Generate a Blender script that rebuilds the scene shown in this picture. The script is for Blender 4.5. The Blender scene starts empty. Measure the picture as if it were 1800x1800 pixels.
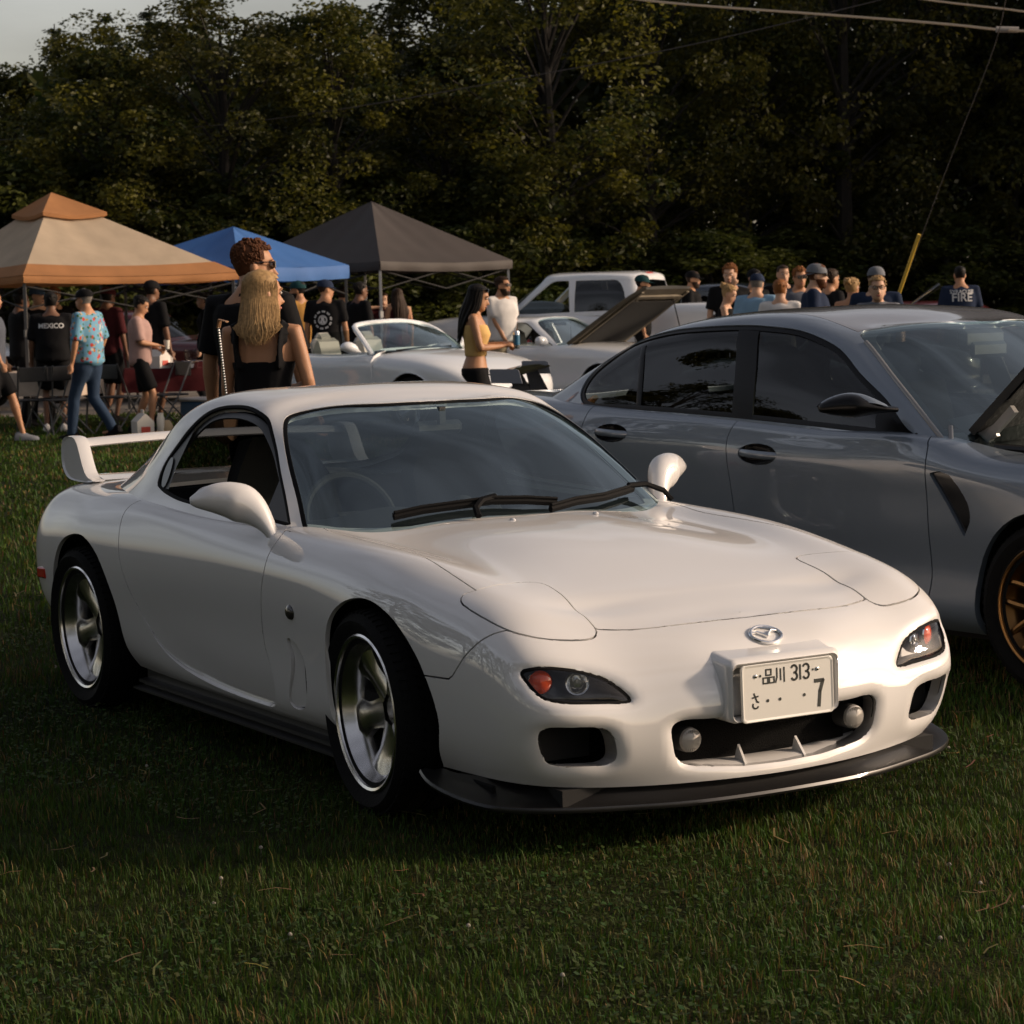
import bpy, bmesh, math, random
import numpy as np
from mathutils import Vector, Matrix, Quaternion
from mathutils.bvhtree import BVHTree
from mathutils.interpolate import poly_3d_calc
R = math.radians
random.seed(7)
rng = np.random.default_rng(7)
sc = bpy.context.scene
COL = sc.collection

# ---------------------------------------------------------------- camera
cam = bpy.data.cameras.new('camera')
cam_ob = bpy.data.objects.new('camera', cam)
COL.objects.link(cam_ob)
cam.sensor_width = 36.0
cam.lens = 4093.7 / 1800 * 36
cam.clip_start, cam.clip_end = 0.1, 3000
_d = Vector((-0.85262741, 0.51433212, -0.09213561))
_r = Vector((0.51822154, 0.85493394, -0.02311704))
_u = Vector((-0.06688002, 0.06745689, 0.99547809))
CP = Vector((6.2804672, -4.09952683, 1.57707018))
cam_ob.matrix_world = Matrix(((_r.x, _u.x, -_d.x, CP.x), (_r.y, _u.y, -_d.y, CP.y), (_r.z, _u.z, -_d.z, CP.z), (0, 0, 0, 1)))
cam.dof.use_dof = True
cam.dof.focus_distance = 7.3
cam.dof.aperture_fstop = 13.0
sc.camera = cam_ob
# ground frame of the view: depth (m away from the camera) and side (m to the right of the view axis)
VF = Vector((_d.x, _d.y, 0)).normalized()
VR = Vector((_r.x, _r.y, 0)).normalized()
def gp(depth, side, z=0.0):
    p = CP + VF * depth + VR * side
    return Vector((p.x, p.y, z))
VYAW = math.atan2(VF.y, VF.x)

# ---------------------------------------------------------------- sky and sun
SUN_EL, SUN_AZ = R(22), math.atan2(0.86, 0.50)   # low evening sun from the right of the view
w = bpy.data.worlds.new('World')
sc.world = w
w.use_nodes = True
nt = w.node_tree
sky = nt.nodes.new('ShaderNodeTexSky')
sky.sky_type = 'NISHITA'
sky.sun_disc = False
sky.sun_elevation = SUN_EL
sky.sun_rotation = math.pi / 2 - SUN_AZ
sky.air_density, sky.dust_density, sky.ozone_density = 1.0, 2.2, 1.0
bg = nt.nodes['Background']
tint = nt.nodes.new('ShaderNodeMix'); tint.data_type = 'RGBA'; tint.blend_type = 'MULTIPLY'
tint.inputs['Factor'].default_value = 1.0
tint.inputs['B'].default_value = (1.0, 0.87, 0.78, 1)
haze_ = nt.nodes.new('ShaderNodeHueSaturation')      # evening haze greys the sky evenly
haze_.inputs['Saturation'].default_value = 0.62
nt.links.new(sky.outputs[0], haze_.inputs['Color'])
nt.links.new(haze_.outputs[0], tint.inputs['A'])
# thin evening cloud: soft streaks over the whole sky
wtc = nt.nodes.new('ShaderNodeTexCoord'); wmp = nt.nodes.new('ShaderNodeMapping'); wmp.inputs['Scale'].default_value = (1.0, 1.0, 3.2)
wn = nt.nodes.new('ShaderNodeTexNoise'); wn.inputs['Scale'].default_value = 2.6; wn.inputs['Detail'].default_value = 7; wn.inputs['Distortion'].default_value = .6
wr = nt.nodes.new('ShaderNodeMapRange'); wr.inputs[1].default_value, wr.inputs[2].default_value, wr.inputs[3].default_value, wr.inputs[4].default_value = .36, .66, .78, 1.32
cl = nt.nodes.new('ShaderNodeVectorMath'); cl.operation = 'SCALE'
nt.links.new(wtc.outputs['Generated'], wmp.inputs[0]); nt.links.new(wmp.outputs[0], wn.inputs['Vector']); nt.links.new(wn.outputs['Fac'], wr.inputs[0])
nt.links.new(tint.outputs['Result'], cl.inputs[0]); nt.links.new(wr.outputs[0], cl.inputs['Scale'])
nt.links.new(cl.outputs[0], bg.inputs[0])
bg.inputs[1].default_value = 0.09
sl = bpy.data.lights.new('sun', 'SUN')
sl.energy, sl.angle, sl.color = 2.35, R(5.0), (1.0, 0.78, 0.58)
so = bpy.data.objects.new('sun', sl)
COL.objects.link(so)
_sd = Vector((math.cos(SUN_AZ) * math.cos(SUN_EL), math.sin(SUN_AZ) * math.cos(SUN_EL), math.sin(SUN_EL)))
so.rotation_euler = _sd.to_track_quat('Z', 'Y').to_euler()
sc.view_settings.view_transform = 'Standard'
sc.view_settings.look = 'None'
sc.view_settings.exposure = 0.70
sc.view_settings.gamma = 1.0
sc.view_settings.use_curve_mapping = False
sc.cycles.use_denoising = True
sc.cycles.max_bounces = 8
sc.cycles.transparent_max_bounces = 16
# ---------------------------------------------------------------- materials
MATS = {}
def mat(name, col, rough=0.5, metal=0.0, coat=0.0, coat_r=0.03, spec=0.5, noise=0.0, nscale=20.0, bump=0.0, bscale=60.0, trans=0.0, sheen=0.0, emit=None, col2=None, detail=6.0, coat_ior=1.5):
    if name in MATS:
        return MATS[name]
    m = bpy.data.materials.new(name)
    m.use_nodes = True
    n, l = m.node_tree.nodes, m.node_tree.links
    b = n['Principled BSDF']
    b.inputs['Base Color'].default_value = (*col, 1)
    b.inputs['Roughness'].default_value = rough
    b.inputs['Metallic'].default_value = metal
    b.inputs['Coat Weight'].default_value = coat
    b.inputs['Coat Roughness'].default_value = coat_r
    b.inputs['Coat IOR'].default_value = coat_ior
    b.inputs['Specular IOR Level'].default_value = spec
    b.inputs['Sheen Weight'].default_value = sheen
    if emit:
        b.inputs['Emission Color'].default_value = (*emit[0], 1)
        b.inputs['Emission Strength'].default_value = emit[1]
    if noise or bump:
        tc = n.new('ShaderNodeTexCoord')
    if noise:
        t = n.new('ShaderNodeTexNoise'); t.inputs['Scale'].default_value = nscale; t.inputs['Detail'].default_value = detail
        l.new(tc.outputs['Object'], t.inputs['Vector'])
        r = n.new('ShaderNodeValToRGB')
        c2 = col2 or tuple(c * (1 - noise) for c in col)
        r.color_ramp.elements[0].position, r.color_ramp.elements[1].position = 0.3, 0.7
        r.color_ramp.elements[0].color = (*c2, 1)
        r.color_ramp.elements[1].color = (*col, 1)
        l.new(t.outputs['Fac'], r.inputs[0]); l.new(r.outputs[0], b.inputs['Base Color'])
    if bump:
        t2 = n.new('ShaderNodeTexNoise'); t2.inputs['Scale'].default_value = bscale; t2.inputs['Detail'].default_value = 4
        l.new(tc.outputs['Object'], t2.inputs['Vector'])
        bp_ = n.new('ShaderNodeBump'); bp_.inputs['Strength'].default_value = bump; bp_.inputs['Distance'].default_value = 0.01
        l.new(t2.outputs['Fac'], bp_.inputs['Height']); l.new(bp_.outputs[0], b.inputs['Normal'])
    if trans:
        add_translucent(m, col, trans)
    MATS[name] = m
    return m
def add_translucent(m, col, f):
    n, l = m.node_tree.nodes, m.node_tree.links
    b = n['Principled BSDF']; o = n['Material Output']
    t = n.new('ShaderNodeBsdfTranslucent'); t.inputs[0].default_value = (*col, 1)
    if b.inputs['Base Color'].is_linked:
        l.new(b.inputs['Base Color'].links[0].from_socket, t.inputs[0])
    x = n.new('ShaderNodeMixShader'); x.inputs[0].default_value = f
    l.new(b.outputs[0], x.inputs[1]); l.new(t.outputs[0], x.inputs[2]); l.new(x.outputs[0], o.inputs[0])
def glass(name, tint, ior=1.5, rough=0.0, base=0.0, refl=(1, 1, 1)):
    """thin pane: clear tinted pass-through plus mirror reflection by Fresnel"""
    if name in MATS:
        return MATS[name]
    m = bpy.data.materials.new(name); m.use_nodes = True
    n, l = m.node_tree.nodes, m.node_tree.links
    n.remove(n['Principled BSDF'])
    t = n.new('ShaderNodeBsdfTransparent'); t.inputs[0].default_value = (*tint, 1)
    g = n.new('ShaderNodeBsdfGlossy'); g.inputs['Roughness'].default_value = rough; g.inputs[0].default_value = (*refl, 1)
    fr = n.new('ShaderNodeFresnel'); fr.inputs[0].default_value = ior
    # a pane seen from the inside mirrors like one seen from the outside
    geo = n.new('ShaderNodeNewGeometry')
    ad = n.new('ShaderNodeMath'); ad.operation = 'MULTIPLY_ADD'; ad.inputs[1].default_value = 1.0 - base; ad.inputs[2].default_value = base
    bf = n.new('ShaderNodeMath'); bf.operation = 'SUBTRACT'; bf.inputs[0].default_value = 1.0
    l.new(geo.outputs['Backfacing'], bf.inputs[1])
    mu = n.new('ShaderNodeMath'); mu.operation = 'MULTIPLY'
    x = n.new('ShaderNodeMixShader')
    l.new(fr.outputs[0], ad.inputs[0]); l.new(ad.outputs[0], mu.inputs[0]); l.new(bf.outputs[0], mu.inputs[1])
    l.new(mu.outputs[0], x.inputs[0]); l.new(t.outputs[0], x.inputs[1]); l.new(g.outputs[0], x.inputs[2])
    l.new(x.outputs[0], n['Material Output'].inputs[0])
    MATS[name] = m
    return m

# ---------------------------------------------------------------- objects
def tag(o, label=None, cat=None, group=None, kind=None):
    if label: o['label'] = label
    if cat: o['category'] = cat
    if group: o['group'] = group
    if kind: o['kind'] = kind
    return o
def thing(name, label, cat, loc=(0, 0, 0), rz=0.0, group=None):
    o = bpy.data.objects.new(name, None)
    o.empty_display_size = 0.2
    COL.objects.link(o)
    o.location = loc; o.rotation_euler = (0, 0, rz)
    return tag(o, label, cat, group)
def link(name, me, m=None, parent=None, loc=None, rot=None):
    o = bpy.data.objects.new(name, me)
    COL.objects.link(o)
    if m is not None:
        for mm in (m if isinstance(m, (list, tuple)) else [m]):
            me.materials.append(mm)
    if parent: o.parent = parent
    if loc is not None: o.location = loc
    if rot is not None: o.rotation_euler = rot
    return o
def mesh(name, V, F, m=None, parent=None, smooth=True, loc=None, rot=None, normals=None):
    me = bpy.data.meshes.new(name)
    me.from_pydata([tuple(map(float, v)) for v in V], [], [tuple(map(int, f)) for f in F])
    if smooth: me.shade_smooth()
    if normals is not None:
        me.normals_split_custom_set_from_vertices([tuple(map(float, q)) for q in normals])
    return link(name, me, m, parent, loc, rot)
def copy_tree(o, parent=None):
    c = o.copy(); COL.objects.link(c)
    if parent is not None: c.parent = parent
    for ch in list(o.children):
        copy_tree(ch, c)
    return c

class MB:
    """collects simple shapes as one mesh"""
    def __init__(s): s.V, s.F = [], []
    def add(s, V, F):
        k = len(s.V); s.V += [tuple(v) for v in V]; s.F += [tuple(i + k for i in f) for f in F]; return s
    def box(s, c, size, rot=None, bev=0.0):
        x, y, z = [q / 2 for q in size]
        if bev:
            b = min(bev, x * .98, y * .98, z * .98); V = []
            for sx in (-1, 1):
                for sy in (-1, 1):
                    for sz in (-1, 1):
                        V += [(sx * x, sy * (y - b), sz * (z - b)), (sx * (x - b), sy * y, sz * (z - b)), (sx * (x - b), sy * (y - b), sz * z)]
            bm = bmesh.new(); vs = [bm.verts.new(v) for v in V]
            r = bmesh.ops.convex_hull(bm, input=vs)
            bm.verts.index_update(); V = [v.co.copy() for v in bm.verts]; F = [[v.index for v in f.verts] for f in bm.faces]; bm.free()
        else:
            V = [(i * x, j * y, k * z) for i in (-1, 1) for j in (-1, 1) for k in (-1, 1)]
            F = [(0, 1, 3, 2), (4, 6, 7, 5), (0, 4, 5, 1), (2, 3, 7, 6), (0, 2, 6, 4), (1, 5, 7, 3)]
        if rot is not None:
            M = rot if isinstance(rot, Matrix) else Matrix.Rotation(rot, 3, 'Z')
            V = [M @ Vector(v) for v in V]
        return s.add([(v[0] + c[0], v[1] + c[1], v[2] + c[2]) for v in V], F)
    def tube(s, P, r, n=8, cap=True, flat=1.0, up=(0, 0, 1)):
        """swept tube through points P; r a number or list; flat squashes along the second axis"""
        P = [Vector(p) for p in P]; m = len(P)
        rr = r if hasattr(r, '__len__') else [r] * m
        V, F = [], []
        side = None
        for i, p in enumerate(P):
            t = (P[min(i + 1, m - 1)] - P[max(i - 1, 0)]).normalized()
            if side is None:
                a = Vector(up)
                if abs(t.dot(a)) > .95: a = Vector((1, 0, 0))
                side = t.cross(a).normalized()
            else:
                side = (side - t * side.dot(t)).normalized()
            b = side.cross(t)
            q = rr[i] if hasattr(rr[i], '__len__') else (rr[i], rr[i] * flat)
            for k in range(n):
                an = 2 * math.pi * k / n
                V.append(p + side * math.cos(an) * q[0] + b * math.sin(an) * q[1])
        for i in range(m - 1):
            for k in range(n):
                F.append((i * n + k, i * n + (k + 1) % n, (i + 1) * n + (k + 1) % n, (i + 1) * n + k))
        if cap:
            F.append(tuple(range(n - 1, -1, -1))); F.append(tuple((m - 1) * n + k for k in range(n)))
        return s.add(V, F)
    def lathe(s, prof, n=32, axis='Y', c=(0, 0, 0), close=False, a0=0.0, a1=2 * math.pi):
        """revolve (radius, along) profile about an axis through c"""
        full = abs(a1 - a0 - 2 * math.pi) < 1e-6
        k = n if full else n + 1
        V, F = [], []
        for i in range(k):
            a = a0 + (a1 - a0) * i / n
            for (q, h) in prof:
                ca, sa = q * math.cos(a), q * math.sin(a)
                V.append({'Y': (ca, h, sa), 'Z': (ca, sa, h), 'X': (h, ca, sa)}[axis])
        m = len(prof)
        for i in range(n):
            j = (i + 1) % k
            for p in range(m - 1 + (1 if close else 0)):
                p2 = (p + 1) % m
                F.append((i * m + p, j * m + p, j * m + p2, i * m + p2))
        return s.add([(v[0] + c[0], v[1] + c[1], v[2] + c[2]) for v in V], F)
    def ball(s, c, r, n=12, m=8):
        rx, ry, rz = r if hasattr(r, '__len__') else (r, r, r)
        V = [(c[0], c[1], c[2] + rz)]; F = []
        for i in range(1, m):
            t = math.pi * i / m
            for k in range(n):
                a = 2 * math.pi * k / n
                V.append((c[0] + rx * math.sin(t) * math.cos(a), c[1] + ry * math.sin(t) * math.sin(a), c[2] + rz * math.cos(t)))
        V.append((c[0], c[1], c[2] - rz))
        for k in range(n):
            F.append((0, 1 + k, 1 + (k + 1) % n)); F.append((len(V) - 1, 1 + (m - 2) * n + (k + 1) % n, 1 + (m - 2) * n + k))
        for i in range(m - 2):
            for k in range(n):
                F.append((1 + i * n + k, 1 + (i + 1) * n + k, 1 + (i + 1) * n + (k + 1) % n, 1 + i * n + (k + 1) % n))
        return s.add(V, F)
    def prism(s, poly, a, b, ax=2):
        """extrude a 2D polygon from a to b along axis ax (other two axes in order)"""
        def P(p, h):
            q = list(p); q.insert(ax, h); return tuple(q)
        n = len(poly)
        V = [P(p, a) for p in poly] + [P(p, b) for p in poly]
        F = [tuple(range(n - 1, -1, -1)), tuple(range(n, 2 * n))] + [(i, (i + 1) % n, n + (i + 1) % n, n + i) for i in range(n)]
        return s.add(V, F)
    def grid(s, G):
        r, c = len(G), len(G[0])
        return s.add([p for row in G for p in row], [(i * c + j, i * c + j + 1, (i + 1) * c + j + 1, (i + 1) * c + j) for i in range(r - 1) for j in range(c - 1)])
    def build(s, name, m, parent=None, smooth=True, loc=None, rot=None, fix=True, angle=35):
        me = bpy.data.meshes.new(name)
        me.from_pydata(s.V, [], s.F)
        if fix:
            bm = bmesh.new(); bm.from_mesh(me); bmesh.ops.recalc_face_normals(bm, faces=bm.faces); bm.to_mesh(me); bm.free()
        if smooth:
            me.shade_smooth()
            try: me.set_sharp_from_angle(angle=R(angle))
            except Exception: pass
        return link(name, me, m, parent, loc, rot)

# ---------------------------------------------------------------- smooth panels from control nets
def spl(t, P, q):
    """natural cubic spline through P (n,k) at knots t, sampled at q"""
    n = len(t); h = np.diff(t); A = np.eye(n); B = np.zeros_like(P)
    for i in range(1, n - 1):
        A[i, i - 1], A[i, i], A[i, i + 1] = h[i - 1], 2 * (h[i - 1] + h[i]), h[i]
        B[i] = 6 * ((P[i + 1] - P[i]) / h[i] - (P[i] - P[i - 1]) / h[i - 1])
    M = np.linalg.solve(A, B)
    i = np.clip(np.searchsorted(t, q, 'right') - 1, 0, n - 2)
    a = (t[i + 1] - q)[:, None]; b = (q - t[i])[:, None]; H = h[i][:, None]
    return M[i] * a**3 / (6 * H) + M[i + 1] * b**3 / (6 * H) + (P[i] / H - M[i] * H / 6) * a + (P[i + 1] / H - M[i + 1] * H / 6) * b
def net(G, nu, nv, mir_u=(False, False), mir_v=(False, False), pw=0.6):
    """G[row][col] control points -> dense (nv, nu, 3) array; mir_* mirror the net in y past that end so it stays smooth at the centre line"""
    G = np.array(G, float)
    def ext(G, ax, m):
        G = np.moveaxis(G, ax, 0); fl = np.array([1, -1, 1.0]); n0 = 0
        if m[0]: G = np.concatenate([G[2:0:-1] * fl, G]); n0 = 2
        n = len(G)
        if m[1]: G = np.concatenate([G, G[-2:-4:-1] * fl])
        return G, n0, n - 1
    def samp(G, ax, m, k):
        E, a, b = ext(G, ax, m)
        d = np.linalg.norm(np.diff(E, axis=0), axis=-1) ** pw
        t = np.concatenate([[0], np.cumsum(d.mean(1) + 1e-6)])
        q = np.linspace(t[a], t[b], k)
        # even out the spacing along the curve
        S = spl(t, E.reshape(len(E), -1), q).reshape(k, E.shape[1], 3)
        L = np.linalg.norm(np.diff(S, axis=0), axis=-1).mean(1); L = np.concatenate([[0], np.cumsum(L)])
        q = np.interp(np.linspace(0, L[-1], k), L, q)
        return np.moveaxis(spl(t, E.reshape(len(E), -1), q).reshape(k, E.shape[1], 3), 0, ax)
    return samp(samp(G, 1, mir_u, nu), 0, mir_v, nv)
def curve(P, n, pw=0.6, closed=False):
    P = np.array(P, float)
    if closed: P = np.concatenate([P[-3:], P, P[:3]])
    t = np.concatenate([[0], np.cumsum(np.linalg.norm(np.diff(P, axis=0), axis=1) ** pw + 1e-9)])
    q = np.linspace(t[3], t[-3], n + 1)[:-1] if closed else np.linspace(t[0], t[-1], n)
    return spl(t, P, q)
def inpoly(p, poly):
    x, y = p; c = False; n = len(poly); j = n - 1
    for i in range(n):
        xi, yi = poly[i]; xj, yj = poly[j]
        if (yi > y) != (yj > y) and x < (xj - xi) * (y - yi) / (yj - yi) + xi: c = not c
        j = i
    return c
def smoothpoly(P, n=48):
    return [tuple(p) for p in curve(P, n, closed=True)]

class Skin:
    """a dense smooth surface that can be cut along outlines and split into panels"""
    def __init__(s, V):
        nv, nu = V.shape[:2]
        s.bm = bmesh.new()
        s.lay = s.bm.faces.layers.int.new('panel')
        vs = [[s.bm.verts.new(V[j, i]) for i in range(nu)] for j in range(nv)]
        for j in range(nv - 1):
            for i in range(nu - 1):
                q = []
                for v in (vs[j][i], vs[j][i + 1], vs[j + 1][i + 1], vs[j + 1][i]):
                    if not q or (v.co - q[-1].co).length > 1e-5: q.append(v)
                if len(q) > 2:
                    try: s.bm.faces.new(q)
                    except ValueError: pass
        s.bm.normal_update()
        s.bvh = BVHTree.FromBMesh(s.bm)
        s.bm.faces.ensure_lookup_table(); s.bm.verts.index_update()
        s.fv = [[v.co.copy() for v in f.verts] for f in s.bm.faces]
        s.fn = [[v.normal.copy() for v in f.verts] for f in s.bm.faces]
        s.ids = {}
        s.nc = {}
    def normal(s, p):
        co, n, i, dd = s.bvh.find_nearest(p)
        if i is None: return Vector((0, 0, 1))
        vs, ns = s.fv[i], s.fn[i]
        w = poly_3d_calc(vs, co)
        r = Vector((0, 0, 0))
        for a, b in zip(w, ns): r += b * a
        return r.normalized() if r.length > 1e-6 else n
    def drop(s, p, ax, sign=1):
        """put a point given in two coordinates on the skin, looking along axis ax"""
        o = Vector(p); o[ax] = 5.0 * sign; d = Vector((0, 0, 0)); d[ax] = -sign
        for e in ((0, 0), (1e-3, -1e-3), (-1e-3, -2e-3), (2e-3, -4e-3), (-4e-3, 4e-3), (8e-3, -8e-3), (-.015, -.01)):
            q = o.copy(); q[(ax + 1) % 3] += e[0]; q[(ax + 2) % 3] += e[1]
            h = s.bvh.ray_cast(q, d)
            if h[0]: return h[0]
        return s.bvh.find_nearest(Vector(p) if ax != 2 else Vector((p[0], p[1], 1.2)))[0]
    def cut(s, poly, ax, label, only=None, where=None):
        """cut along a 2D outline seen along axis ax and mark the faces inside it"""
        i, j = [k for k in range(3) if k != ax]
        lid = s.ids.setdefault(label, len(s.ids) + 1)
        x0, x1 = min(p[0] for p in poly) - .01, max(p[0] for p in poly) + .01
        y0, y1 = min(p[1] for p in poly) - .01, max(p[1] for p in poly) + .01
        oid = None if only is None else [s.ids.get(o, 0) for o in (only if isinstance(only, (list, tuple)) else [only])]
        def cand():
            L = []
            for f in s.bm.faces:
                if oid is not None and f[s.lay] not in oid: continue
                c = f.verts[0].co
                if c[i] < x0 - .1 or c[i] > x1 + .1 or c[j] < y0 - .1 or c[j] > y1 + .1: continue
                if where and not where(f.calc_center_median(), f.normal): continue
                L.append(f)
            return L
        faces = cand()
        live = set(faces)
        n = len(poly)
        for k in range(n):
            a, b = poly[k], poly[(k + 1) % n]
            d = Vector((b[0] - a[0], b[1] - a[1]))
            if d.length < 1e-6: continue
            no = Vector((0, 0, 0)); no[i], no[j] = -d.y, d.x
            co = Vector((0, 0, 0)); co[i], co[j] = a[0], a[1]
            bx0, bx1 = min(a[0], b[0]), max(a[0], b[0]); by0, by1 = min(a[1], b[1]), max(a[1], b[1])
            sel = []
            for f in live:
                ci = [v.co[i] for v in f.verts]
                if max(ci) < bx0 or min(ci) > bx1: continue
                cj = [v.co[j] for v in f.verts]
                if max(cj) < by0 or min(cj) > by1: continue
                sel.append(f)
            if not sel: continue
            geom = set(sel)
            for f in sel: geom.update(f.verts); geom.update(f.edges)
            r = bmesh.ops.bisect_plane(s.bm, geom=list(geom), dist=1e-5, plane_co=co, plane_no=no.normalized())
            live.difference_update(sel)
            live.update(g for g in r['geom'] if isinstance(g, bmesh.types.BMFace) and g.is_valid)
            live.update(f for f in sel if f.is_valid)
        for f in live:
            if not f.is_valid: continue
            c = f.calc_center_median()
            if inpoly((c[i], c[j]), poly): f[s.lay] = lid
        return s
    def mark(s, label, test, only=0):
        lid = s.ids.setdefault(label, len(s.ids) + 1)
        for f in s.bm.faces:
            if f[s.lay] == only and test(f.calc_center_median()): f[s.lay] = lid
        return s
    def clean(s, d=0.0012):
        s.nc = {}
        bmesh.ops.remove_doubles(s.bm, verts=s.bm.verts, dist=d)
        bmesh.ops.dissolve_degenerate(s.bm, edges=s.bm.edges, dist=1e-5)
        s.bm.normal_update()
    def panel(s, name, m, parent, labels=None, gap=0.0033, flange=0.02, mirror=False, both=False, disp=None, keep=None, off=0.0, raw=False, ftest=None, fdir=None):
        """turn the faces of some labels into a panel with recessed edges. mirror: reflect in y; both: this half and its reflection in one mesh"""
        want = {s.ids.get(q, -1) if q else 0 for q in (labels if isinstance(labels, (list, tuple)) else [labels])}
        fs = [f for f in s.bm.faces if f[s.lay] in want and (ftest is None or ftest(f.calc_center_median()))]
        if not fs: return None
        idx, V, N, F = {}, [], [], []
        for f in fs:
            q = []
            for v in f.verts:
                if v not in idx:
                    idx[v] = len(V); V.append(v.co.copy())
                q.append(idx[v])
            F.append(q)
        src = list(idx.keys())
        N = []
        for v in src:
            q = s.nc.get(v)
            if q is None: q = s.nc[v] = (v.normal.copy() if raw else s.normal(v.co))
            N.append(q)
        N = [q.copy() for q in N]
        if disp:
            old = [v.copy() for v in V]
            for k in range(len(V)): V[k] = disp(old[k], N[k])
            # refresh normals of a displaced panel from its own faces, keep the rest
            me = bpy.data.meshes.new('t'); me.from_pydata(V, [], F); me.update()
            N = [Vector(q.vector) for q in me.vertex_normals]; bpy.data.meshes.remove(me)
        if off:
            V = [v + n * off for v, n in zip(V, N)]
        cnt = {}
        for f in F:
            for a, b in zip(f, f[1:] + f[:1]): cnt[(a, b)] = cnt.get((a, b), 0) + 1
        bnd = [(a, b) for (a, b) in cnt if (b, a) not in cnt]
        bnd = [(a, b) for a, b in bnd if not (abs(V[a].y) < 1e-4 and abs(V[b].y) < 1e-4)]
        if keep: bnd = [(a, b) for a, b in bnd if not (keep(V[a]) and keep(V[b]))]
        inw = {}
        for a, b in bnd:
            d = (V[b] - V[a])
            if d.length < 1e-7: continue
            n = (N[a] + N[b]) * .5
            w_ = n.cross(d.normalized())
            for k in (a, b): inw[k] = inw.get(k, Vector((0, 0, 0))) + w_ * d.length
        mv = {}
        for k, w_ in inw.items():
            w_ = w_.normalized() if w_.length > 1e-9 else w_
            mv[k] = w_
            V[k] = V[k] + w_ * gap
            if abs(V[k].y) < gap * 1.5 and abs(src[k].co.y) < 1e-4: V[k].y = 0
        if flange:
            fl = {}
            for k, w_ in mv.items():
                fl[k] = len(V); V.append(V[k].copy()); V.append(V[k] + (Vector(fdir) if fdir and V[k].x > .8 else -N[k]) * flange); N.append(-w_); N.append(-w_)
            for a, b in bnd:
                if a in fl and b in fl: F.append([fl[b], fl[a], fl[a] + 1, fl[b] + 1])
        if mirror or both:
            MV = [Vector((v.x, -v.y, v.z)) for v in V]; MN = [Vector((q.x, -q.y, q.z)) for q in N]
            if mirror: V, N, F = MV, MN, [f[::-1] for f in F]
            else:
                k = len(V); F = F + [[i + k for i in f[::-1]] for f in F]; V = V + MV; N = N + MN
                # weld along the centre line
                cen = {}
                rm = {}
                for i, v in enumerate(V):
                    if abs(v.y) < 1e-4:
                        key = (round(v.x, 4), round(v.z, 4), i % k)
                        if key in cen: rm[i] = cen[key]
                        else: cen[key] = i
                F = [[rm.get(i, i) for i in f] for f in F]
                for i in list(cen.values()): N[i] = Vector((N[i].x, 0, N[i].z)).normalized() if N[i].length else N[i]
        return mesh(name, V, F, m, parent, normals=N)
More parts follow.
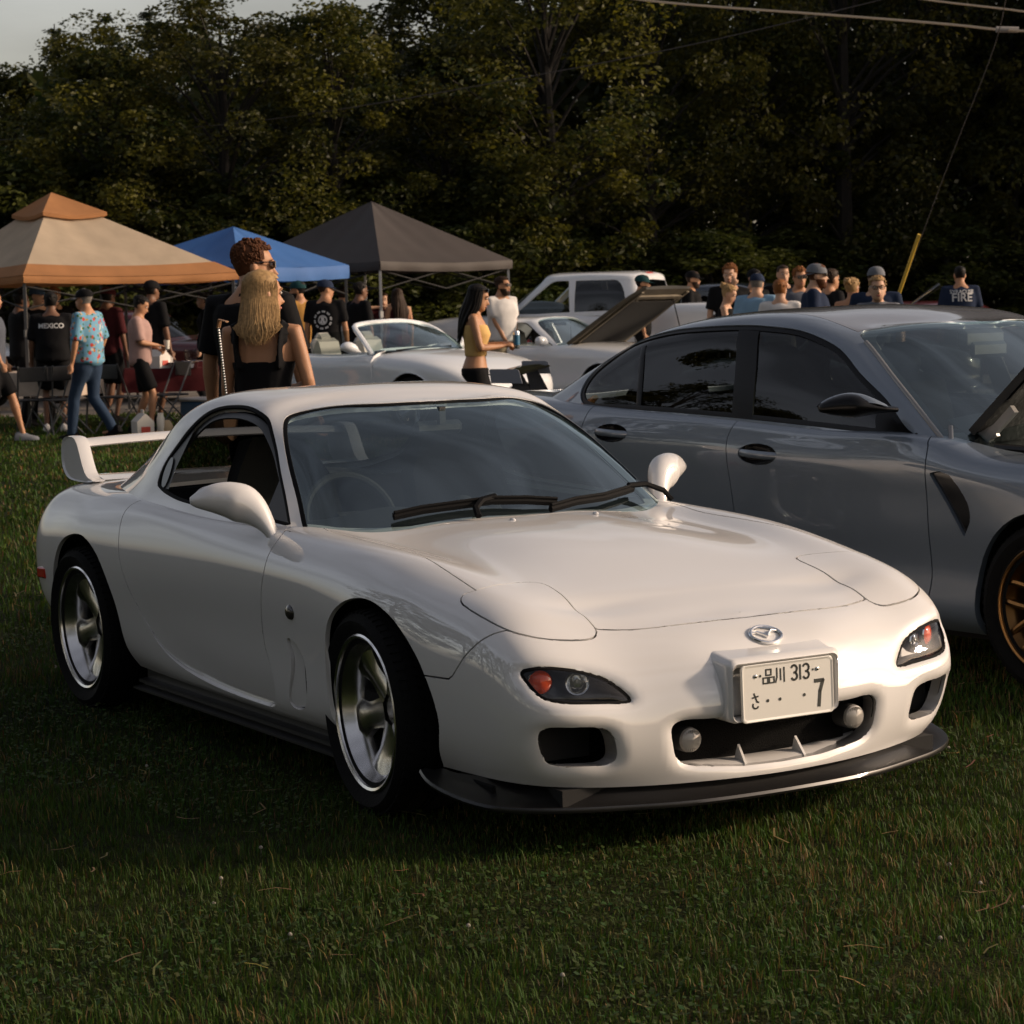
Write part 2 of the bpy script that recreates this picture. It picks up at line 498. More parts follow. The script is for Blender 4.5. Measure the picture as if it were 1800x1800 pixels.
# ================================================================ the white sports coupe (car axis = x, nose at +x, its right side at -y)
# control columns: ten points each from the sill up over the wing crest to the centre line, given as (x, half width, height)
def colx(x, pts, xs=None):
    return [((xs[k] if xs else x), -p[0], p[1]) for k, p in enumerate(pts)]
def col3(pts):
    return [(p[0], -p[1], p[2]) for p in pts]
RX_COLS = [
 col3([(-3.14,0,.28),(-3.21,0,.36),(-3.26,0,.46),(-3.28,0,.58),(-3.27,0,.68),(-3.24,0,.775),(-3.18,0,.835),(-3.14,0,.855),(-3.12,0,.862),(-3.10,0,.865)]),
 col3([(-3.12,.35,.28),(-3.19,.36,.36),(-3.24,.37,.46),(-3.26,.37,.58),(-3.25,.36,.68),(-3.22,.34,.775),(-3.16,.30,.835),(-3.11,.24,.855),(-3.08,.13,.862),(-3.06,0,.865)]),
 col3([(-3.02,.62,.27),(-3.08,.69,.35),(-3.12,.72,.46),(-3.13,.725,.58),(-3.12,.705,.68),(-3.09,.66,.77),(-3.03,.58,.83),(-3.01,.44,.856),(-3.0,.22,.863),(-2.99,0,.865)]),
 colx(-2.93, [(.71,.25),(.79,.34),(.835,.46),(.843,.58),(.825,.69),(.765,.785),(.665,.838),(.5,.858),(.27,.865),(0,.865)]),
 colx(-2.72, [(.745,.235),(.82,.33),(.862,.46),(.873,.58),(.86,.69),(.80,.79),(.70,.845),(.52,.86),(.28,.865),(0,.865)]),
 colx(-2.425,[(.77,.22),(.835,.32),(.877,.46),(.889,.58),(.88,.695),(.832,.79),(.74,.848),(.55,.858),(.28,.86),(0,.86)]),
 colx(-2.05, [(.775,.205),(.83,.29),(.866,.44),(.885,.57),(.88,.69),(.845,.785),(.772,.85),(.55,.86),(.28,.86),(0,.86)]),
 colx(-1.6,  [(.785,.2),(.828,.26),(.852,.43),(.873,.57),(.874,.68),(.85,.77),(.79,.833),(.55,.84),(.28,.84),(0,.84)]),
 colx(-1.15, [(.79,.198),(.832,.255),(.848,.43),(.866,.57),(.87,.67),(.85,.755),(.785,.822),(.58,.835),(.28,.838),(0,.838)]),
 colx(-.7,   [(.79,.196),(.836,.255),(.85,.43),(.864,.57),(.868,.66),(.846,.748),(.765,.82),(.6,.832),(.3,.84),(0,.842)]),
 colx(-.35,  [(.79,.196),(.842,.265),(.856,.43),(.868,.57),(.868,.66),(.838,.748),(.738,.815),(.58,.797),(.3,.826),(0,.836)]),
 colx(0,     [(.80,.196),(.85,.285),(.868,.44),(.876,.57),(.868,.66),(.825,.745),(.715,.798),(.56,.775),(.3,.800),(0,.81)]),
 colx(.3,    [(.79,.198),(.84,.285),(.862,.43),(.866,.55),(.852,.64),(.808,.715),(.70,.760),(.55,.750),(.3,.755),(0,.76)]),
 colx(.55,   [(.775,.2),(.82,.28),(.843,.39),(.846,.49),(.836,.58),(.80,.66),(.71,.709),(.54,.704),(.3,.699),(0,.70)]),
 col3([(.77,.715,.2),(.812,.745,.27),(.84,.762,.38),(.828,.766,.47),(.788,.762,.56),(.733,.733,.628),(.67,.65,.675),(.635,.50,.668),(.615,.29,.675),(.61,0,.682)]),
 col3([(.885,.5,.188),(.918,.508,.26),(.93,.515,.36),(.91,.52,.45),(.868,.52,.53),(.80,.515,.597),(.742,.475,.632),(.705,.39,.647),(.69,.23,.655),(.682,0,.66)]),
 col3([(.955,.25,.185),(.975,.25,.255),(.985,.25,.35),(.973,.25,.45),(.933,.25,.535),(.868,.25,.590),(.805,.235,.618),(.77,.19,.629),(.75,.11,.636),(.742,0,.64)]),
 col3([(.975,0,.183),(.992,0,.25),(1.0,0,.345),(.99,0,.45),(.952,0,.532),(.893,0,.582),(.835,0,.612),(.808,0,.621),(.79,0,.627),(.775,0,.632)]),
]
RXG = np.array(RX_COLS).transpose(1, 0, 2)
RXV = net(RXG, 300, 96, mir_u=(True, True), mir_v=(False, True))
# greenhouse: loops from the tail round the side windows and pillars to the middle of the windscreen
GH_COLS = [
 col3([(-2.96,0,.82),(-2.91,0,.855),(-2.82,0,.885),(-2.70,0,.935),(-2.56,0,.99),(-2.40,0,1.05),(-2.26,0,1.10)]),
 col3([(-2.90,.36,.82),(-2.85,.35,.853),(-2.76,.34,.885),(-2.64,.33,.935),(-2.51,.31,.99),(-2.36,.25,1.055),(-2.20,0,1.12)]),
 col3([(-2.74,.60,.81),(-2.66,.56,.852),(-2.58,.535,.895),(-2.48,.515,.95),(-2.37,.485,1.01),(-2.25,.38,1.085),(-2.10,0,1.16)]),
 col3([(-2.38,.75,.80),(-2.32,.69,.862),(-2.26,.645,.93),(-2.20,.61,.995),(-2.13,.57,1.068),(-2.05,.44,1.148),(-1.93,0,1.21)]),
 col3([(-2.02,.80,.80),(-1.99,.755,.87),(-1.97,.712,.955),(-1.94,.665,1.045),(-1.90,.608,1.152),(-1.84,.46,1.226),(-1.76,0,1.248)]),
 col3([(-1.70,.80,.81),(-1.70,.765,.87),(-1.70,.724,.96),(-1.69,.675,1.065),(-1.67,.612,1.186),(-1.62,.46,1.248),(-1.58,0,1.262)]),
 col3([(-1.38,.80,.80),(-1.39,.768,.865),(-1.41,.722,.96),(-1.43,.670,1.075),(-1.45,.605,1.188),(-1.44,.46,1.243),(-1.42,0,1.266)]),
 col3([(-1.06,.795,.79),(-1.10,.762,.855),(-1.15,.718,.955),(-1.20,.660,1.075),(-1.265,.592,1.183),(-1.30,.45,1.234),(-1.30,0,1.257)]),
 col3([(-.70,.775,.76),(-.77,.742,.83),(-.88,.698,.93),(-1.02,.634,1.065),(-1.175,.556,1.17),(-1.23,.42,1.215),(-1.235,0,1.242)]),
 col3([(-.50,.715,.74),(-.60,.688,.82),(-.735,.648,.93),(-.93,.585,1.065),(-1.12,.505,1.170),(-1.18,.38,1.208),(-1.19,0,1.231)]),
 col3([(-.40,.58,.74),(-.52,.56,.83),(-.67,.53,.945),(-.86,.48,1.075),(-1.065,.42,1.184),(-1.125,.32,1.209),(-1.15,0,1.221)]),
 col3([(-.33,.30,.75),(-.455,.29,.84),(-.61,.27,.955),(-.80,.245,1.085),(-1.02,.215,1.196),(-1.08,.17,1.211),(-1.115,0,1.215)]),
 col3([(-.30,0,.75),(-.43,0,.845),(-.59,0,.957),(-.785,0,1.087),(-1.005,0,1.198),(-1.05,0,1.207),(-1.09,0,1.212)]),
]
GHG = np.array(GH_COLS).transpose(1, 0, 2)
GHV = net(GHG, 230, 70, mir_u=(True, True), mir_v=(False, True))
PEARL = mat('pearl_white_paint', (.68, .665, .65), .6, coat=1.0, coat_r=.005, spec=.05, coat_ior=2.15)
BLACKTRIM = mat('black_rubber_trim', (.005, .005, .0055), .7, spec=.08)
SATIN = mat('satin_black_plastic', (.018, .018, .019), .38, bump=.05, bscale=400)
VOID = mat('dark_inner_panel', (.006, .006, .006), .9)
TYRE = mat('tyre_rubber', (.006, .006, .006), .85, bump=.3, bscale=120, spec=.15)
SILVER = mat('machined_alloy', (.80, .78, .76), .2, metal=1.0)
CHROME = mat('chrome', (.8, .8, .8), .07, metal=1.0)
LENS = glass('clear_lamp_lens', (.92, .92, .92), 1.45)
INT = mat('dark_cabin_vinyl', (.020, .020, .021), .7, bump=.2, bscale=250, spec=.15)
WSG = glass('tinted_windscreen', (.66, .76, .76), 1.6, base=.13, refl=(.84, .97, 1.0))
SIDEG = glass('tinted_side_glass', (.55, .60, .58), 1.5, base=.02)
DARKG = glass('dark_tinted_glass', (.10, .11, .12), 1.52, base=.02)

def wheel(parent, c, rt, rr, wid, sgn, rimmat, style, n=6, camber=0.0, steer=0.0, tw=None, hubcap=None, dish=.055, disc=True, detail=48):
    """one road wheel facing y*sgn: the rim is the part, tyre and brake disc its sub-parts"""
    h = wid / 2
    m = MB()
    # barrel with stepped lip
    prof = [(rr, h), (rr - .006, h + .004), (rr - .014, h), (rr - .018, h - .02), (rr - .038, h - .045), (rr - .045, h - .07), (rr - .05, 0), (rr - .045, -h + .04), (rr, -h)]
    m.lathe([(a, b) for a, b in prof], detail, 'Y')
    hub = h - dish
    if style == 'blade':      # broad spokes that flare at the lip
        for k in range(n):
            a = 2 * math.pi * k / n + .26
            M = Matrix.Rotation(a, 3, 'Y')
            G = []
            for t in range(9):
                q = t / 8
                rad = .045 + q * (rr - .082)
                wv = .040 + .012 * (1 - q) ** 2 + .034 * max(0, q - .6) / .4
                dep = hub - .012 + .030 * q ** 1.5
                tk = .030
                bow = .004
                sec = [(-wv, dep - tk), (-wv, dep - .008), (-wv * .55, dep + bow), (wv * .55, dep + bow), (wv, dep - .008), (wv, dep - tk)]
                G.append([tuple(M @ Vector((s[0], s[1], rad))) for s in sec])
            m.grid(G)
        m.lathe([(0, hub - .035), (.027, hub - .035), (.030, hub - .014), (.058, hub - .016), (.064, hub - .05)], 24, 'Y')
    elif style == 'vpair':    # thin double spokes
        for k in range(n):
            for e in (-1, 1):
                a0 = 2 * math.pi * k / n + e * .05
                a1 = 2 * math.pi * k / n + e * (.62 * math.pi / n)
                G = []
                for t in range(7):
                    q = t / 6
                    rad = .05 + q * (rr - .07); a = a0 + (a1 - a0) * q
                    M = Matrix.Rotation(a, 3, 'Y'); wv = .011; dep = hub + .028 * q ** 1.5
                    sec = [(-wv, dep - .03), (-wv, dep - .004), (0, dep), (wv, dep - .004), (wv, dep - .03)]
                    G.append([tuple(M @ Vector((s[0], s[1], rad))) for s in sec])
                m.grid(G)
        m.lathe([(0, hub), (.03, hub), (.07, hub - .006), (.078, hub - .04)], 24, 'Y')
    if sgn < 0: m.V = [(v[0], -v[1], v[2]) for v in m.V]
    w_ = m.build('wheel', rimmat, parent, loc=c, rot=(camber, 0, steer), angle=40)
    t = MB()
    tw = tw or wid
    th = tw / 2
    prof = [(rr - .03, h - .012), (rr + .004, h - .002), (rr + .012, th - .004), (rr + .03, th + .008), ((rr + rt) / 2 + .005, th + .012), (rt - .018, th + .002), (rt - .007, th - .012), (rt - .001, th - .028)]
    q = th - .028
    gr = [.62, .52, .2, .1, -.1, -.2, -.52, -.62]
    for i, g_ in enumerate(gr):
        prof.append((rt - (.007 if i % 4 in (1, 2) else 0), q * g_))
    # tread grooves: pairs step down and up
    pr2 = prof[:8]
    for (a, b) in ((.66, .54), (.16, .04), (-.04, -.16), (-.54, -.66)):
        pr2 += [(rt, q * a), (rt - .007, q * (a - .01)), (rt - .007, q * (b + .01)), (rt, q * b)]
    pr2 += [(p[0], -p[1]) for p in prof[:8]][::-1]
    t.lathe(pr2, detail + 16, 'Y')
    if sgn < 0: t.V = [(v[0], -v[1], v[2]) for v in t.V]
    # cross cuts in the tread blocks
    for k in range(64):
        a = 2 * math.pi * k / 64
        M = Matrix.Rotation(a, 3, 'Y')
        for e in (-1, 1):
            t.box(M @ Vector((0, e * th * .36, rt - .004)), (.020, th * .40, .012), M @ Matrix.Rotation(e * .5, 3, 'Z'))
            t.box(M @ Vector((0, e * th * .83, rt - .008)), (.020, th * .22, .014), M @ Matrix.Rotation(e * .15, 3, 'Z') @ Matrix.Rotation(-e * .25, 3, 'X'))
    t.build('tyre', TYRE, w_, angle=30)
    if disc:
        d = MB().lathe([(.07, -.012), (rr * .72, -.012), (rr * .72, .012), (.07, .012)], 32, 'Y', c=(0, sgn * (h - dish - .075), 0))
        d.build('brake_disc', mat('brake_iron', (.10, .095, .09), .35, metal=.9), w_)
    return w_

def strip(sk, pts, ax, w_, hgt, name, m, parent, sign=-1, closed=False, n=None, mirror=False, lift=0.0):
    """a raised flat trim strip along an outline lying on a skin"""
    P = [sk.drop(p, ax, sign) for p in pts]
    N = [sk.normal(p) for p in P]
    if mirror:
        P = [Vector((p.x, -p.y, p.z)) for p in P]; N = [Vector((q.x, -q.y, q.z)) for q in N]
    k = len(P); G = []
    for i in range(k + (1 if closed else 0)):
        i0 = i % k
        a, b = (P[(i0 - 1) % k], P[(i0 + 1) % k]) if closed else (P[max(i0 - 1, 0)], P[min(i0 + 1, k - 1)])
        t = (b - a).normalized(); s_ = N[i0].cross(t).normalized()
        p, nn = P[i0] + N[i0] * lift, N[i0]
        G.append([p - s_ * w_ - nn * .006, p - s_ * w_ + nn * hgt * .6, p - s_ * w_ * .5 + nn * hgt, p + s_ * w_ * .5 + nn * hgt, p + s_ * w_ + nn * hgt * .6, p + s_ * w_ - nn * .006])
    return MB().grid(G).build(name, m, parent, angle=60)

def o3(pts, i, j): return [(p[i], p[j]) for p in pts]

rx = thing('sports_coupe', 'low white sports coupe with rear wing parked on the grass in front', 'car', (0, 0, 0))
body = Skin(RXV)
side = lambda c, n: c.y < -.5
FARCH = [(-.235, .1), (-.242, .30), (-.246, .43), (-.229, .52), (-.193, .583), (-.15, .62), (-.088, .652), (-.01, .67), (.066, .67), (.145, .653), (.224, .623), (.303, .575), (.367, .52), (.409, .461), (.439, .401), (.446, .341), (.405, .263), (.365, .20), (.35, .1)]
RARCH = [(-2.0, .1), (-2.0, .339), (-2.0, .395), (-2.016, .471), (-2.059, .558), (-2.124, .627), (-2.208, .67), (-2.278, .689), (-2.354, .692), (-2.443, .679), (-2.53, .645), (-2.60, .585), (-2.66, .50), (-2.70, .40), (-2.72, .30), (-2.73, .1)]
def dense(P, k=3):
    P2 = [tuple(q) for q in curve(P[1:-1], len(P) * k)]
    return [P[0]] + P2 + [P[-1]]
body.cut(dense(FARCH), 1, 'hole', where=side)
body.cut(dense(RARCH), 1, 'hole', where=side)
body.cut([(-2.55, .05), (-2.45, -.50), (-2.25, -.60), (-2.0, -.69), (-1.6, -.715), (-1.0, -.715), (-.75, -.69), (-.62, -.62), (-.50, -.40), (-.45, .05)], 2, 'hole', where=lambda c, n: c.z > .7)
COVER = [(.458,-.767),(.451,-.755),(.453,-.739),(.460,-.716),(.450,-.65),(.43,-.585),(.418,-.515),(.435,-.480),(.482,-.472),(.582,-.481),(.685,-.491),(.745,-.496),(.767,-.501),(.782,-.517),(.788,-.542),(.784,-.593),(.772,-.658),(.755,-.70),(.726,-.736),(.691,-.757),(.639,-.771),(.564,-.779),(.506,-.78),(.477,-.777)]
up = lambda c, n: c.z > .5 and n.z > .15
body.cut(smoothpoly(COVER, 60), 2, 'headlamp_cover', where=up)
HOODP = [(-.40, .06), (-.40, 0), (-.43, -.29), (-.475, -.45), (-.55, -.60), (-.619, -.672), (-.55, -.688), (-.47, -.682), (-.351, -.664), (-.18, -.664), (-.021, -.671), (.12, -.684), (.243, -.70), (.459, -.717), (.60, -.60), (.757, -.49), (.78, -.40), (.795, -.301), (.806, -.15), (.81, 0), (.81, .06)]
hp = [HOODP[0]] + [tuple(q) for q in curve(HOODP[1:6], 16)] + [tuple(q) for q in curve(HOODP[6:14], 24)] + HOODP[14:15] + [tuple(q) for q in curve(HOODP[15:20], 14)] + HOODP[-1:]
body.cut(hp, 2, 'hood', only=0, where=up)
FS = [(.39,.484),(.498,.488),(.519,.489),(.538,.501),(.561,.528),(.589,.562),(.618,.589),(.648,.615),(.671,.631),(.693,.64)]
body.cut([(.2, .484)] + FS + [(.72, .75), (1.2, .75), (1.2, .05), (.2, .05)], 1, 'bumper', only=0)
GRILLE = [(.06,.369),(-.192,.369),(-.285,.370),(-.352,.369),(-.372,.352),(-.37,.312),(-.357,.266),(-.333,.244),(-.272,.231),(-.144,.217),(.06,.213)]
DUCT = [(-.753,.345),(-.747,.372),(-.685,.378),(-.583,.37),(-.555,.35),(-.54,.299),(-.541,.272),(-.562,.260),(-.623,.259),(-.703,.263),(-.73,.282),(-.746,.317)]
LAMP = [(-.775,.530),(-.771,.539),(-.755,.546),(-.724,.550),(-.678,.546),(-.619,.535),(-.577,.521),(-.535,.499),(-.504,.470),(-.487,.447),(-.488,.440),(-.505,.437),(-.599,.444),(-.686,.451),(-.725,.459),(-.745,.469),(-.761,.492),(-.772,.517)]
ff = lambda c, n: c.x > .5
gpoly = [GRILLE[0]] + [tuple(q) for q in curve(GRILLE[1:-1], 40)] + [GRILLE[-1]]
dpoly, lpoly = smoothpoly(DUCT, 40), smoothpoly(LAMP, 60)
body.cut(gpoly, 0, 'hole', only='bumper', where=ff)
body.cut(dpoly, 0, 'hole', only='bumper', where=ff)
body.cut(lpoly, 0, 'hole', only='bumper', where=ff)
DOOR_F = [(-.735,.834),(-.683,.80),(-.673,.757),(-.672,.702),(-.686,.645),(-.701,.586),(-.718,.508),(-.711,.431),(-.683,.377),(-.663,.323),(-.665,.284),(-.695,.240)]
CREASE = [(-.734,.230),(-1.09,.235),(-1.368,.26),(-1.556,.299),(-1.668,.35),(-1.748,.416)]
DOOR_R = [(-1.83,.50),(-1.89,.60),(-1.925,.70),(-1.945,.754),(-1.955,.785),(-1.95,.813),(-1.93,.84),(-1.88,.865)]
body.cut([tuple(q) for q in curve(DOOR_F, 30)] + [tuple(q) for q in curve(CREASE, 26)] + [tuple(q) for q in curve(DOOR_R, 16)] + [(-1.8, .95), (-.75, .95)], 1, 'door', only=0, where=side)
VENT = [(-.531,.484),(-.485,.48),(-.449,.463),(-.415,.42),(-.406,.37),(-.41,.32),(-.435,.278),(-.48,.258),(-.53,.258),(-.552,.272),(-.548,.30),(-.525,.361),(-.517,.437)]
body.cut([(-.72, .05), (-.72, .232), (.36, .232), (.36, .05)], 1, 'fender', only=0, where=side)
body.mark('fender', lambda c: c.x > -.76 and c.y < -.3)
body.cut(smoothpoly(VENT, 40), 1, 'vent', only='fender', where=side)
body.clean()
# door: shallow scallop that deepens towards the lower front corner
_cx, _cz = [p[0] for p in CREASE][::-1], [p[1] for p in CREASE][::-1]
def scallop(p, n):
    zc = float(np.interp(p.x, _cx, _cz))
    t = max(0.0, p.z - zc)
    k = min(1, max(0, (p.x + 1.8) / .5)) 
    d = .017 * k * math.exp(-(t / .11) ** 2)
    return Vector((p.x, p.y + d, p.z))
def near(poly, q, lim):
    best = lim
    for a, b in zip(poly, poly[1:] + poly[:1]):
        dx, dy = b[0] - a[0], b[1] - a[1]; L = dx * dx + dy * dy
        if L < 1e-12: continue
        t = min(1, max(0, ((q[0] - a[0]) * dx + (q[1] - a[1]) * dy) / L))
        e = math.hypot(q[0] - a[0] - t * dx, q[1] - a[1] - t * dy)
        if e < best: best = e
    return best
def roll_in(p, n):
    if p.x < .5: return p
    d = 0
    for poly, lim, dep in ((gpoly, .028, .016), (dpoly, .035, .014), (lpoly, .022, .010)):
        e = near(poly, (p.y, p.z), lim)
        if e < lim: d = max(d, dep * (1 - e / lim) ** 2)
    return p - n * d
base_y = lambda v: v.z < .23
body.panel('front_bumper', PEARL, rx, 'bumper', both=True, flange=.06, disp=roll_in, fdir=(-1, 0, 0))
body.panel('hood', PEARL, rx, 'hood', both=True, flange=.02)
for mr in (False, True):
    sg = 1 if mr else -1
    body.panel('headlamp_cover', PEARL, rx, 'headlamp_cover', mirror=mr, gap=.003, off=.001)
    body.panel('front_fender', PEARL, rx, 'fender', mirror=mr, flange=.016, gap=.0022)
    body.panel('fender_vent', PEARL, rx, 'vent', mirror=mr, flange=.03, gap=.001, disp=lambda p, n: p - n * (.003 + .030 * min(1, max(0, (p.x + .57) / .14)) ** 1.3))
    dr = body.panel('door', PEARL, rx, 'door', mirror=mr, disp=scallop)
    body.panel('rear_quarter_panel', PEARL, rx, None, mirror=mr, flange=.016, gap=.0022)
# hidden dark shell under the gaps
sh = []
body2 = body.panel('inner_shell', VOID, rx, [None, 'fender', 'door', 'hood', 'bumper', 'headlamp_cover', 'vent'], both=True, gap=0, flange=0, off=-.024, ftest=lambda c: c.z > .30 and not (-.32 < c.x < .52 and c.z < .72 and c.y < -.6) and not (-2.8 < c.x < -1.95 and c.z < .74 and c.y < -.6))

gh = Skin(GHV)
DLO = [(-1.849,.917),(-1.858,.958),(-1.85,1.0),(-1.809,1.052),(-1.756,1.102),(-1.70,1.145),(-1.648,1.177),(-1.59,1.197),(-1.496,1.207),(-1.379,1.206),(-1.28,1.193),(-1.209,1.173),(-1.139,1.138),(-1.034,1.072),(-.945,1.002),(-.843,.922),(-.738,.836),(-.76,.832),(-.915,.842),(-1.209,.851),(-1.517,.861),(-1.636,.869),(-1.775,.889),(-1.836,.905)]
dlo = [tuple(q) for q in curve(DLO[:17], 60)] + [tuple(q) for q in curve(DLO[17:], 30)]
WS = [(-.60,-.737),(-.678,-.716),(-.781,-.684),(-.894,-.652),(-1.021,-.609),(-1.120,-.563),(-1.163,-.525),(-1.155,-.45),(-1.066,-.24),(-1.048,-.1),(-1.045,0)]
wsp = [tuple(q) for q in curve(WS, 50)]
gh.cut(wsp + [(-1.045, .06), (-.2, .06), (-.2, -.8), (-.55, -.8)], 2, 'windshield', where=lambda c, n: c.x > -1.3)
gh.cut(dlo, 1, 'dlo', where=lambda c, n: c.y < -.4, only=0)
HATCH = [(-1.76,0),(-1.765,-.25),(-1.80,-.42),(-1.86,-.475),(-2.05,-.532),(-2.2,-.565),(-2.36,-.585),(-2.50,-.56),(-2.62,-.52),(-2.74,-.42),(-2.83,-.28),(-2.87,0)]
hsp = [tuple(q) for q in curve(HATCH, 50)]
gh.cut(hsp + [(-2.87, .06), (-1.76, .06)], 2, 'rear_glass', only=0, where=lambda c, n: c.x < -1.6)
gh.clean()
gh.panel('roof', PEARL, rx, None, both=True, flange=.03, gap=.0015)
gh.panel('windshield', WSG, rx, 'windshield', both=True, flange=0, gap=.004, disp=lambda p, n: p - n * .006)
gh.panel('rear_window', DARKG, rx, 'rear_glass', both=True, flange=0, gap=.004, disp=lambda p, n: p - n * .005)
gh.panel('side_window', DARKG, rx, 'dlo', mirror=True, flange=0, gap=.004, off=-.012)
# black surround of the windscreen and of the side openings
for mr in (False, True):
    strip(gh, [(q[0], q[1], 0) for q in wsp], 2, .013, .004, 'windshield_seal', BLACKTRIM, rx, sign=1, mirror=mr, lift=-.006)
    strip(gh, [(q[0], q[1], 0) for q in hsp], 2, .012, .003, 'rear_window_seal', BLACKTRIM, rx, sign=1, mirror=mr, lift=-.006)
    sl_ = [(q[0], 0, q[1]) for q in dlo]
    strip(gh, sl_, 1, .012, .003, 'window_seal', BLACKTRIM, rx, sign=-1, closed=True, mirror=mr, lift=-.005)
    # inner door frame, set back from the opening
    cxm, czm = -1.28, 1.0
    inn = [(cxm + (q[0] - cxm) * .95, 0, czm + (q[1] - czm) * .90) for q in dlo[2:58]]
    strip(gh, inn, 1, .014, .003, 'door_frame', SATIN, rx, sign=-1, mirror=mr, lift=-.022)
    # rear quarter trim with its oval door pull, and the small front sail panel
    sgy = 1 if mr else -1
    qt = [(-1.845,.915),(-1.855,.958),(-1.845,1.0),(-1.80,1.052),(-1.75,1.10),(-1.70,1.135),(-1.73,1.06),(-1.745,.98),(-1.74,.90),(-1.79,.896)]
    def on(p, dn): 
        v = gh.drop((p[0], 0, p[1]), 1, -1); n_ = gh.normal(v); v = v - n_ * dn
        return (v.x, v.y * (-sgy), v.z)
    MB().add([on(q, .008) for q in qt], [tuple(range(len(qt)))]).build('quarter_trim', SATIN, rx)
    ov = [(-1.80 + .030 * math.cos(a) - .012 * math.sin(a), .955 + .055 * math.sin(a)) for a in np.linspace(0, 2 * math.pi, 20, False)]
    MB().add([on(q, .003) for q in ov], [tuple(range(len(ov)))]).build('door_pull', mat('gloss_black', (.01, .01, .011), .12, coat=.5), rx)
    sp = [(-.76,.842),(-.86,.93),(-.94,.995),(-.925,.90),(-.93,.848)]
    MB().add([on(q, .01) for q in sp], [tuple(range(len(sp)))]).build('sail_panel', SATIN, rx)
# cowl between hood and glass
G = []
for x_, dz in ((-.385, -.012), (-.46, -.02), (-.54, -.025), (-.62, -.02)):
    row = []
    for y_ in np.linspace(-.66, .66, 27):
        xx = x_ - .33 * y_ * y_ * 1.05
        row.append((xx, y_, .838 - .03 * (y_ / .66) ** 2 + dz))
    G.append(row)
MB().grid(G).build('cowl_panel', SATIN, rx)

# lamps
for sy in (-1, 1):
    LP = [(.0, p[0], p[1]) for p in lpoly]
    pts, rim = [], []
    for q in lpoly:
        v = body.drop((0, q[0], q[1]), 0, 1); n_ = body.normal(v)
        v = v - n_ * .012
        pts.append((v.x, v.y * -sy, v.z))
    k = len(pts); cen = tuple(sum(p[i] for p in pts) / k for i in range(3))
    hb = MB()
    back = [(p[0] * .25 + cen[0] * .75 - .075 + (p[0] - cen[0]) * .55, cen[1] + (p[1] - cen[1]) * .96, cen[2] + (p[2] - cen[2]) * .92) for p in pts]
    hb.add(pts + back, [(i, (i + 1) % k, k + (i + 1) % k, k + i) for i in range(k)] + [tuple(range(k, 2 * k))])
    lb = hb.build('front_lamp', mat('lamp_housing', (.022, .024, .034), .35), rx)
    def lathe_x(prof, c, n=24, tilt=0.0):
        m_ = MB().lathe(prof, n, 'X')
        M = Matrix.Rotation(tilt, 3, 'Z')
        m_.V = [tuple(M @ Vector(v) + Vector(c)) for v in m_.V]
        return m_
    tl = sy * .5
    amb = mat('amber_lens', (.95, .11, .015), .08, coat=1, trans=.35)
    for (yy, zz, xx, mm, nm) in ((-.700, .500, .775, amb, 'turn_signal'), (-.607, .492, .822, CHROME, 'driving_lamp')):
        cx = (xx, yy * -sy, zz)
        b_ = lathe_x([(0, -.02), (.022, -.014), (.033, .0), (.036, .018), (.033, .022), (.030, .014)], cx, 28, tl)
        r_ = b_.build('reflector', CHROME, lb)
        c_ = lathe_x([(0, .016), (.012, .015), (.015, .0), (.02, -.008)], cx, 16, tl)
        c_.build(nm, amb if nm == 'turn_signal' else CHROME, lb)
        d_ = lathe_x([(0, .032), (.018, .029), (.030, .022), (.034, .016)], cx, 24, tl)
        d_.build('inner_lens', amb if nm == 'turn_signal' else LENS, lb)
    pl = [(p[0], p[1], p[2]) for p in pts]
    lens = MB()
    # gently domed cover following the bumper
    R_ = [pts]
    for s_ in (.66, .33):
        ring = []
        for p in pts:
            yy, zz = cen[1] + (p[1] - cen[1]) * s_, cen[2] + (p[2] - cen[2]) * s_
            v = body.drop((0, -abs(yy), zz), 0, 1); ring.append((v.x - .006, yy, zz))
        R_.append(ring)
    lens.grid([r + r[:1] for r in R_])
    v = body.drop((0, -abs(cen[1]), cen[2]), 0, 1); ci = len(lens.V); lens.V.append((v.x - .006, cen[1], cen[2]))
    o_ = 2 * (k + 1)
    lens.F += [(o_ + i, o_ + i + 1, ci) for i in range(k)]
    lens.build('lamp_lens', LENS, lb, angle=80)
    strip(body, [(0, q[0], q[1]) for q in lpoly], 0, .006, .002, 'lamp_seal', BLACKTRIM, lb, sign=1, closed=True, mirror=(sy > 0), lift=-.011)
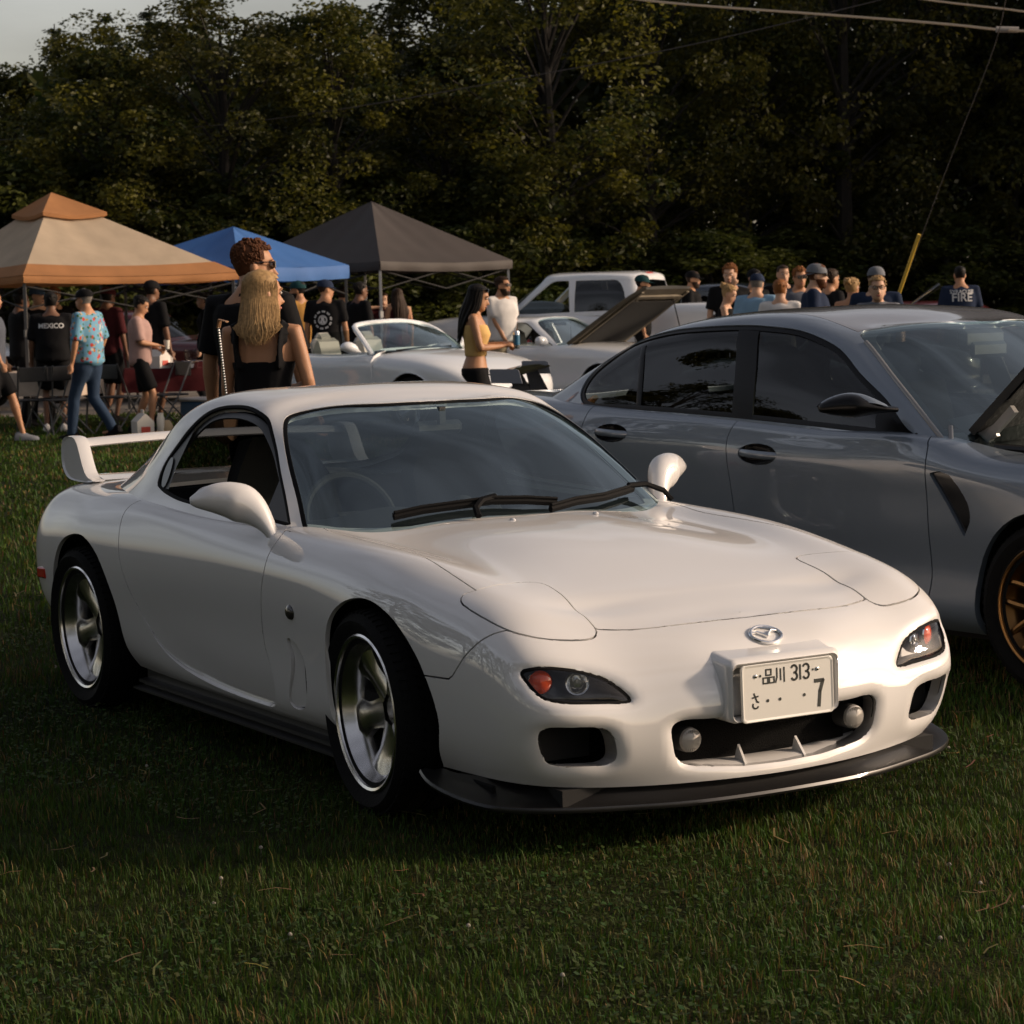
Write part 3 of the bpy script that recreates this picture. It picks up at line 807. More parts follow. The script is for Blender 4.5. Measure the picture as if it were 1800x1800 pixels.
# air intakes
for sy in (-1, 1):
    MB().box((.68, sy * .63, .325), (.16, .2, .12)).build('intake_duct', VOID, rx, smooth=False)
MB().box((.80, 0, .30), (.1, .80, .22)).build('grille_duct', VOID, rx, smooth=False)
core = MB().box((.858, 0, .30), (.02, .62, .13))
core.build('intercooler', mat('radiator_core', (.004, .004, .004), .9, bump=.6, bscale=300, spec=.1), rx)
for sy in (-1, 1):
    f_ = MB().lathe([(0, .018), (.02, .016), (.034, .006), (.037, -.004), (.037, -.05), (0, -.06)], 28, 'X', c=(.925, sy * .298, .308)).build('fog_lamp', mat('fog_housing', (.03, .03, .03), .4), rx)
    fl = MB().lathe([(0, .024), (.02, .022), (.034, .013), (.036, .004)], 28, 'X', c=(.925, sy * .298, .308))
    for t in range(-5, 6):
        fl.box((.945 - abs(t) * .0016, sy * .298 + t * .006, .308), (.006, .0018, .06 * math.sqrt(max(.1, 1 - (t / 5.6) ** 2))))
    fl.build('ribbed_lens', mat('fog_glass', (.42, .40, .37), .14, coat=1, trans=.3), f_)
    fin = MB().add([(.95, sy * .105, .205), (.885, sy * .098, .212), (.90, sy * .10, .268), (.95, sy * .113, .205), (.885, sy * .112, .212), (.90, sy * .108, .268)], [(0, 1, 2), (3, 5, 4), (0, 3, 4, 1), (1, 4, 5, 2), (2, 5, 3, 0)])
    fin.build('intake_fin', PEARL, rx)
sc_ = MB()
G = []
for t in np.linspace(-.36, .36, 25):
    xx = .975 - .33 * t * t
    zz = .209 + .02 * (abs(t) / .36) ** 3
    G.append([(xx - .015, t, zz - .014), (xx - .02, t, zz + .002), (xx - .05, t, zz + .014), (xx - .10, t, zz + .018), (xx - .14, t, zz + .012)])
sc_.grid(G).build('intake_floor', PEARL, rx)

# front lip spoiler
LIPO = [(.40,-.885,.207),(.47,-.90,.190),(.58,-.895,.172),(.70,-.862,.156),(.78,-.80,.148),(.866,-.67,.145),(.92,-.515,.142),(.968,-.353,.14),(.99,-.172,.139),(.996,0,.139)]
LIPO = LIPO + [(p[0], -p[1], p[2]) for p in LIPO[-2::-1]]
LIPI = [(.40,-.80,.20),(.47,-.80,.20),(.55,-.775,.20),(.66,-.73,.197),(.74,-.67,.196),(.81,-.57,.195),(.86,-.44,.193),(.895,-.30,.19),(.91,-.15,.188),(.915,0,.188)]
LIPI = LIPI + [(p[0], -p[1], p[2]) for p in LIPI[-2::-1]]
A, B = curve(LIPO, 61), curve(LIPI, 61)
G = []
for a, b in zip(A, B):
    a, b = Vector(a), Vector(b)
    o_ = (a - b); o_.z = 0; o_.normalize()
    G.append([b + Vector((0, 0, -.03)), a + Vector((0, 0, -.012)), a + o_ * .004 + Vector((0, 0, -.004)), a + Vector((0, 0, .004)), a - o_ * .02 + Vector((0, 0, .004)), b * .55 + a * .45 + Vector((0, 0, .0)), b + o_ * .012 + Vector((0, 0, .004)), b])
MB().grid([[tuple(q) for q in r] for r in G]).build('front_lip', mat('satin_black_lip', (.009, .0085, .0085), .34, coat=.15), rx, angle=50)
for sy in (-1, 1):
    MB().box((.60, sy * .80, .175), (.16, .012, .045), bev=.004).build('lip_bracket', BLACKTRIM, rx)
# side skirts, wheel wells and floor
for sy in (-1, 1):
    P = [(-1.96, .20), (-1.0, .192), (-.24, .19), (-.24, .135), (-.30, .125), (-1.9, .14)]
    G = []
    for t in np.linspace(0, 1, 12):
        x_ = -1.96 + 1.72 * t
        G.append([(x_, sy * .765, .215), (x_, sy * .765, .168), (x_, sy * .80, .163), (x_, sy * .80, .152), (x_, sy * .78, .149), (x_, sy * .78, .142), (x_, sy * .825, .138), (x_, sy * .825, .130), (x_, sy * .70, .125)])
    MB().grid(G).build('side_skirt', SATIN, rx, angle=20)
    for xc in (.03, -2.36):
        MB().lathe([(.0, sy * .55), (.395, sy * .55), (.395, sy * .785)], 24, 'Y', c=(xc, 0, .318), a0=-.05, a1=math.pi + .05).build('wheel_well', VOID, rx)
MB().box((-1.15, 0, .17), (4.0, 1.36, .05)).build('underbody', VOID, rx)
for (xc, sy, cam_, st) in ((0, -1, .02, -.085), (0, 1, -.02, -.085), (-2.425, -1, .03, 0), (-2.425, 1, -.03, 0)):
    wheel(rx, (xc, sy * .735, .316), .318, .245, .232, sy, SILVER, 'blade', 6, camber=cam_ * 1, steer=st, tw=.245, dish=.075)
# side lights
for sy in (-1, 1):
    v = body.drop((-.481, 0, .579), 1, -1)
    s_ = MB().lathe([(0, .012), (.014, .011), (.022, .006), (.026, 0), (.026, -.01)], 24, 'Y')
    s_.V = [(q[0] * 1.12, q[1] * sy, q[2]) for q in s_.V]
    s_.build('side_marker', mat('smoked_lens', (.03, .026, .026), .08, coat=1), rx, loc=(-.481, v.y * -sy, .579))
    v = body.drop((-2.80, 0, .50), 1, -1)
    MB().box((0, 0, 0), (.07, .018, .045), bev=.006).build('rear_side_marker', mat('red_lens', (.45, .02, .012), .1, coat=1), rx, loc=(-2.80, (v.y - .002) * -sy, .50), rot=(0, 0, sy * -.12))
# mirrors
MP = [(-.775, -.775, .795), (-.785, -.79, .825), (-.805, -.812, .862), (-.835, -.845, .898), (-.868, -.895, .921), (-.893, -.945, .926), (-.908, -.978, .923), (-.916, -1.0, .921), (-.920, -1.012, .920)]
MR = [(.048, .024), (.040, .026), (.038, .034), (.046, .056), (.056, .066), (.058, .064), (.053, .059), (.040, .045), (.010, .012)]
for sy in (-1, 1):
    P = curve(MP, 30); Q = curve([(a, b, 0) for a, b in MR], 30)
    m_ = MB().tube([(p[0], p[1] * -sy, p[2]) for p in P], [(max(.004, q[0]), max(.004, q[1])) for q in Q], 24, up=(0, 0, 1))
    h_ = m_.build('door_mirror', PEARL, rx, angle=70)
    mg = MB().lathe([(0, 0), (.04, -.002)], 24, 'X'); mg.V = [(v[0], v[1] * 1.4, v[2] * 1.05) for v in mg.V]
    mg.build('mirror_glass', CHROME, h_, loc=(-.948, sy * .925, .924), rot=(0, 0, sy * .25))
# wipers
def wiper(P, arm, nm):
    w_ = MB().tube(P, [(.010, .014)] * len(P), 6)
    w_.tube([(p[0] + .006, p[1], p[2] + .014) for p in P], .006, 6)
    a_ = w_.build(nm, BLACKTRIM, rx)
    MB().tube(arm, [(.012, .010)] * len(arm), 6).build('wiper_arm', BLACKTRIM, a_)
wiper([(-.500,-.468,.860),(-.492,-.363,.874),(-.470,-.11,.890),(-.452,.02,.884),(-.448,.137,.871)], [(-.40,-.20,.85),(-.435,-.19,.875),(-.462,-.15,.898),(-.472,-.09,.906)], 'wiper')
wiper([(-.415,.093,.854),(-.45,.22,.868),(-.478,.352,.872),(-.53,.48,.884),(-.552,.524,.889)], [(-.52,.672,.84),(-.54,.65,.875),(-.55,.58,.902),(-.542,.50,.902)], 'wiper')
for yy in (-.11, .22):
    MB().ball((-.33, yy, .836), (.014, .009, .007), 10, 6).build('washer_nozzle', PEARL, rx)
# bracket, number plate, badge
bk = MB()
def rr(yc, zc, hw, hh, r_, n=5):
    L = []
    for sx, sz, a0 in ((1, 1, 0), (-1, 1, 90), (-1, -1, 180), (1, -1, 270)):
        for t in range(n + 1):
            a = R(a0 + 90 * t / n); L.append((yc + sx * (hw - r_) + r_ * math.cos(a), zc + sz * (hh - r_) + r_ * math.sin(a)))
    return L
o1, o2, o3_ = rr(-.02, .447, .198, .092, .022), rr(-.02, .442, .190, .083, .02), rr(-.02, .440, .178, .072, .015)
G = [[(.90, p[0], p[1] + .01) for p in rr(-.02, .45, .215, .10, .03)], [(.985, p[0], p[1]) for p in o1], [(1.012, p[0], p[1]) for p in o1], [(1.02, p[0], p[1]) for p in o2], [(1.005, p[0], p[1]) for p in o3_], [(.95, p[0], p[1]) for p in o3_]]
bk.grid([g_ + g_[:1] for g_ in G]).build('plate_bracket', PEARL, rx, angle=70)
PLATEM = mat('plate_white', (.62, .61, .57), .4)
INK = mat('plate_green_black_ink', (.01, .014, .012), .5)
plate = MB()
g1, g2 = rr(0, 0, .165, .0825, .012), rr(0, 0, .157, .0745, .010)
plate.grid([[(-.004, p[0], p[1]) for p in g1 + g1[:1]], [(.002, p[0], p[1]) for p in g1 + g1[:1]], [(.0035, p[0] * .985, p[1] * .975) for p in g1 + g1[:1]], [(.001, p[0], p[1]) for p in g2 + g2[:1]]])
plate.add([(.001, p[0], p[1]) for p in g2], [tuple(range(len(g2)))])
PL = plate.build('number_plate', PLATEM, rx, loc=(1.022, -.0165, .436), rot=(0, R(-2), 0), angle=50)
def stroke(mb, pts, w_=.0045, x_=.0022):
    pts = [Vector((0, p[0], p[1])) for p in pts]
    for a, b in zip(pts, pts[1:]):
        t = (b - a).normalized(); s_ = Vector((0, -t.z, t.y)) * w_; e = t * w_ * .6
        q = [a - s_ - e, b - s_ + e, b + s_ + e, a + s_ - e]
        mb.add([(x_, v.y, v.z) for v in q] + [(x_ - .002, v.y, v.z) for v in q], [(0, 1, 2, 3), (0, 4, 5, 1), (1, 5, 6, 2), (2, 6, 7, 3), (3, 7, 4, 0)])
def arc(cx, cz, rx_, rz_, a0, a1, n=10): return [(cx + rx_ * math.cos(R(a0 + (a1 - a0) * t / n)), cz + rz_ * math.sin(R(a0 + (a1 - a0) * t / n))) for t in range(n + 1)]
def glyph(strokes):
    g_ = MB()
    for pts_, w_ in strokes: stroke(g_, pts_, w_)
    g_.build('plate_character', INK, PL, smooth=False, fix=False)
T, D_ = .045, -.022    # centre heights of the two rows
sq = lambda cy, cz, hw, hh: [(cy - hw, cz - hh), (cy - hw, cz + hh), (cy + hw, cz + hh), (cy + hw, cz - hh), (cy - hw, cz - hh)]
three = lambda cx: [(arc(cx, T + .0115, .0105, .0105, 150, -90), .003), (arc(cx, T - .0095, .0105, .0105, 90, -150), .003)]
glyph([(sq(-.068, T + .011, .009, .008), .0022), (sq(-.079, T - .012, .0085, .008), .0022), (sq(-.057, T - .012, .0085, .008), .0022)])
glyph([([(-.038, T + .02), (-.038, T - .006), (-.043, T - .02)], .0022), ([(-.025, T + .017), (-.025, T - .015)], .0022), ([(-.012, T + .02), (-.012, T - .021)], .0022)])
glyph(three(.024)); glyph([([(.046, T + .021), (.046, T - .02)], .003)]); glyph(three(.067))
glyph([([(.099, D_ + .036), (.128, D_ + .036), (.116, D_ + .005), (.111, D_ - .037)], .0055)])
glyph([([(-.128, D_ + .010), (-.108, D_ + .013)], .0022), ([(-.122, D_ + .022), (-.112, D_ - .002), (-.106, D_ - .004)], .0022), (arc(-.117, D_ - .012, .010, .009, 150, 330), .0022)])
for (cy, cz, r_) in ((-.074, D_ - .003, .005), (-.030, D_ - .003, .005), (.058, D_ + .0, .005), (-.098, T + .003, .004), (.092, T + .003, .0035)):
    MB().add([(.0022, cy + r_ * math.cos(a), cz + r_ * math.sin(a)) for a in np.linspace(0, 6.283, 14, False)], [tuple(range(14))]).build('plate_dot', INK, PL, smooth=False, fix=False)
for cy in (-.115, .108):
    MB().ball((.003, cy, T + .004), (.003, .006, .006), 10, 6).build('plate_screw', CHROME, PL)
em = MB()
v0 = body.drop((0, -.004, .576), 0, 1); nb = body.normal(Vector((v0.x, -.004, v0.z)))
E_ = [(0, .050 * math.cos(a) * (1 + .06 * math.cos(2 * a)), .036 * math.sin(a)) for a in np.linspace(0, 2 * math.pi, 33)]
em.tube(E_, [(.0055, .005)] * len(E_), 8, cap=False)
wing_ = [(0, -.046, .012), (0, -.026, .014), (0, -.010, .002), (0, 0, -.008), (0, .010, .002), (0, .026, .014), (0, .046, .012)]
em.tube(wing_, [(.003, .003), (.0065, .004), (.006, .004), (.007, .004), (.006, .004), (.0065, .004), (.003, .003)], 8)
em.build('nose_badge', CHROME, rx, loc=tuple(Vector((v0.x, v0.y, v0.z)) + nb * .005), rot=(0, -math.asin(min(1, nb.z)), 0))
# rear wing
EP = [(-3.10,.99),(-3.085,1.02),(-3.05,1.036),(-3.0,1.04),(-2.95,1.036),(-2.915,1.015),(-2.885,.97),(-2.85,.915),(-2.80,.875),(-2.74,.862),(-2.80,.853),(-2.96,.853),(-3.05,.868),(-3.10,.92)]
ep = smoothpoly(EP, 44)
wg = MB()
for sy in (-1, 1):
    G = []
    for yy, s_ in ((.648, .90), (.655, .97), (.640, 1), (.615, 1), (.600, .97), (.603, .90)):
        G.append([(-2.96 + (p[0] + 2.96) * s_, sy * yy, .93 + (p[1] - .93) * s_) for p in ep])
    wg.grid([g_ + g_[:1] for g_ in G]); wg.add(G[0], [tuple(range(44))]); wg.add(G[-1], [tuple(range(44))])
foil = [(-.07, .0), (-.05, .012), (-.01, .020), (.04, .018), (.068, .004), (.072, -.004), (.05, -.010), (0, -.006), (-.05, -.004)]
G = []
for yy in np.linspace(-.61, .61, 25):
    zz = 1.0 + .016 * (1 - (yy / .61) ** 2)
    G.append([(-3.02 + p[0], yy, zz + p[1] * 1.15) for p in foil])
wg.grid([g_ + g_[:1] for g_ in G])
wg.grid([[(-2.80, y_, .862), (-2.86, y_, .873), (-2.98, y_, .876), (-3.06, y_, .868)] for y_ in np.linspace(-.60, .60, 13)])
wg.build('rear_wing', PEARL, rx, angle=50)
MB().lathe([(0, .02), (.008, .018), (.012, .0), (.013, -.02)], 14, 'Z').build('aerial_base', mat('gloss_black', (.01, .01, .011), .12), rx, loc=(-2.98, -.60, .865))
# cabin
MB().box((-1.2, 0, .30), (2.2, 1.5, .1)).build('cabin_floor', VOID, rx)
G = []
for x_, z_ in ((-.50, .80), (-.62, .825), (-.78, .835), (-.86, .82), (-.90, .77), (-.90, .55), (-.86, .40)):
    G.append([(x_ + .05 * (1 - (y_ / .66) ** 2), y_, z_ + (.035 * math.exp(-((y_ + .36) / .17) ** 2) if z_ > .8 and x_ < -.7 else 0)) for y_ in np.linspace(-.70, .70, 29)])
MB().grid(G).build('dashboard', INT, rx)
MB().box((-1.0, 0, .45), (.7, .26, .22), bev=.05).build('centre_console', INT, rx)
for sy in (-1, 1):
    MB().box((-1.3, sy * .76, .60), (1.3, .05, .44), bev=.02).build('door_card', INT, rx)
    s_ = MB()
    G = []
    for t in np.linspace(0, 1, 12):
        w_ = .235 - .05 * t if t < .75 else (.235 - .05 * t) * (1 - 1.9 * (t - .75))
        x_, z_ = -1.42 - .24 * t, .46 + .60 * t
        G.append([(x_ - .07, sy * .37 - w_ * .9, z_), (x_ + .07, sy * .37 - w_, z_ + .02), (x_ + .055, sy * .37 - w_ * .75, z_ + .02), (x_ + .02, sy * .37, z_ + .01), (x_ + .055, sy * .37 + w_ * .75, z_ + .02), (x_ + .07, sy * .37 + w_, z_ + .02), (x_ - .07, sy * .37 + w_ * .9, z_), (x_ - .07, sy * .37 - w_ * .9, z_)])
    s_.grid(G); s_.add(G[-1], [tuple(range(8))])
    se = s_.build('seat', mat('seat_leather', (.012, .0115, .011), .7, bump=.15, bscale=180, spec=.1), rx, angle=60)
    MB().box((-1.25, sy * .37, .48), (.50, .46, .14), bev=.05).build('seat_cushion', MATS['seat_leather'], se)
stw = MB()
sw = [(0, .175 * math.cos(a), .175 * math.sin(a)) for a in np.linspace(0, 2 * math.pi, 33)]
stw.tube(sw, .014, 8, cap=False)
stw.box((-.005, 0, -.02), (.03, .12, .12), bev=.03); stw.box((0, 0, 0), (.015, .33, .03)); stw.box((0, 0, -.09), (.015, .03, .16))
stw.build('steering_wheel', INT, rx, loc=(-1.0, -.37, .80), rot=(0, R(-22), 0))
gp_ = MB().ball((-.80, .08, .855), (.035, .045, .035), 14, 10).ball((-.80, -.03, .853), (.035, .045, .033), 14, 10).box((-.80, .025, .825), (.08, .2, .04), bev=.02)
gp_.build('gauge_pod', INT, rx)
rm = MB().box((-1.02, .0, 1.115), (.035, .20, .05), bev=.015).box((-.99, 0, 1.16), (.02, .025, .06))
rm.build('rear_view_mirror', SATIN, rx)
MB().box((-1.95, 0, .70), (.05, 1.35, .36)).build('rear_bulkhead', INT, rx)
gh.panel('headliner', INT, rx, None, both=True, gap=.006, flange=0, off=-.022)
# ================================================================ the grey saloon beside it (own frame: front axle at x = 0, right side at -y)
MG = [
 colx(-3.95, [(.02,.34),(.02,.42),(.02,.52),(.02,.66),(.02,.82),(.02,.95),(.02,1.04),(.02,1.07),(.01,1.08)]),
 colx(-3.88, [(.55,.32),(.62,.4),(.65,.5),(.66,.65),(.65,.82),(.62,.95),(.57,1.04),(.47,1.075),(.3,1.085)]),
 colx(-3.68, [(.78,.3),(.84,.38),(.865,.5),(.875,.65),(.865,.82),(.835,.96),(.785,1.05),(.70,1.085),(.5,1.095)]),
 colx(-3.3,  [(.84,.24),(.90,.33),(.92,.47),(.93,.63),(.925,.81),(.905,.95),(.865,1.04),(.80,1.082),(.6,1.095)]),
 colx(-2.86, [(.86,.2),(.92,.28),(.94,.45),(.95,.62),(.95,.80),(.945,.935),(.92,1.012),(.885,1.058),(.77,1.07)]),
 colx(-2.3,  [(.86,.2),(.917,.27),(.912,.43),(.93,.60),(.945,.78),(.95,.915),(.932,.99),(.905,1.035),(.79,1.045)]),
 colx(-1.73, [(.86,.2),(.915,.27),(.90,.42),(.912,.58),(.935,.765),(.946,.893),(.93,.968),(.908,1.012),(.80,1.022)]),
 colx(-1.1,  [(.86,.2),(.915,.27),(.898,.42),(.91,.58),(.93,.75),(.942,.873),(.925,.943),(.905,.983),(.80,.993)]),
 colx(-.66,  [(.86,.2),(.915,.27),(.905,.42),(.915,.58),(.93,.74),(.942,.86),(.925,.93),(.90,.968),(.80,.985)]),
 colx(-.34,  [(.87,.2),(.925,.27),(.918,.42),(.928,.58),(.942,.735),(.942,.84),(.90,.893),(.83,.915),(.73,.922)]),
 colx(0,     [(.88,.2),(.94,.28),(.952,.43),(.957,.58),(.952,.72),(.93,.82),(.88,.878),(.80,.905),(.72,.912)]),
 colx(.4,    [(.87,.2),(.93,.28),(.945,.42),(.95,.55),(.94,.68),(.91,.77),(.85,.83),(.77,.862),(.70,.87)]),
 colx(.68,   [(.80,.2),(.86,.28),(.87,.4),(.865,.52),(.85,.64),(.81,.73),(.75,.78),(.68,.81),(.6,.815)]),
 colx(.82,   [(.5,.2),(.55,.28),(.56,.4),(.56,.52),(.55,.64),(.52,.72),(.48,.76),(.42,.78),(.35,.785)]),
 colx(.85,   [(.02,.2),(.02,.28),(.02,.4),(.02,.52),(.02,.64),(.02,.72),(.02,.76),(.02,.78),(.02,.785)]),
]
MGV = net(np.array(MG).transpose(1, 0, 2), 190, 64)
MH = [
 col3([(-3.42,0,1.05),(-3.30,0,1.09),(-3.15,0,1.15),(-2.97,0,1.235),(-2.72,0,1.345),(-2.5,0,1.42),(-2.4,0,1.44)]),
 col3([(-3.38,.45,1.045),(-3.27,.45,1.085),(-3.12,.44,1.145),(-2.94,.43,1.23),(-2.69,.42,1.34),(-2.45,.30,1.43),(-2.33,0,1.456)]),
 col3([(-3.33,.76,1.02),(-3.20,.72,1.09),(-3.04,.695,1.165),(-2.86,.67,1.245),(-2.62,.62,1.35),(-2.36,.42,1.445),(-2.22,0,1.472)]),
 col3([(-3.0,.87,1.0),(-2.93,.85,1.075),(-2.84,.82,1.17),(-2.70,.775,1.27),(-2.50,.70,1.38),(-2.25,.48,1.462),(-2.10,0,1.485)]),
 col3([(-2.5,.905,.99),(-2.48,.885,1.07),(-2.44,.855,1.16),(-2.38,.81,1.28),(-2.28,.725,1.412),(-2.08,.50,1.478),(-1.95,0,1.497)]),
 col3([(-2.0,.915,.97),(-2.0,.893,1.06),(-1.99,.862,1.16),(-1.97,.815,1.285),(-1.93,.73,1.438),(-1.85,.50,1.486),(-1.78,0,1.503)]),
 col3([(-1.4,.915,.94),(-1.43,.89,1.04),(-1.47,.858,1.15),(-1.53,.81,1.28),(-1.60,.72,1.437),(-1.62,.50,1.482),(-1.6,0,1.498)]),
 col3([(-.95,.905,.92),(-1.02,.88,1.02),(-1.12,.845,1.13),(-1.24,.795,1.26),(-1.40,.71,1.412),(-1.46,.50,1.46),(-1.45,0,1.48)]),
 col3([(-.60,.885,.91),(-.72,.86,.995),(-.87,.82,1.11),(-1.05,.765,1.24),(-1.25,.685,1.382),(-1.33,.48,1.43),(-1.32,0,1.455)]),
 col3([(-.50,.82,.92),(-.64,.795,1.005),(-.80,.755,1.12),(-.99,.70,1.245),(-1.19,.63,1.38),(-1.27,.44,1.42),(-1.25,0,1.44)]),
 col3([(-.36,.6,.92),(-.52,.58,1.02),(-.70,.555,1.14),(-.90,.515,1.265),(-1.13,.465,1.40),(-1.20,.33,1.42),(-1.19,0,1.43)]),
 col3([(-.28,.3,.92),(-.45,.29,1.03),(-.63,.275,1.15),(-.84,.255,1.275),(-1.08,.23,1.41),(-1.14,.17,1.42),(-1.14,0,1.424)]),
 col3([(-.26,0,.92),(-.43,0,1.035),(-.61,0,1.155),(-.82,0,1.28),(-1.06,0,1.412),(-1.10,0,1.418),(-1.11,0,1.42)]),
]
MHV = net(np.array(MH).transpose(1, 0, 2), 170, 52, mir_u=(True, True), mir_v=(False, True))
GREY = mat('slate_grey_paint', (.15, .185, .23), .42, metal=.25, coat=1.0, coat_r=.006, coat_ior=1.85)
GLOSSK = mat('gloss_black', (.01, .01, .011), .12, coat=.5)
BRONZE = mat('bronze_alloy', (.30, .16, .06), .38, metal=1.0)
DTRIM = mat('deep_black_trim', (.004, .004, .0045), .3, spec=.25)
PRIV = glass('privacy_glass', (.16, .18, .18), 1.42, base=.01)
m3 = thing('grey_saloon', 'grey four-door saloon with open bonnet and bronze wheels beside the white coupe', 'car', (-.31571, 3.1143, 0), R(7.3))
mb_ = Skin(MGV)
sd = lambda c, n: c.y < -.45
def arch(xc, zc, r_, n=28, k=1.0): return [(xc + r_ * k * math.cos(a), zc + r_ * math.sin(a)) for a in np.linspace(-.75, math.pi + .75, n)]
mb_.cut([(.33, .05)] + arch(0, .345, .372)[3:-3] + [(-.345, .05)], 1, 'hole', where=sd)
mb_.cut([(-2.52, .05)] + arch(-2.857, .345, .38)[3:-3] + [(-3.19, .05)], 1, 'hole', where=sd)
FD = [(-.66, .985), (-.625, .955), (-.613, .90), (-.611, .85), (-.616, .62), (-.613, .5), (-.612, .384), (-.63, .30)]
BS = [(-1.705, 1.05), (-1.715, 1.015), (-1.742, .965), (-1.75, .93), (-1.745, .80), (-1.735, .63), (-1.725, .45), (-1.72, .30)]
RS = [(-2.69, 1.07), (-2.70, 1.045), (-2.722, .985), (-2.72, .90), (-2.62, .78), (-2.50, .68), (-2.43, .55), (-2.42, .30)]
c_ = lambda P, n=18: [tuple(q) for q in curve(P, n)]
mb_.cut(c_(FD) + c_(BS)[::-1] + [(-1.3, 1.2)], 1, 'front_door', where=sd, only=0)
mb_.cut(c_(BS) + c_(RS)[::-1] + [(-2.2, 1.2)], 1, 'rear_door', where=sd, only=0)
mb_.cut([(-.63, .21), (-.63, .298), (-2.42, .298), (-2.42, .21), (-2.42, .1), (-.63, .1)], 1, 'sill', where=sd, only=0)
MV = [(-.585, .836), (-.54, .845), (-.487, .833), (-.43, .775), (-.392, .70), (-.395, .65), (-.427, .596), (-.50, .71)]
mb_.mark('fender', lambda c: c.x > -.68 and c.y < -.3)
mb_.cut([MV[0], MV[1], MV[2]] + c_(MV[2:6], 10)[1:] + [MV[6], MV[7]], 1, 'vent', where=sd, only='fender')
HND = [(-2.515, .938, .112, .040), (-1.560, .876, .115, .044)]
for (hx, hz, hw, hh), lab in zip(HND, ('rear_door', 'front_door')):
    mb_.cut([(hx + hw * math.cos(a), hz + hh * math.sin(a)) for a in np.linspace(0, 2 * math.pi, 32, False)], 1, 'hole', where=sd, only=lab)
mb_.clean()
def mcrease(p, n):
    return p
for mr in (False, True):
    mb_.panel('front_fender', GREY, m3, 'fender', mirror=mr, flange=.03)
    mb_.panel('front_door', GREY, m3, 'front_door', mirror=mr, flange=.03, gap=.0022)
    mb_.panel('rear_door', GREY, m3, 'rear_door', mirror=mr, flange=.03, gap=.0022)
    mb_.panel('side_sill', GREY, m3, 'sill', mirror=mr, flange=.02)
    mb_.panel('rear_quarter', GREY, m3, None, mirror=mr, flange=.03)
    vt = mb_.panel('fender_vent', GLOSSK, m3, 'vent', mirror=mr, flange=0, gap=0, off=-.014)
    for (hx, hz, hw, hh) in HND:
        v = mb_.drop((hx, 0, hz), 1, -1); s_ = 1 if mr else -1
        cup = MB()
        cup.lathe([(1, 0), (.85, .35), (.5, .75), (0, .9)], 24, 'Y')
        cup.V = [(hx + q[0] * hw, (v.y + .002 + q[1] * .05) * -s_, hz + q[2] * hh) for q in cup.V]
        hd_ = cup.build('handle_recess', GLOSSK, m3)
        P = [(hx - hw * .95, (v.y + .012) * -s_, hz + .004), (hx - hw * .6, (v.y - .012) * -s_, hz + .004), (hx, (v.y - .022) * -s_, hz + .002), (hx + hw * .6, (v.y - .012) * -s_, hz - .002), (hx + hw * .95, (v.y + .012) * -s_, hz - .004)]
        MB().tube(c_(P, 14), [(.012, .017)] * 14, 10, up=(0, 0, 1)).build('door_handle', GREY, hd_, angle=70)
mb_.panel('inner_shell', VOID, m3, [None, 'fender', 'front_door', 'rear_door', 'sill', 'vent'], both=True, gap=0, flange=0, off=-.034, raw=True, ftest=lambda c: c.z > .32 and not (abs(c.x) < .44 and c.z < .78) and not (abs(c.x + 2.857) < .44 and c.z < .78))
mh_ = Skin(MHV)
MD = [(-.665,.962),(-.77,1.003),(-.892,1.10),(-1.098,1.226),(-1.227,1.316),(-1.371,1.372),(-1.506,1.405),(-1.679,1.421),(-1.803,1.427),(-2.134,1.419),(-2.344,1.402),(-2.562,1.357),(-2.675,1.31),(-2.79,1.236),(-2.835,1.171),(-2.842,1.11),(-2.80,1.065),(-2.725,1.047),(-2.39,1.046),(-1.735,1.026),(-1.255,1.002),(-.87,.980)]
md = c_(MD[:17], 56) + c_(MD[17:], 22)
mh_.cut(md, 1, 'dlo', where=lambda c, n: c.y < -.45)
MW = [(-.52,-.862),(-.651,-.825),(-.82,-.782),(-1.0,-.728),(-1.15,-.685),(-1.215,-.66),(-1.235,-.62),(-1.225,-.56),(-1.16,-.33),(-1.125,-.12),(-1.12,0)]
mw = c_(MW, 44)
mh_.cut(mw + [(-1.12, .06), (-.1, .06), (-.1, -.95), (-.45, -.95)], 2, 'ws', only=0, where=lambda c, n: c.x > -1.4)
mh_.cut(c_([(-2.60, 0), (-2.61, -.35), (-2.68, -.52), (-2.90, -.60), (-3.15, -.63), (-3.24, -.55), (-3.27, -.30), (-3.28, 0)], 40) + [(-3.28, .06), (-2.6, .06)], 2, 'rw', only=0, where=lambda c, n: c.x < -2.3)
mh_.cut(c_([(-1.245, -.645), (-1.35, -.635), (-1.5, -.625), (-1.9, -.615), (-2.2, -.60), (-2.45, -.56), (-2.52, -.52)], 24) + [(-2.57, -.3), (-2.57, .06), (-1.15, .06), (-1.14, -.12), (-1.175, -.33), (-1.24, -.58)], 2, 'rooftop', only=0)
mh_.clean()
mh_.panel('cabin_frame', GREY, m3, None, both=True, flange=.03, gap=.0015)
mh_.panel('roof_panel', mat('silver_roof', (.20, .19, .19), .32, metal=.4, coat=1.0), m3, 'rooftop', both=True, flange=.02, gap=.002)
mh_.panel('windshield', WSG, m3, 'ws', both=True, flange=0, gap=.003, off=-.004)
mh_.panel('rear_window', PRIV, m3, 'rw', both=True, flange=0, gap=.003, off=-.004)
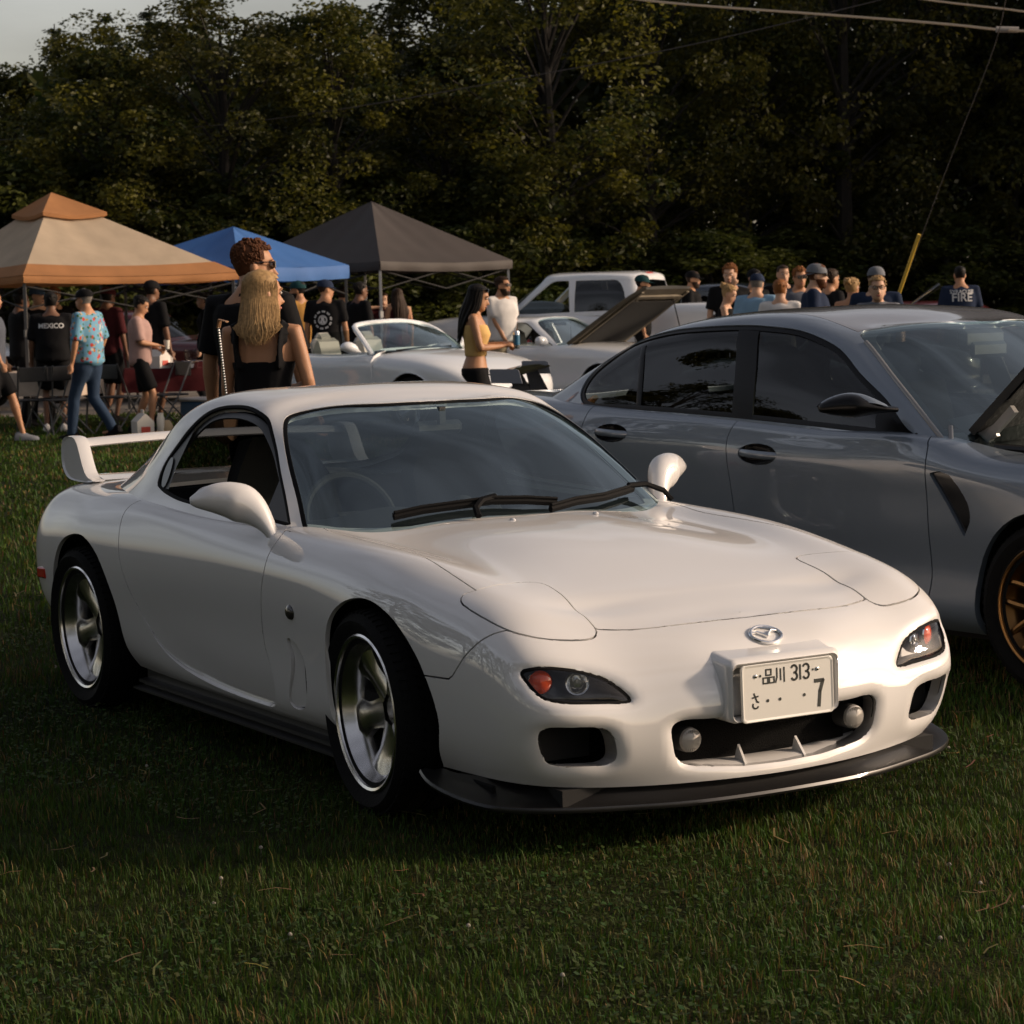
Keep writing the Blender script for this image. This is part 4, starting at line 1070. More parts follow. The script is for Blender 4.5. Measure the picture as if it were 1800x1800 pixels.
# black frit band round the screen
for mr in (False, True):
    mh_.panel('side_glass', PRIV, m3, 'dlo', mirror=mr, flange=0, gap=.02, off=-.012)
    strip(mh_, [(q[0], 0, q[1]) for q in md], 1, .022, .004, 'window_trim', DTRIM, m3, sign=-1, closed=True, mirror=mr, lift=-.010)
    strip(mh_, [(q[0], 0, q[1]) for q in c_([(-1.70, 1.015), (-1.735, 1.2), (-1.80, 1.43)], 8)], 1, .062, .003, 'centre_pillar', DTRIM, m3, sign=-1, mirror=mr, lift=-.008)
    strip(mh_, [(q[0], 0, q[1]) for q in c_([(-2.39, 1.035), (-2.43, 1.2), (-2.50, 1.385)], 8)], 1, .016, .003, 'window_divider', DTRIM, m3, sign=-1, mirror=mr, lift=-.010)
    strip(mh_, [(q[0], q[1], 0) for q in mw[:21]], 2, .010, .012, 'pillar_trim', mat('bright_trim', (.25, .24, .23), .3, metal=.6, coat=.6), m3, sign=1, mirror=mr, lift=-.004)
    sgm = 1 if mr else -1
    sp = [(-.70,.975),(-.80,1.015),(-.93,1.115),(-.95,1.05),(-.93,.990)]
    def onm(p, dn):
        v = mh_.drop((p[0], 0, p[1]), 1, -1); v = v - mh_.normal(v) * dn
        return (v.x, v.y * -sgm, v.z)
    MB().add([onm(q, .006) for q in sp], [tuple(range(len(sp)))]).build('mirror_base', DTRIM, m3)
    # door mirror: lower black shell, painted cap, stalk
    mir = MB()
    P = [(-.80, -.90, 1.085), (-.83, -.95, 1.09), (-.88, -1.0, 1.10), (-.93, -1.06, 1.105), (-.97, -1.12, 1.10), (-.99, -1.15, 1.095)]
    rr_ = [(.03, .012), (.05, .016), (.085, .042), (.09, .050), (.075, .046), (.02, .014)]
    P2 = curve(P, 20); R2 = curve([(a, b, 0) for a, b in rr_], 20)
    hs = MB().tube([(p[0], p[1] * -sgm, p[2]) for p in P2], [(q[0], q[1]) for q in R2], 18).build('door_mirror', DTRIM, m3, angle=60)
    cap_ = MB()
    G = []
    for p, q in zip(P2[5:-1], R2[5:-1]):
        G.append([(p[0] + q[0] * 1.03 * math.cos(a), p[1] * -sgm, p[2] + q[1] * 1.06 * math.sin(a)) for a in np.linspace(.25, math.pi - .1, 10)])
    cap_.grid(G).build('mirror_cap', GREY, hs, angle=70)
    for xc in (0, -2.857):
        MB().lathe([(.0, sgm * .60), (.41, sgm * .60), (.41, sgm * .85)], 24, 'Y', c=(xc, 0, .345), a0=-.05, a1=math.pi + .05).build('wheel_well', VOID, m3)
        wheel(m3, (xc, sgm * .80, .340), .340, .252, .27, sgm, BRONZE, 'vpair', 7, dish=.045, steer=-.02 if xc == 0 else 0)
MB().box((-1.4, 0, .2), (4.6, 1.6, .06)).build('underbody', VOID, m3)
fr = MB()
frit = c_([(-.60, -.80), (-.82, -.742), (-1.0, -.69), (-1.13, -.648), (-1.175, -.60), (-1.17, -.54), (-1.10, -.30), (-1.07, -.1), (-1.065, 0)], 30)
G = []
for a, b in zip(c_(MW[1:], 30), frit):
    A_, B_ = mh_.drop((a[0], a[1], 0), 2, 1), mh_.drop((b[0], b[1], 0), 2, 1)
    G.append([tuple(A_ - mh_.normal(A_) * .009), tuple(B_ - mh_.normal(B_) * .009)])
fr.grid(G); fr.grid([[(p[0], -p[1], p[2]) for p in r] for r in G])
G = [[tuple(mh_.drop((x_ - .30 * y_ * y_, -abs(y_), 0), 2, 1) - Vector((.006, 0, .008)) + Vector((0, y_ + abs(y_), 0))) for y_ in np.linspace(-.74, .74, 21)] for x_ in (-.33, -.40, -.50)]
fr.grid(G)
fr.build('windscreen_frit', mat('frit_black', (.01, .01, .01), .5), m3)
sb_ = MB().box((-1.12, 0, 1.345), (.06, .28, .09), bev=.02).box((-1.06, -.02, 1.30), (.03, .24, .07), bev=.02)
sb_.build('mirror_sensor_box', SATIN, m3)
# cabin
MB().box((-1.6, 0, .42), (2.6, 1.6, .1)).build('cabin_floor', VOID, m3)
MB().grid([[(x_ - .25 * (y_ / .8) ** 2, y_, z_) for y_ in np.linspace(-.8, .8, 15)] for x_, z_ in ((-.45, .96), (-.62, .985), (-.80, .98), (-.88, .93), (-.88, .5))]).build('dashboard', INT, m3)
for sy in (-1, 1):
    for x_ in (-1.72, -2.55):
        s_ = MB().box((x_ - .1, sy * .39, .85), (.16, .50, .66), Matrix.Rotation(R(-18), 3, 'Y'), bev=.06).box((x_ + .2, sy * .39, .58), (.5, .52, .16), bev=.05)
        s_.box((x_ - .22, sy * .39, 1.235), (.10, .27, .17), Matrix.Rotation(R(-12), 3, 'Y'), bev=.05)
        s_.build('seat', MATS['seat_leather'], m3)
    MB().box((-1.7, sy * .86, .78), (2.0, .05, .42), bev=.02).build('door_card', INT, m3)
stw2 = MB().tube([(0, .18 * math.cos(a), .18 * math.sin(a)) for a in np.linspace(0, 2 * math.pi, 33)], .015, 8, cap=False).box((0, 0, 0), (.03, .16, .12), bev=.03).box((0, 0, 0), (.016, .34, .03))
stw2.build('steering_wheel', INT, m3, loc=(-1.10, .38, 1.0), rot=(0, R(-20), 0))
mh_.panel('headliner', INT, m3, [None, 'rooftop'], both=True, gap=.006, flange=0, off=-.025)
# engine bay and raised bonnet
bay = MB()
for sy in (-1, 1):
    bay.grid([[(x_, sy * .72, z_) for x_, z_ in ((-.62, .95), (-.3, .92), (0, .91), (.4, .86), (.66, .81))], [(x_, sy * .66, z_) for x_, z_ in ((-.62, .86), (-.3, .84), (0, .83), (.4, .78), (.66, .74))], [(x_, sy * .62, .45) for x_ in (-.62, -.3, 0, .4, .66)]])
bay.box((0, 0, .42), (1.4, 1.4, .04)); bay.box((-.55, 0, .78), (.06, 1.5, .36))
bay.build('engine_bay', VOID, m3)
eng = MB().box((.02, 0, .74), (.75, .44, .20), bev=.05).box((.05, -.46, .76), (.38, .24, .14), bev=.04).box((-.30, .44, .76), (.34, .26, .16), bev=.04)
for k in range(7):
    eng.box((.16 - k * .05, 0, .845), (.02, .34, .012))
eng.tube(c_([(.3, -.3, .8), (.15, -.52, .88), (-.1, -.56, .9), (-.3, -.4, .86)], 14), .035, 8)
eng.tube([(-.46, -.70, .93), (-.10, -.52, .90), (.28, -.62, .86)], .018, 8)
eng.build('engine', SATIN, m3)
hd = MB()
ang = R(42)
def hp_(l, y_, h_): return (-.56 + l * math.cos(ang) - h_ * math.sin(ang), y_, 1.0 + l * math.sin(ang) + h_ * math.cos(ang))
W_ = lambda l: .74 - .05 * max(0, l - .6) - .12 * max(0, l - .95)
T_ = [hp_(0, 0, 0)]
rows = []
for l in np.linspace(0, 1.25, 14):
    rows.append([hp_(l, W_(l) * t, .035 * (1 - t * t) + .012 * math.exp(-((abs(t) - .5) / .15) ** 2)) for t in np.linspace(-1, 1, 21)])
hood_ = MB().grid(rows).build('bonnet', GREY, m3, angle=60)
und = MB()
rows = [[hp_(l, W_(l) * t, -.028 - .012 * (math.sin(l * 16) * math.cos(t * 9) > .2)) for t in np.linspace(-.985, .985, 41)] for l in np.linspace(.02, 1.23, 36)]
und.grid(rows)
und.grid([[hp_(l, s_ * W_(l), 0) for l in np.linspace(0, 1.25, 14)] for s_ in (-1,)] + [[hp_(l, -.985 * W_(l), -.03) for l in np.linspace(0, 1.25, 14)]])
und.build('bonnet_liner', mat('bonnet_liner', (.02, .02, .02), .7, bump=.4, bscale=50), hood_)
for sy in (-1, 1):
    st_ = MB().tube([(-.20, sy * .66, .86), hp_(.62, sy * .62, -.03)], .011, 8).tube([(-.20, sy * .66, .86), (-.09, sy * .65, .97)], .016, 8)
    st_.build('bonnet_strut', BLACKTRIM, m3)
    hg = MB().box((-.52, sy * .69, .97), (.14, .02, .05), Matrix.Rotation(R(-25), 3, 'Y')).box((-.44, sy * .69, 1.02), (.2, .025, .035), Matrix.Rotation(R(-42), 3, 'Y'))
    hg.build('bonnet_hinge', mat('dull_steel', (.25, .25, .25), .45, metal=.8), m3)
MB().grid([[(x_ - .25 * (y_ / .8) ** 2, y_, z_) for y_ in np.linspace(-.82, .82, 15)] for x_, z_ in ((-.26, .93), (-.36, .965), (-.44, .985))]).build('cowl_panel', SATIN, m3)
# ================================================================ cars further back
def heading(al):
    """yaw of a car whose nose points right in the view, turned al degrees towards the camera"""
    v = VR * math.cos(R(al)) - VF * math.sin(R(al))
    return math.atan2(v.y, v.x)
def body_net(st, nu=70, nv=30):
    cols = []
    for (x, w_, zb, zs, zt) in st:
        cols.append([(x, -w_ * .90, zb), (x, -w_ * .985, zb + .08), (x, -w_ * .985, zb * .5 + zs * .5 - .04), (x, -w_, zs - .14), (x, -w_ * .985, zs - .05), (x, -w_ * .93, zs), (x, -w_ * .80, zs + (zt - zs) * .55), (x, -w_ * .45, zt), (x, 0, zt + .005)])
    return net(np.array(cols).transpose(1, 0, 2), nu, nv, mir_v=(False, True))
def cabin_net(base, roof, ztop, nu=64, nv=26, bow=.03):
    """base and roof: matching loops (x, half width, z) from the tail centre round to the nose centre"""
    n = len(base); cols = []
    xs = sum(p[0] for p in roof) / n
    for i, (b, t) in enumerate(zip(base, roof)):
        c = []
        for q in (0, .3, .62, .9, 1.0):
            f = q + bow * math.sin(math.pi * q)
            c.append((b[0] + (t[0] - b[0]) * q, -(b[1] + (t[1] - b[1]) * q + bow * .8 * math.sin(math.pi * q) * (b[1] > .05)), b[2] + (t[2] - b[2]) * f))
        xc = xs + (t[0] - xs) * .72
        c.append((t[0] + (xc - t[0]) * .45, -t[1] * .6, t[2] + (ztop - t[2]) * .75))
        c.append((xc, 0, ztop))
        cols.append(c)
    return net(np.array(cols).transpose(1, 0, 2), nu, nv, mir_u=(True, True), mir_v=(False, True))
def bgwheels(t, xs, tr, rt, rr, m, style='blade', n=7, wid=.22):
    for xc in xs:
        for sy in (-1, 1):
            wheel(t, (xc, sy * tr, rt), rt, rr, wid, sy, m, style, n, dish=.04, detail=24, disc=False)
def wells(sk, t, xs, rt, k=1.13, w_=.8):
    for xc in xs:
        sk.cut([(xc + rt * k, .0)] + [(xc + rt * k * math.cos(a), rt + rt * k * math.sin(a)) for a in np.linspace(-.2, math.pi + .2, 18)] + [(xc - rt * k, .0)], 1, 'hole', where=lambda c, n: c.y < -w_ * .6)
        for sy in (-1, 1):
            MB().lathe([(.0, sy * w_ * .6), (rt * k + .02, sy * w_ * .6), (rt * k + .02, sy * w_ * .88)], 16, 'Y', c=(xc, 0, rt), a0=-.05, a1=math.pi + .05).build('wheel_well', VOID, t)
def cut_lines(sk, lines, t, m=None):
    for P, ax in lines:
        strip(sk, [(p[0], 0, p[1]) for p in c_(P, 10)], 1, .004, .001, 'panel_gap', BLACKTRIM, t, sign=-1)
WHITEP = mat('cool_white_paint', (.70, .72, .74), .5, coat=1.0, coat_r=.01, spec=.2)
CARKIN = [BLACKTRIM]
def lens_patch(sk, poly, ax, sign, off, name, m, t, both=True):
    i, j = [k for k in range(3) if k != ax]
    for mr in ((False, True) if both else (False,)):
        P = []
        for q in poly:
            p = [0, 0, 0]; p[i], p[j] = q
            v = sk.drop(p, ax, sign); v = v + sk.normal(v) * off
            P.append((v.x, -v.y if mr else v.y, v.z))
        cx = tuple(sum(p[k] for p in P) / len(P) for k in range(3)); n = len(P)
        v = sk.drop((cx[0], -abs(cx[1]), cx[2]), ax, sign) if ax != 1 else Vector(cx)
        MB().add(P + [(cx[0], cx[1], cx[2])], [(a, (a + 1) % n, n) for a in range(n)]).build(name, m, t)

# ---- white open roadster
ft = thing('open_roadster', 'white open-top roadster with its roof down in front of the black canopy', 'car', gp(27.6, -.53), heading(40))
sk = Skin(body_net([(.93, .30, .30, .52, .56), (.80, .68, .20, .62, .68), (.55, .86, .18, .74, .80), (.2, .94, .18, .83, .90), (-.2, .95, .18, .87, .95), (-.75, .93, .18, .90, .97), (-1.4, .92, .18, .90, .93), (-2.0, .94, .19, .92, .95), (-2.6, .96, .2, .94, .98), (-3.1, .90, .25, .90, .98), (-3.42, .74, .34, .84, .93), (-3.52, .40, .4, .78, .86)], 90, 34))
wells(sk, ft, (0, -2.62), .345, 1.10, .95)
sk.cut([(-.78, .05), (-.88, -.70), (-1.3, -.76), (-1.95, -.74), (-2.2, -.5), (-2.25, .05)], 2, 'hole', where=lambda c, n: c.z > .6)
sk.cut(c_([(.70, -.10), (.66, -.5), (.45, -.70), (-.1, -.74), (-.5, -.76), (-.62, -.70), (-.68, 0)], 40) + [(-.68, .05), (.7, .05)], 2, 'hood', where=lambda c, n: n.z > .3, only=0)
sk.cut([(-.62, .95), (-.60, .6), (-.62, .28), (-1.75, .28), (-1.85, .6), (-1.90, 1.0)], 1, 'door', where=sd, only=0)
sk.clean()
sk.panel('bodywork', WHITEP, ft, None, both=True, flange=.03)
sk.panel('bonnet', WHITEP, ft, 'hood', both=True)
for mr in (False, True): sk.panel('door', WHITEP, ft, 'door', mirror=mr, gap=.004)
lens_patch(sk, [(.70, .57), (.58, .66), (.42, .715), (.20, .745), (.33, .66), (.52, .585), (.68, .53)], 1, -1, .006, 'headlamp', mat('dark_headlamp', (.02, .018, .02), .08, coat=1), ft)
lens_patch(sk, [(-.32, .60), (-.30, .635), (-.55, .64), (-.58, .60)], 1, -1, .006, 'fender_vent', GLOSSK, ft)
fr_ = c_([(-.72, -.80, .93), (-1.0, -.72, 1.16), (-1.16, -.63, 1.255), (-1.20, -.50, 1.285), (-1.14, -.2, 1.31), (-1.13, 0, 1.315)], 26)
frm = MB()
full = fr_ + [(p[0], -p[1], p[2]) for p in fr_[-2::-1]]
frm.tube(full, [(.035, .028)] * len(full), 8)
frm.build('windscreen_frame', WHITEP, ft)
bot = c_([(-.70, -.78, .93), (-.50, -.55, .96), (-.42, -.2, .985), (-.41, 0, .985)], 26)
wsf = MB()
G = [[tuple(np.array(a) * (1 - q) + np.array(b) * q + np.array((.05, 0, .02)) * math.sin(math.pi * q)) for q in np.linspace(0, 1, 8)] for a, b in zip(bot, fr_)]
wsf.grid(G + [[(p[0], -p[1], p[2]) for p in r] for r in G[-2::-1]])
wsf.build('windshield', WSG, ft, angle=80)
MB().grid([[(-.40 - .3 * y_ * y_, y_, .965), (-.62 - .3 * y_ * y_, y_, .975), (-.86, y_, .93), (-.9, y_, .6)] for y_ in np.linspace(-.76, .76, 13)]).build('dashboard', INT, ft)
MB().box((-1.5, 0, .45), (1.5, 1.5, .1)).box((-2.18, 0, .75), (.1, 1.5, .5)).build('cabin_tub', VOID, ft)
for sy in (-1, 1):
    s_ = MB().box((-1.85, sy * .38, .80), (.16, .46, .66), Matrix.Rotation(R(-16), 3, 'Y'), bev=.06).box((-1.95, sy * .38, 1.12), (.12, .26, .14), bev=.05).box((-1.5, sy * .38, .58), (.5, .48, .16), bev=.05)
    s_.build('seat', mat('pale_seat_leather', (.30, .29, .26), .5), ft)
    MB().tube(c_([(-.86, sy * .86, .96), (-.90, sy * .98, 1.02), (-.92, sy * 1.06, 1.03), (-.93, sy * 1.12, 1.02)], 10), [(.02, .012), (.03, .02), (.06, .045), (.07, .06), (.075, .065), (.075, .065), (.07, .06), (.06, .05), (.04, .035), (.01, .01)], 12).build('door_mirror', WHITEP, ft)
    MB().add([(-1.02, sy * .80, .95), (-1.72, sy * .80, .95), (-1.66, sy * .74, 1.18), (-1.20, sy * .70, 1.22)], [(0, 1, 2, 3)]).build('side_window', SIDEG, ft)
MB().tube([(-.52, -.6, .975), (-.46, -.2, 1.0), (-.46, .3, 1.0)], .012, 6).build('wiper', BLACKTRIM, ft)
bgwheels(ft, (0, -2.62), .82, .345, .255, SILVER, 'blade', 5, .24)

# ---- white two-door with the bonnet up
nx = thing('white_coupe', 'small white two-door coupe with its bonnet propped up in the back row', 'car', gp(32.6, 1.75), heading(36))
sk = Skin(body_net([(.92, .42, .32, .58, .62), (.78, .70, .22, .64, .70), (.45, .80, .2, .74, .82), (0, .84, .2, .80, .88), (-.6, .84, .2, .85, .91), (-1.2, .84, .2, .86, .90), (-1.9, .84, .2, .88, .90), (-2.5, .83, .22, .88, .92), (-3.0, .78, .3, .86, .94), (-3.3, .6, .4, .80, .88)], 70, 28))
wells(sk, nx, (0, -2.475), .30, 1.13, .84)
sk.cut([(.80, .05), (.74, -.55), (.4, -.66), (-.5, -.68), (-.62, -.55), (-.70, .05)], 2, 'hole', where=lambda c, n: n.z > .4)
sk.clean()
sk.panel('bodywork', WHITEP, nx, None, both=True, flange=.03)
ck = Skin(cabin_net([(-2.75, 0, .88), (-2.70, .55, .88), (-2.45, .74, .87), (-1.7, .79, .86), (-1.0, .78, .85), (-.75, .70, .86), (-.62, .40, .89), (-.60, 0, .90)], [(-2.02, 0, 1.25), (-2.0, .45, 1.24), (-1.92, .56, 1.22), (-1.65, .60, 1.235), (-1.42, .59, 1.23), (-1.30, .54, 1.235), (-1.24, .3, 1.25), (-1.22, 0, 1.255)], 1.285))
ck.cut(c_([(-.86, .885), (-1.1, 1.03), (-1.36, 1.185), (-1.45, 1.205), (-1.72, 1.205), (-1.80, 1.19), (-1.78, 1.0), (-1.74, .885)], 30), 1, 'hole', where=lambda c, n: c.y < -.4)
ck.cut([(-1.84, .885), (-1.86, 1.18), (-1.96, 1.19), (-2.2, 1.04), (-2.38, .90)], 1, 'glass', where=lambda c, n: c.y < -.4)
ck.cut(c_([(-.66, -.74), (-.95, -.66), (-1.22, -.56), (-1.27, -.45), (-1.25, 0)], 20) + [(-1.25, .05), (-.3, .05), (-.3, -.8)], 2, 'glass2', only=0, where=lambda c, n: c.x > -1.5)
ck.clean()
ck.panel('cabin_frame', WHITEP, nx, None, both=True, flange=.03)
for mr in (False, True):
    ck.panel('quarter_window', SIDEG, nx, 'glass', mirror=mr, flange=0, off=-.004)
    strip(ck, [(q[0], 0, q[1]) for q in c_([(-.82, .875), (-1.1, 1.04), (-1.38, 1.20), (-1.5, 1.22), (-1.8, 1.215), (-1.98, 1.20), (-2.2, 1.06), (-2.42, .885)], 30)], 1, .018, .004, 'window_seal', BLACKTRIM, nx, mirror=mr, lift=-.006)
    sgy = 1 if mr else -1
    MB().tube(c_([(-.92, sgy * .78, .92), (-.94, sgy * .88, .95), (-.95, sgy * .95, .95), (-.95, sgy * .99, .95)], 8), [(.02, .02), (.045, .05), (.06, .065), (.062, .068), (.062, .068), (.06, .065), (.05, .055), (.01, .01)], 12).build('door_mirror', WHITEP, nx)
ck.panel('windshield', WSG, nx, 'glass2', both=True, flange=0, off=-.004)
MB().box((0, 0, .62), (1.4, 1.3, .12)).build('engine_bay', VOID, nx)
MB().box((-1.5, 0, .5), (1.7, 1.4, .1)).grid([[(-.7, y_, .86), (-.95, y_, .87), (-1.0, y_, .6)] for y_ in np.linspace(-.7, .7, 5)]).build('cabin_tub', VOID, nx)
for sy in (-1, 1):
    MB().box((-1.75, sy * .35, .80), (.18, .46, .62), Matrix.Rotation(R(-16), 3, 'Y'), bev=.07).box((-1.84, sy * .35, 1.12), (.1, .22, .14), bev=.04).build('seat', MATS['seat_leather'], nx)
# bonnet: hinged at the screen, raised steeply, ribs and liner underneath
an = R(32)
def nh(l, y_, h_=0.0): return (-.62 + l * math.cos(an) - h_ * math.sin(an), y_, .92 + l * math.sin(an) + h_ * math.cos(an))
wn = lambda l: .75 - .06 * max(0, l - .5) - .35 * max(0, l - 1.15) ** 1.0
rows = [[nh(l, wn(l) * t, .02 * (1 - t * t) - .05 * max(0, l - 1.1)) for t in np.linspace(-1, 1, 13)] for l in np.linspace(0, 1.42, 14)]
hb_ = MB().grid(rows).build('bonnet', WHITEP, nx)
un = MB()
un.grid([[nh(l, wn(l) * t * .99, -.03 - .05 * max(0, l - 1.1)) for t in np.linspace(-1, 1, 9)] for l in np.linspace(0, 1.41, 10)])
un.grid([[nh(l, -wn(l), 0) for l in np.linspace(0, 1.42, 14)], [nh(l, -wn(l) * .97, -.045) for l in np.linspace(0, 1.42, 14)]])
un.build('bonnet_underside', mat('bare_bonnet_primer', (.15, .125, .085), .7, noise=.35, nscale=6), hb_)
rb = MB()
for y_ in (-.58, .58): rb.box(nh(.72, y_, -.045), (1.25, .06, .03), Matrix.Rotation(-an, 3, 'Y'))
for l in (.06, 1.22): rb.box(nh(l, 0, -.05), (.06, 1.15, .03), Matrix.Rotation(-an, 3, 'Y'))
for sgn_ in (-1, 1): rb.box(nh(1.0, sgn_ * .38, -.045), (.5, .05, .03), Matrix.Rotation(-an, 3, 'Y') @ Matrix.Rotation(sgn_ * .6, 3, 'Z'))
rb.build('bonnet_rib', MATS['bare_bonnet_primer'], hb_)
MB().box(nh(.60, 0, -.055), (1.05, 1.12, .02), Matrix.Rotation(-an, 3, 'Y')).build('bonnet_liner', mat('liner_felt', (.012, .012, .012), .9), hb_)
MB().tube([(.55, .5, .75), nh(1.15, .45, -.05)], .008, 6).build('prop_rod', BLACKTRIM, nx)
bgwheels(nx, (0, -2.475), .71, .30, .215, SILVER, 'blade', 5, .2)

# ---- white crew-cab pickup, facing left and slightly away
pk = thing('pickup_truck', 'white crew cab pickup truck parked beyond the other cars', 'truck', gp(38.5, -.35), heading(20) + math.pi)
sk = Skin(body_net([(1.0, .80, .5, .98, 1.05), (.9, .94, .45, 1.10, 1.16), (.3, 1.0, .42, 1.18, 1.26), (-.6, 1.0, .42, 1.22, 1.28), (-1.5, 1.0, .42, 1.26, 1.28), (-3.0, 1.0, .42, 1.28, 1.30), (-3.1, 1.0, .45, 1.34, 1.36), (-4.6, .99, .5, 1.36, 1.38), (-4.75, .9, .55, 1.32, 1.34)], 90, 26))
wells(sk, pk, (0, -3.7), .41, 1.12, 1.0)
sk.clean()
sk.panel('bodywork', WHITEP, pk, None, both=True, flange=.03)
ck = Skin(cabin_net([(-3.0, 0, 1.24), (-3.0, .80, 1.24), (-2.95, .93, 1.24), (-2.2, .955, 1.24), (-1.3, .955, 1.22), (-.72, .90, 1.22), (-.45, .45, 1.25), (-.42, 0, 1.26)], [(-2.86, 0, 1.86), (-2.86, .66, 1.86), (-2.78, .78, 1.855), (-2.2, .80, 1.88), (-1.6, .79, 1.87), (-1.34, .74, 1.86), (-1.22, .4, 1.885), (-1.2, 0, 1.89)], 1.945, 70, 28, bow=.02))
wn_ = lambda c, n: c.y < -.5
ck.cut(c_([(-.80, 1.30), (-.98, 1.42), (-1.42, 1.77), (-1.52, 1.80), (-1.72, 1.80)], 14) + [(-1.76, 1.31), (-1.2, 1.29)], 1, 'hole', where=wn_)
ck.cut([(-1.84, 1.31), (-1.84, 1.80)] + c_([(-2.4, 1.80), (-2.55, 1.78), (-2.66, 1.60), (-2.70, 1.33)], 12), 1, 'g', where=wn_)
ck.cut(c_([(-.52, -.88), (-.9, -.82), (-1.25, -.74), (-1.28, -.6), (-1.24, 0)], 16) + [(-1.24, .05), (-.3, .05), (-.3, -.95)], 2, 'w', only=0, where=lambda c, n: c.x > -1.5)
ck.cut([(.05, 1.34), (-.70, 1.34), (-.66, 1.78), (.05, 1.80)], 0, 'b', only=0, where=lambda c, n: c.x < -2.7)
ck.clean()
ck.panel('cab', WHITEP, pk, None, both=True, flange=.03)
for mr in (False, True):
    ck.panel('rear_side_window', DARKG, pk, 'g', mirror=mr, flange=0, off=-.006)
    sgy = 1 if mr else -1
    MB().box((-.86, sgy * 1.16, 1.38), (.10, .22, .28), bev=.04).box((-.88, sgy * 1.02, 1.30), (.06, .2, .06)).build('door_mirror', SATIN, pk)
    for hx in (-1.62, -2.62):
        MB().box((hx, sgy * 1.005, 1.13), (.22, .03, .045), bev=.012).build('door_handle', GLOSSK, pk)
    for px_ in (-1.80, -.72, -2.86):
        MB().box((px_, sgy * .993, .85), (.006, .012, .62)).build('panel_gap', BLACKTRIM, pk)
ck.panel('windshield', WSG, pk, 'w', both=True, flange=0, off=-.004)
ck.panel('rear_window', DARKG, pk, 'b', both=True, flange=0, off=-.004)
MB().box((-2.80, 0, 1.905), (.06, .34, .03), bev=.01).build('brake_light', mat('red_lens', (.45, .02, .012), .1), pk)
MB().box((-1.8, 0, .9), (2.2, 1.8, .1)).box((-.9, 0, 1.15), (.4, 1.7, .2)).build('cabin_tub', VOID, pk)
MB().box((-1.9, -.45, 1.3), (.18, .5, .7), bev=.06).box((-1.9, .45, 1.3), (.18, .5, .7), bev=.06).build('seat', MATS['seat_leather'], pk)
bgwheels(pk, (0, -3.7), .86, .41, .24, SILVER, 'blade', 6, .26)

# ---- black coupe with a tall wing, side on behind the grey saloon
bk_ = thing('black_winged_coupe', 'black coupe with a tall end-plated rear wing half hidden behind the grey saloon', 'car', gp(14.6, 3.25), heading(7))
sk = Skin(body_net([(.9, .5, .3, .55, .6), (.6, .82, .2, .68, .74), (0, .88, .2, .76, .82), (-.8, .88, .2, .80, .84), (-1.6, .88, .2, .82, .84), (-2.4, .90, .2, .84, .88), (-2.9, .86, .26, .83, .90), (-3.2, .74, .34, .80, .90), (-3.28, .5, .4, .76, .88)], 60, 26))
wells(sk, bk_, (0, -2.55), .325, 1.12, .88)
sk.clean()
BLKP = mat('black_car_paint', (.008, .008, .009), .25, coat=1.0)
sk.panel('bodywork', BLKP, bk_, None, both=True, flange=.02)
ck = Skin(cabin_net([(-2.95, 0, .84), (-2.9, .55, .84), (-2.5, .76, .82), (-1.7, .80, .80), (-1.0, .78, .80), (-.7, .68, .80), (-.5, .4, .82), (-.48, 0, .83)], [(-2.0, 0, 1.14), (-1.98, .42, 1.13), (-1.9, .52, 1.12), (-1.65, .56, 1.13), (-1.4, .55, 1.12), (-1.26, .5, 1.12), (-1.2, .3, 1.14), (-1.18, 0, 1.145)], 1.17))
ck.mark('g', lambda c: .88 < c.z < 1.09)
ck.panel('cabin_frame', BLKP, bk_, None, both=True, flange=0)
ck.panel('cabin_glass', DARKG, bk_, 'g', both=True, flange=0)
MB().box((-1.6, 0, .68), (1.7, 1.4, .3)).build('cabin_tub', VOID, bk_)
W2 = MB()
W2.grid([[(-3.20 + p[0] * 1.5, y_, 1.105 + p[1]) for p in foil + foil[:1]] for y_ in np.linspace(-.82, .82, 13)])
wg2 = W2.build('rear_wing', GLOSSK, bk_)
for sy in (-1, 1):
    MB().prism([(-3.29, 1.135), (-3.28, 1.14), (-3.13, 1.137), (-3.11, 1.13), (-3.09, 1.05), (-3.28, 1.055)], sy * .82, sy * .838, 1).build('wing_end_plate', mat('blue_grey_plate', (.17, .19, .23), .35, coat=.5), wg2)
    MB().prism([(-3.22, 1.10), (-3.14, 1.10), (-3.02, .86), (-3.16, .86)], sy * .42, sy * .435, 1).build('wing_strut', GLOSSK, wg2)
MB().tube([(-3.275, .045 * math.cos(a), .80 + .032 * math.sin(a)) for a in np.linspace(0, 6.283, 20)], .006, 6, cap=False).build('tail_badge', CHROME, bk_)
bgwheels(bk_, (0, -2.55), .76, .325, .235, GLOSSK, 'blade', 6, .22)

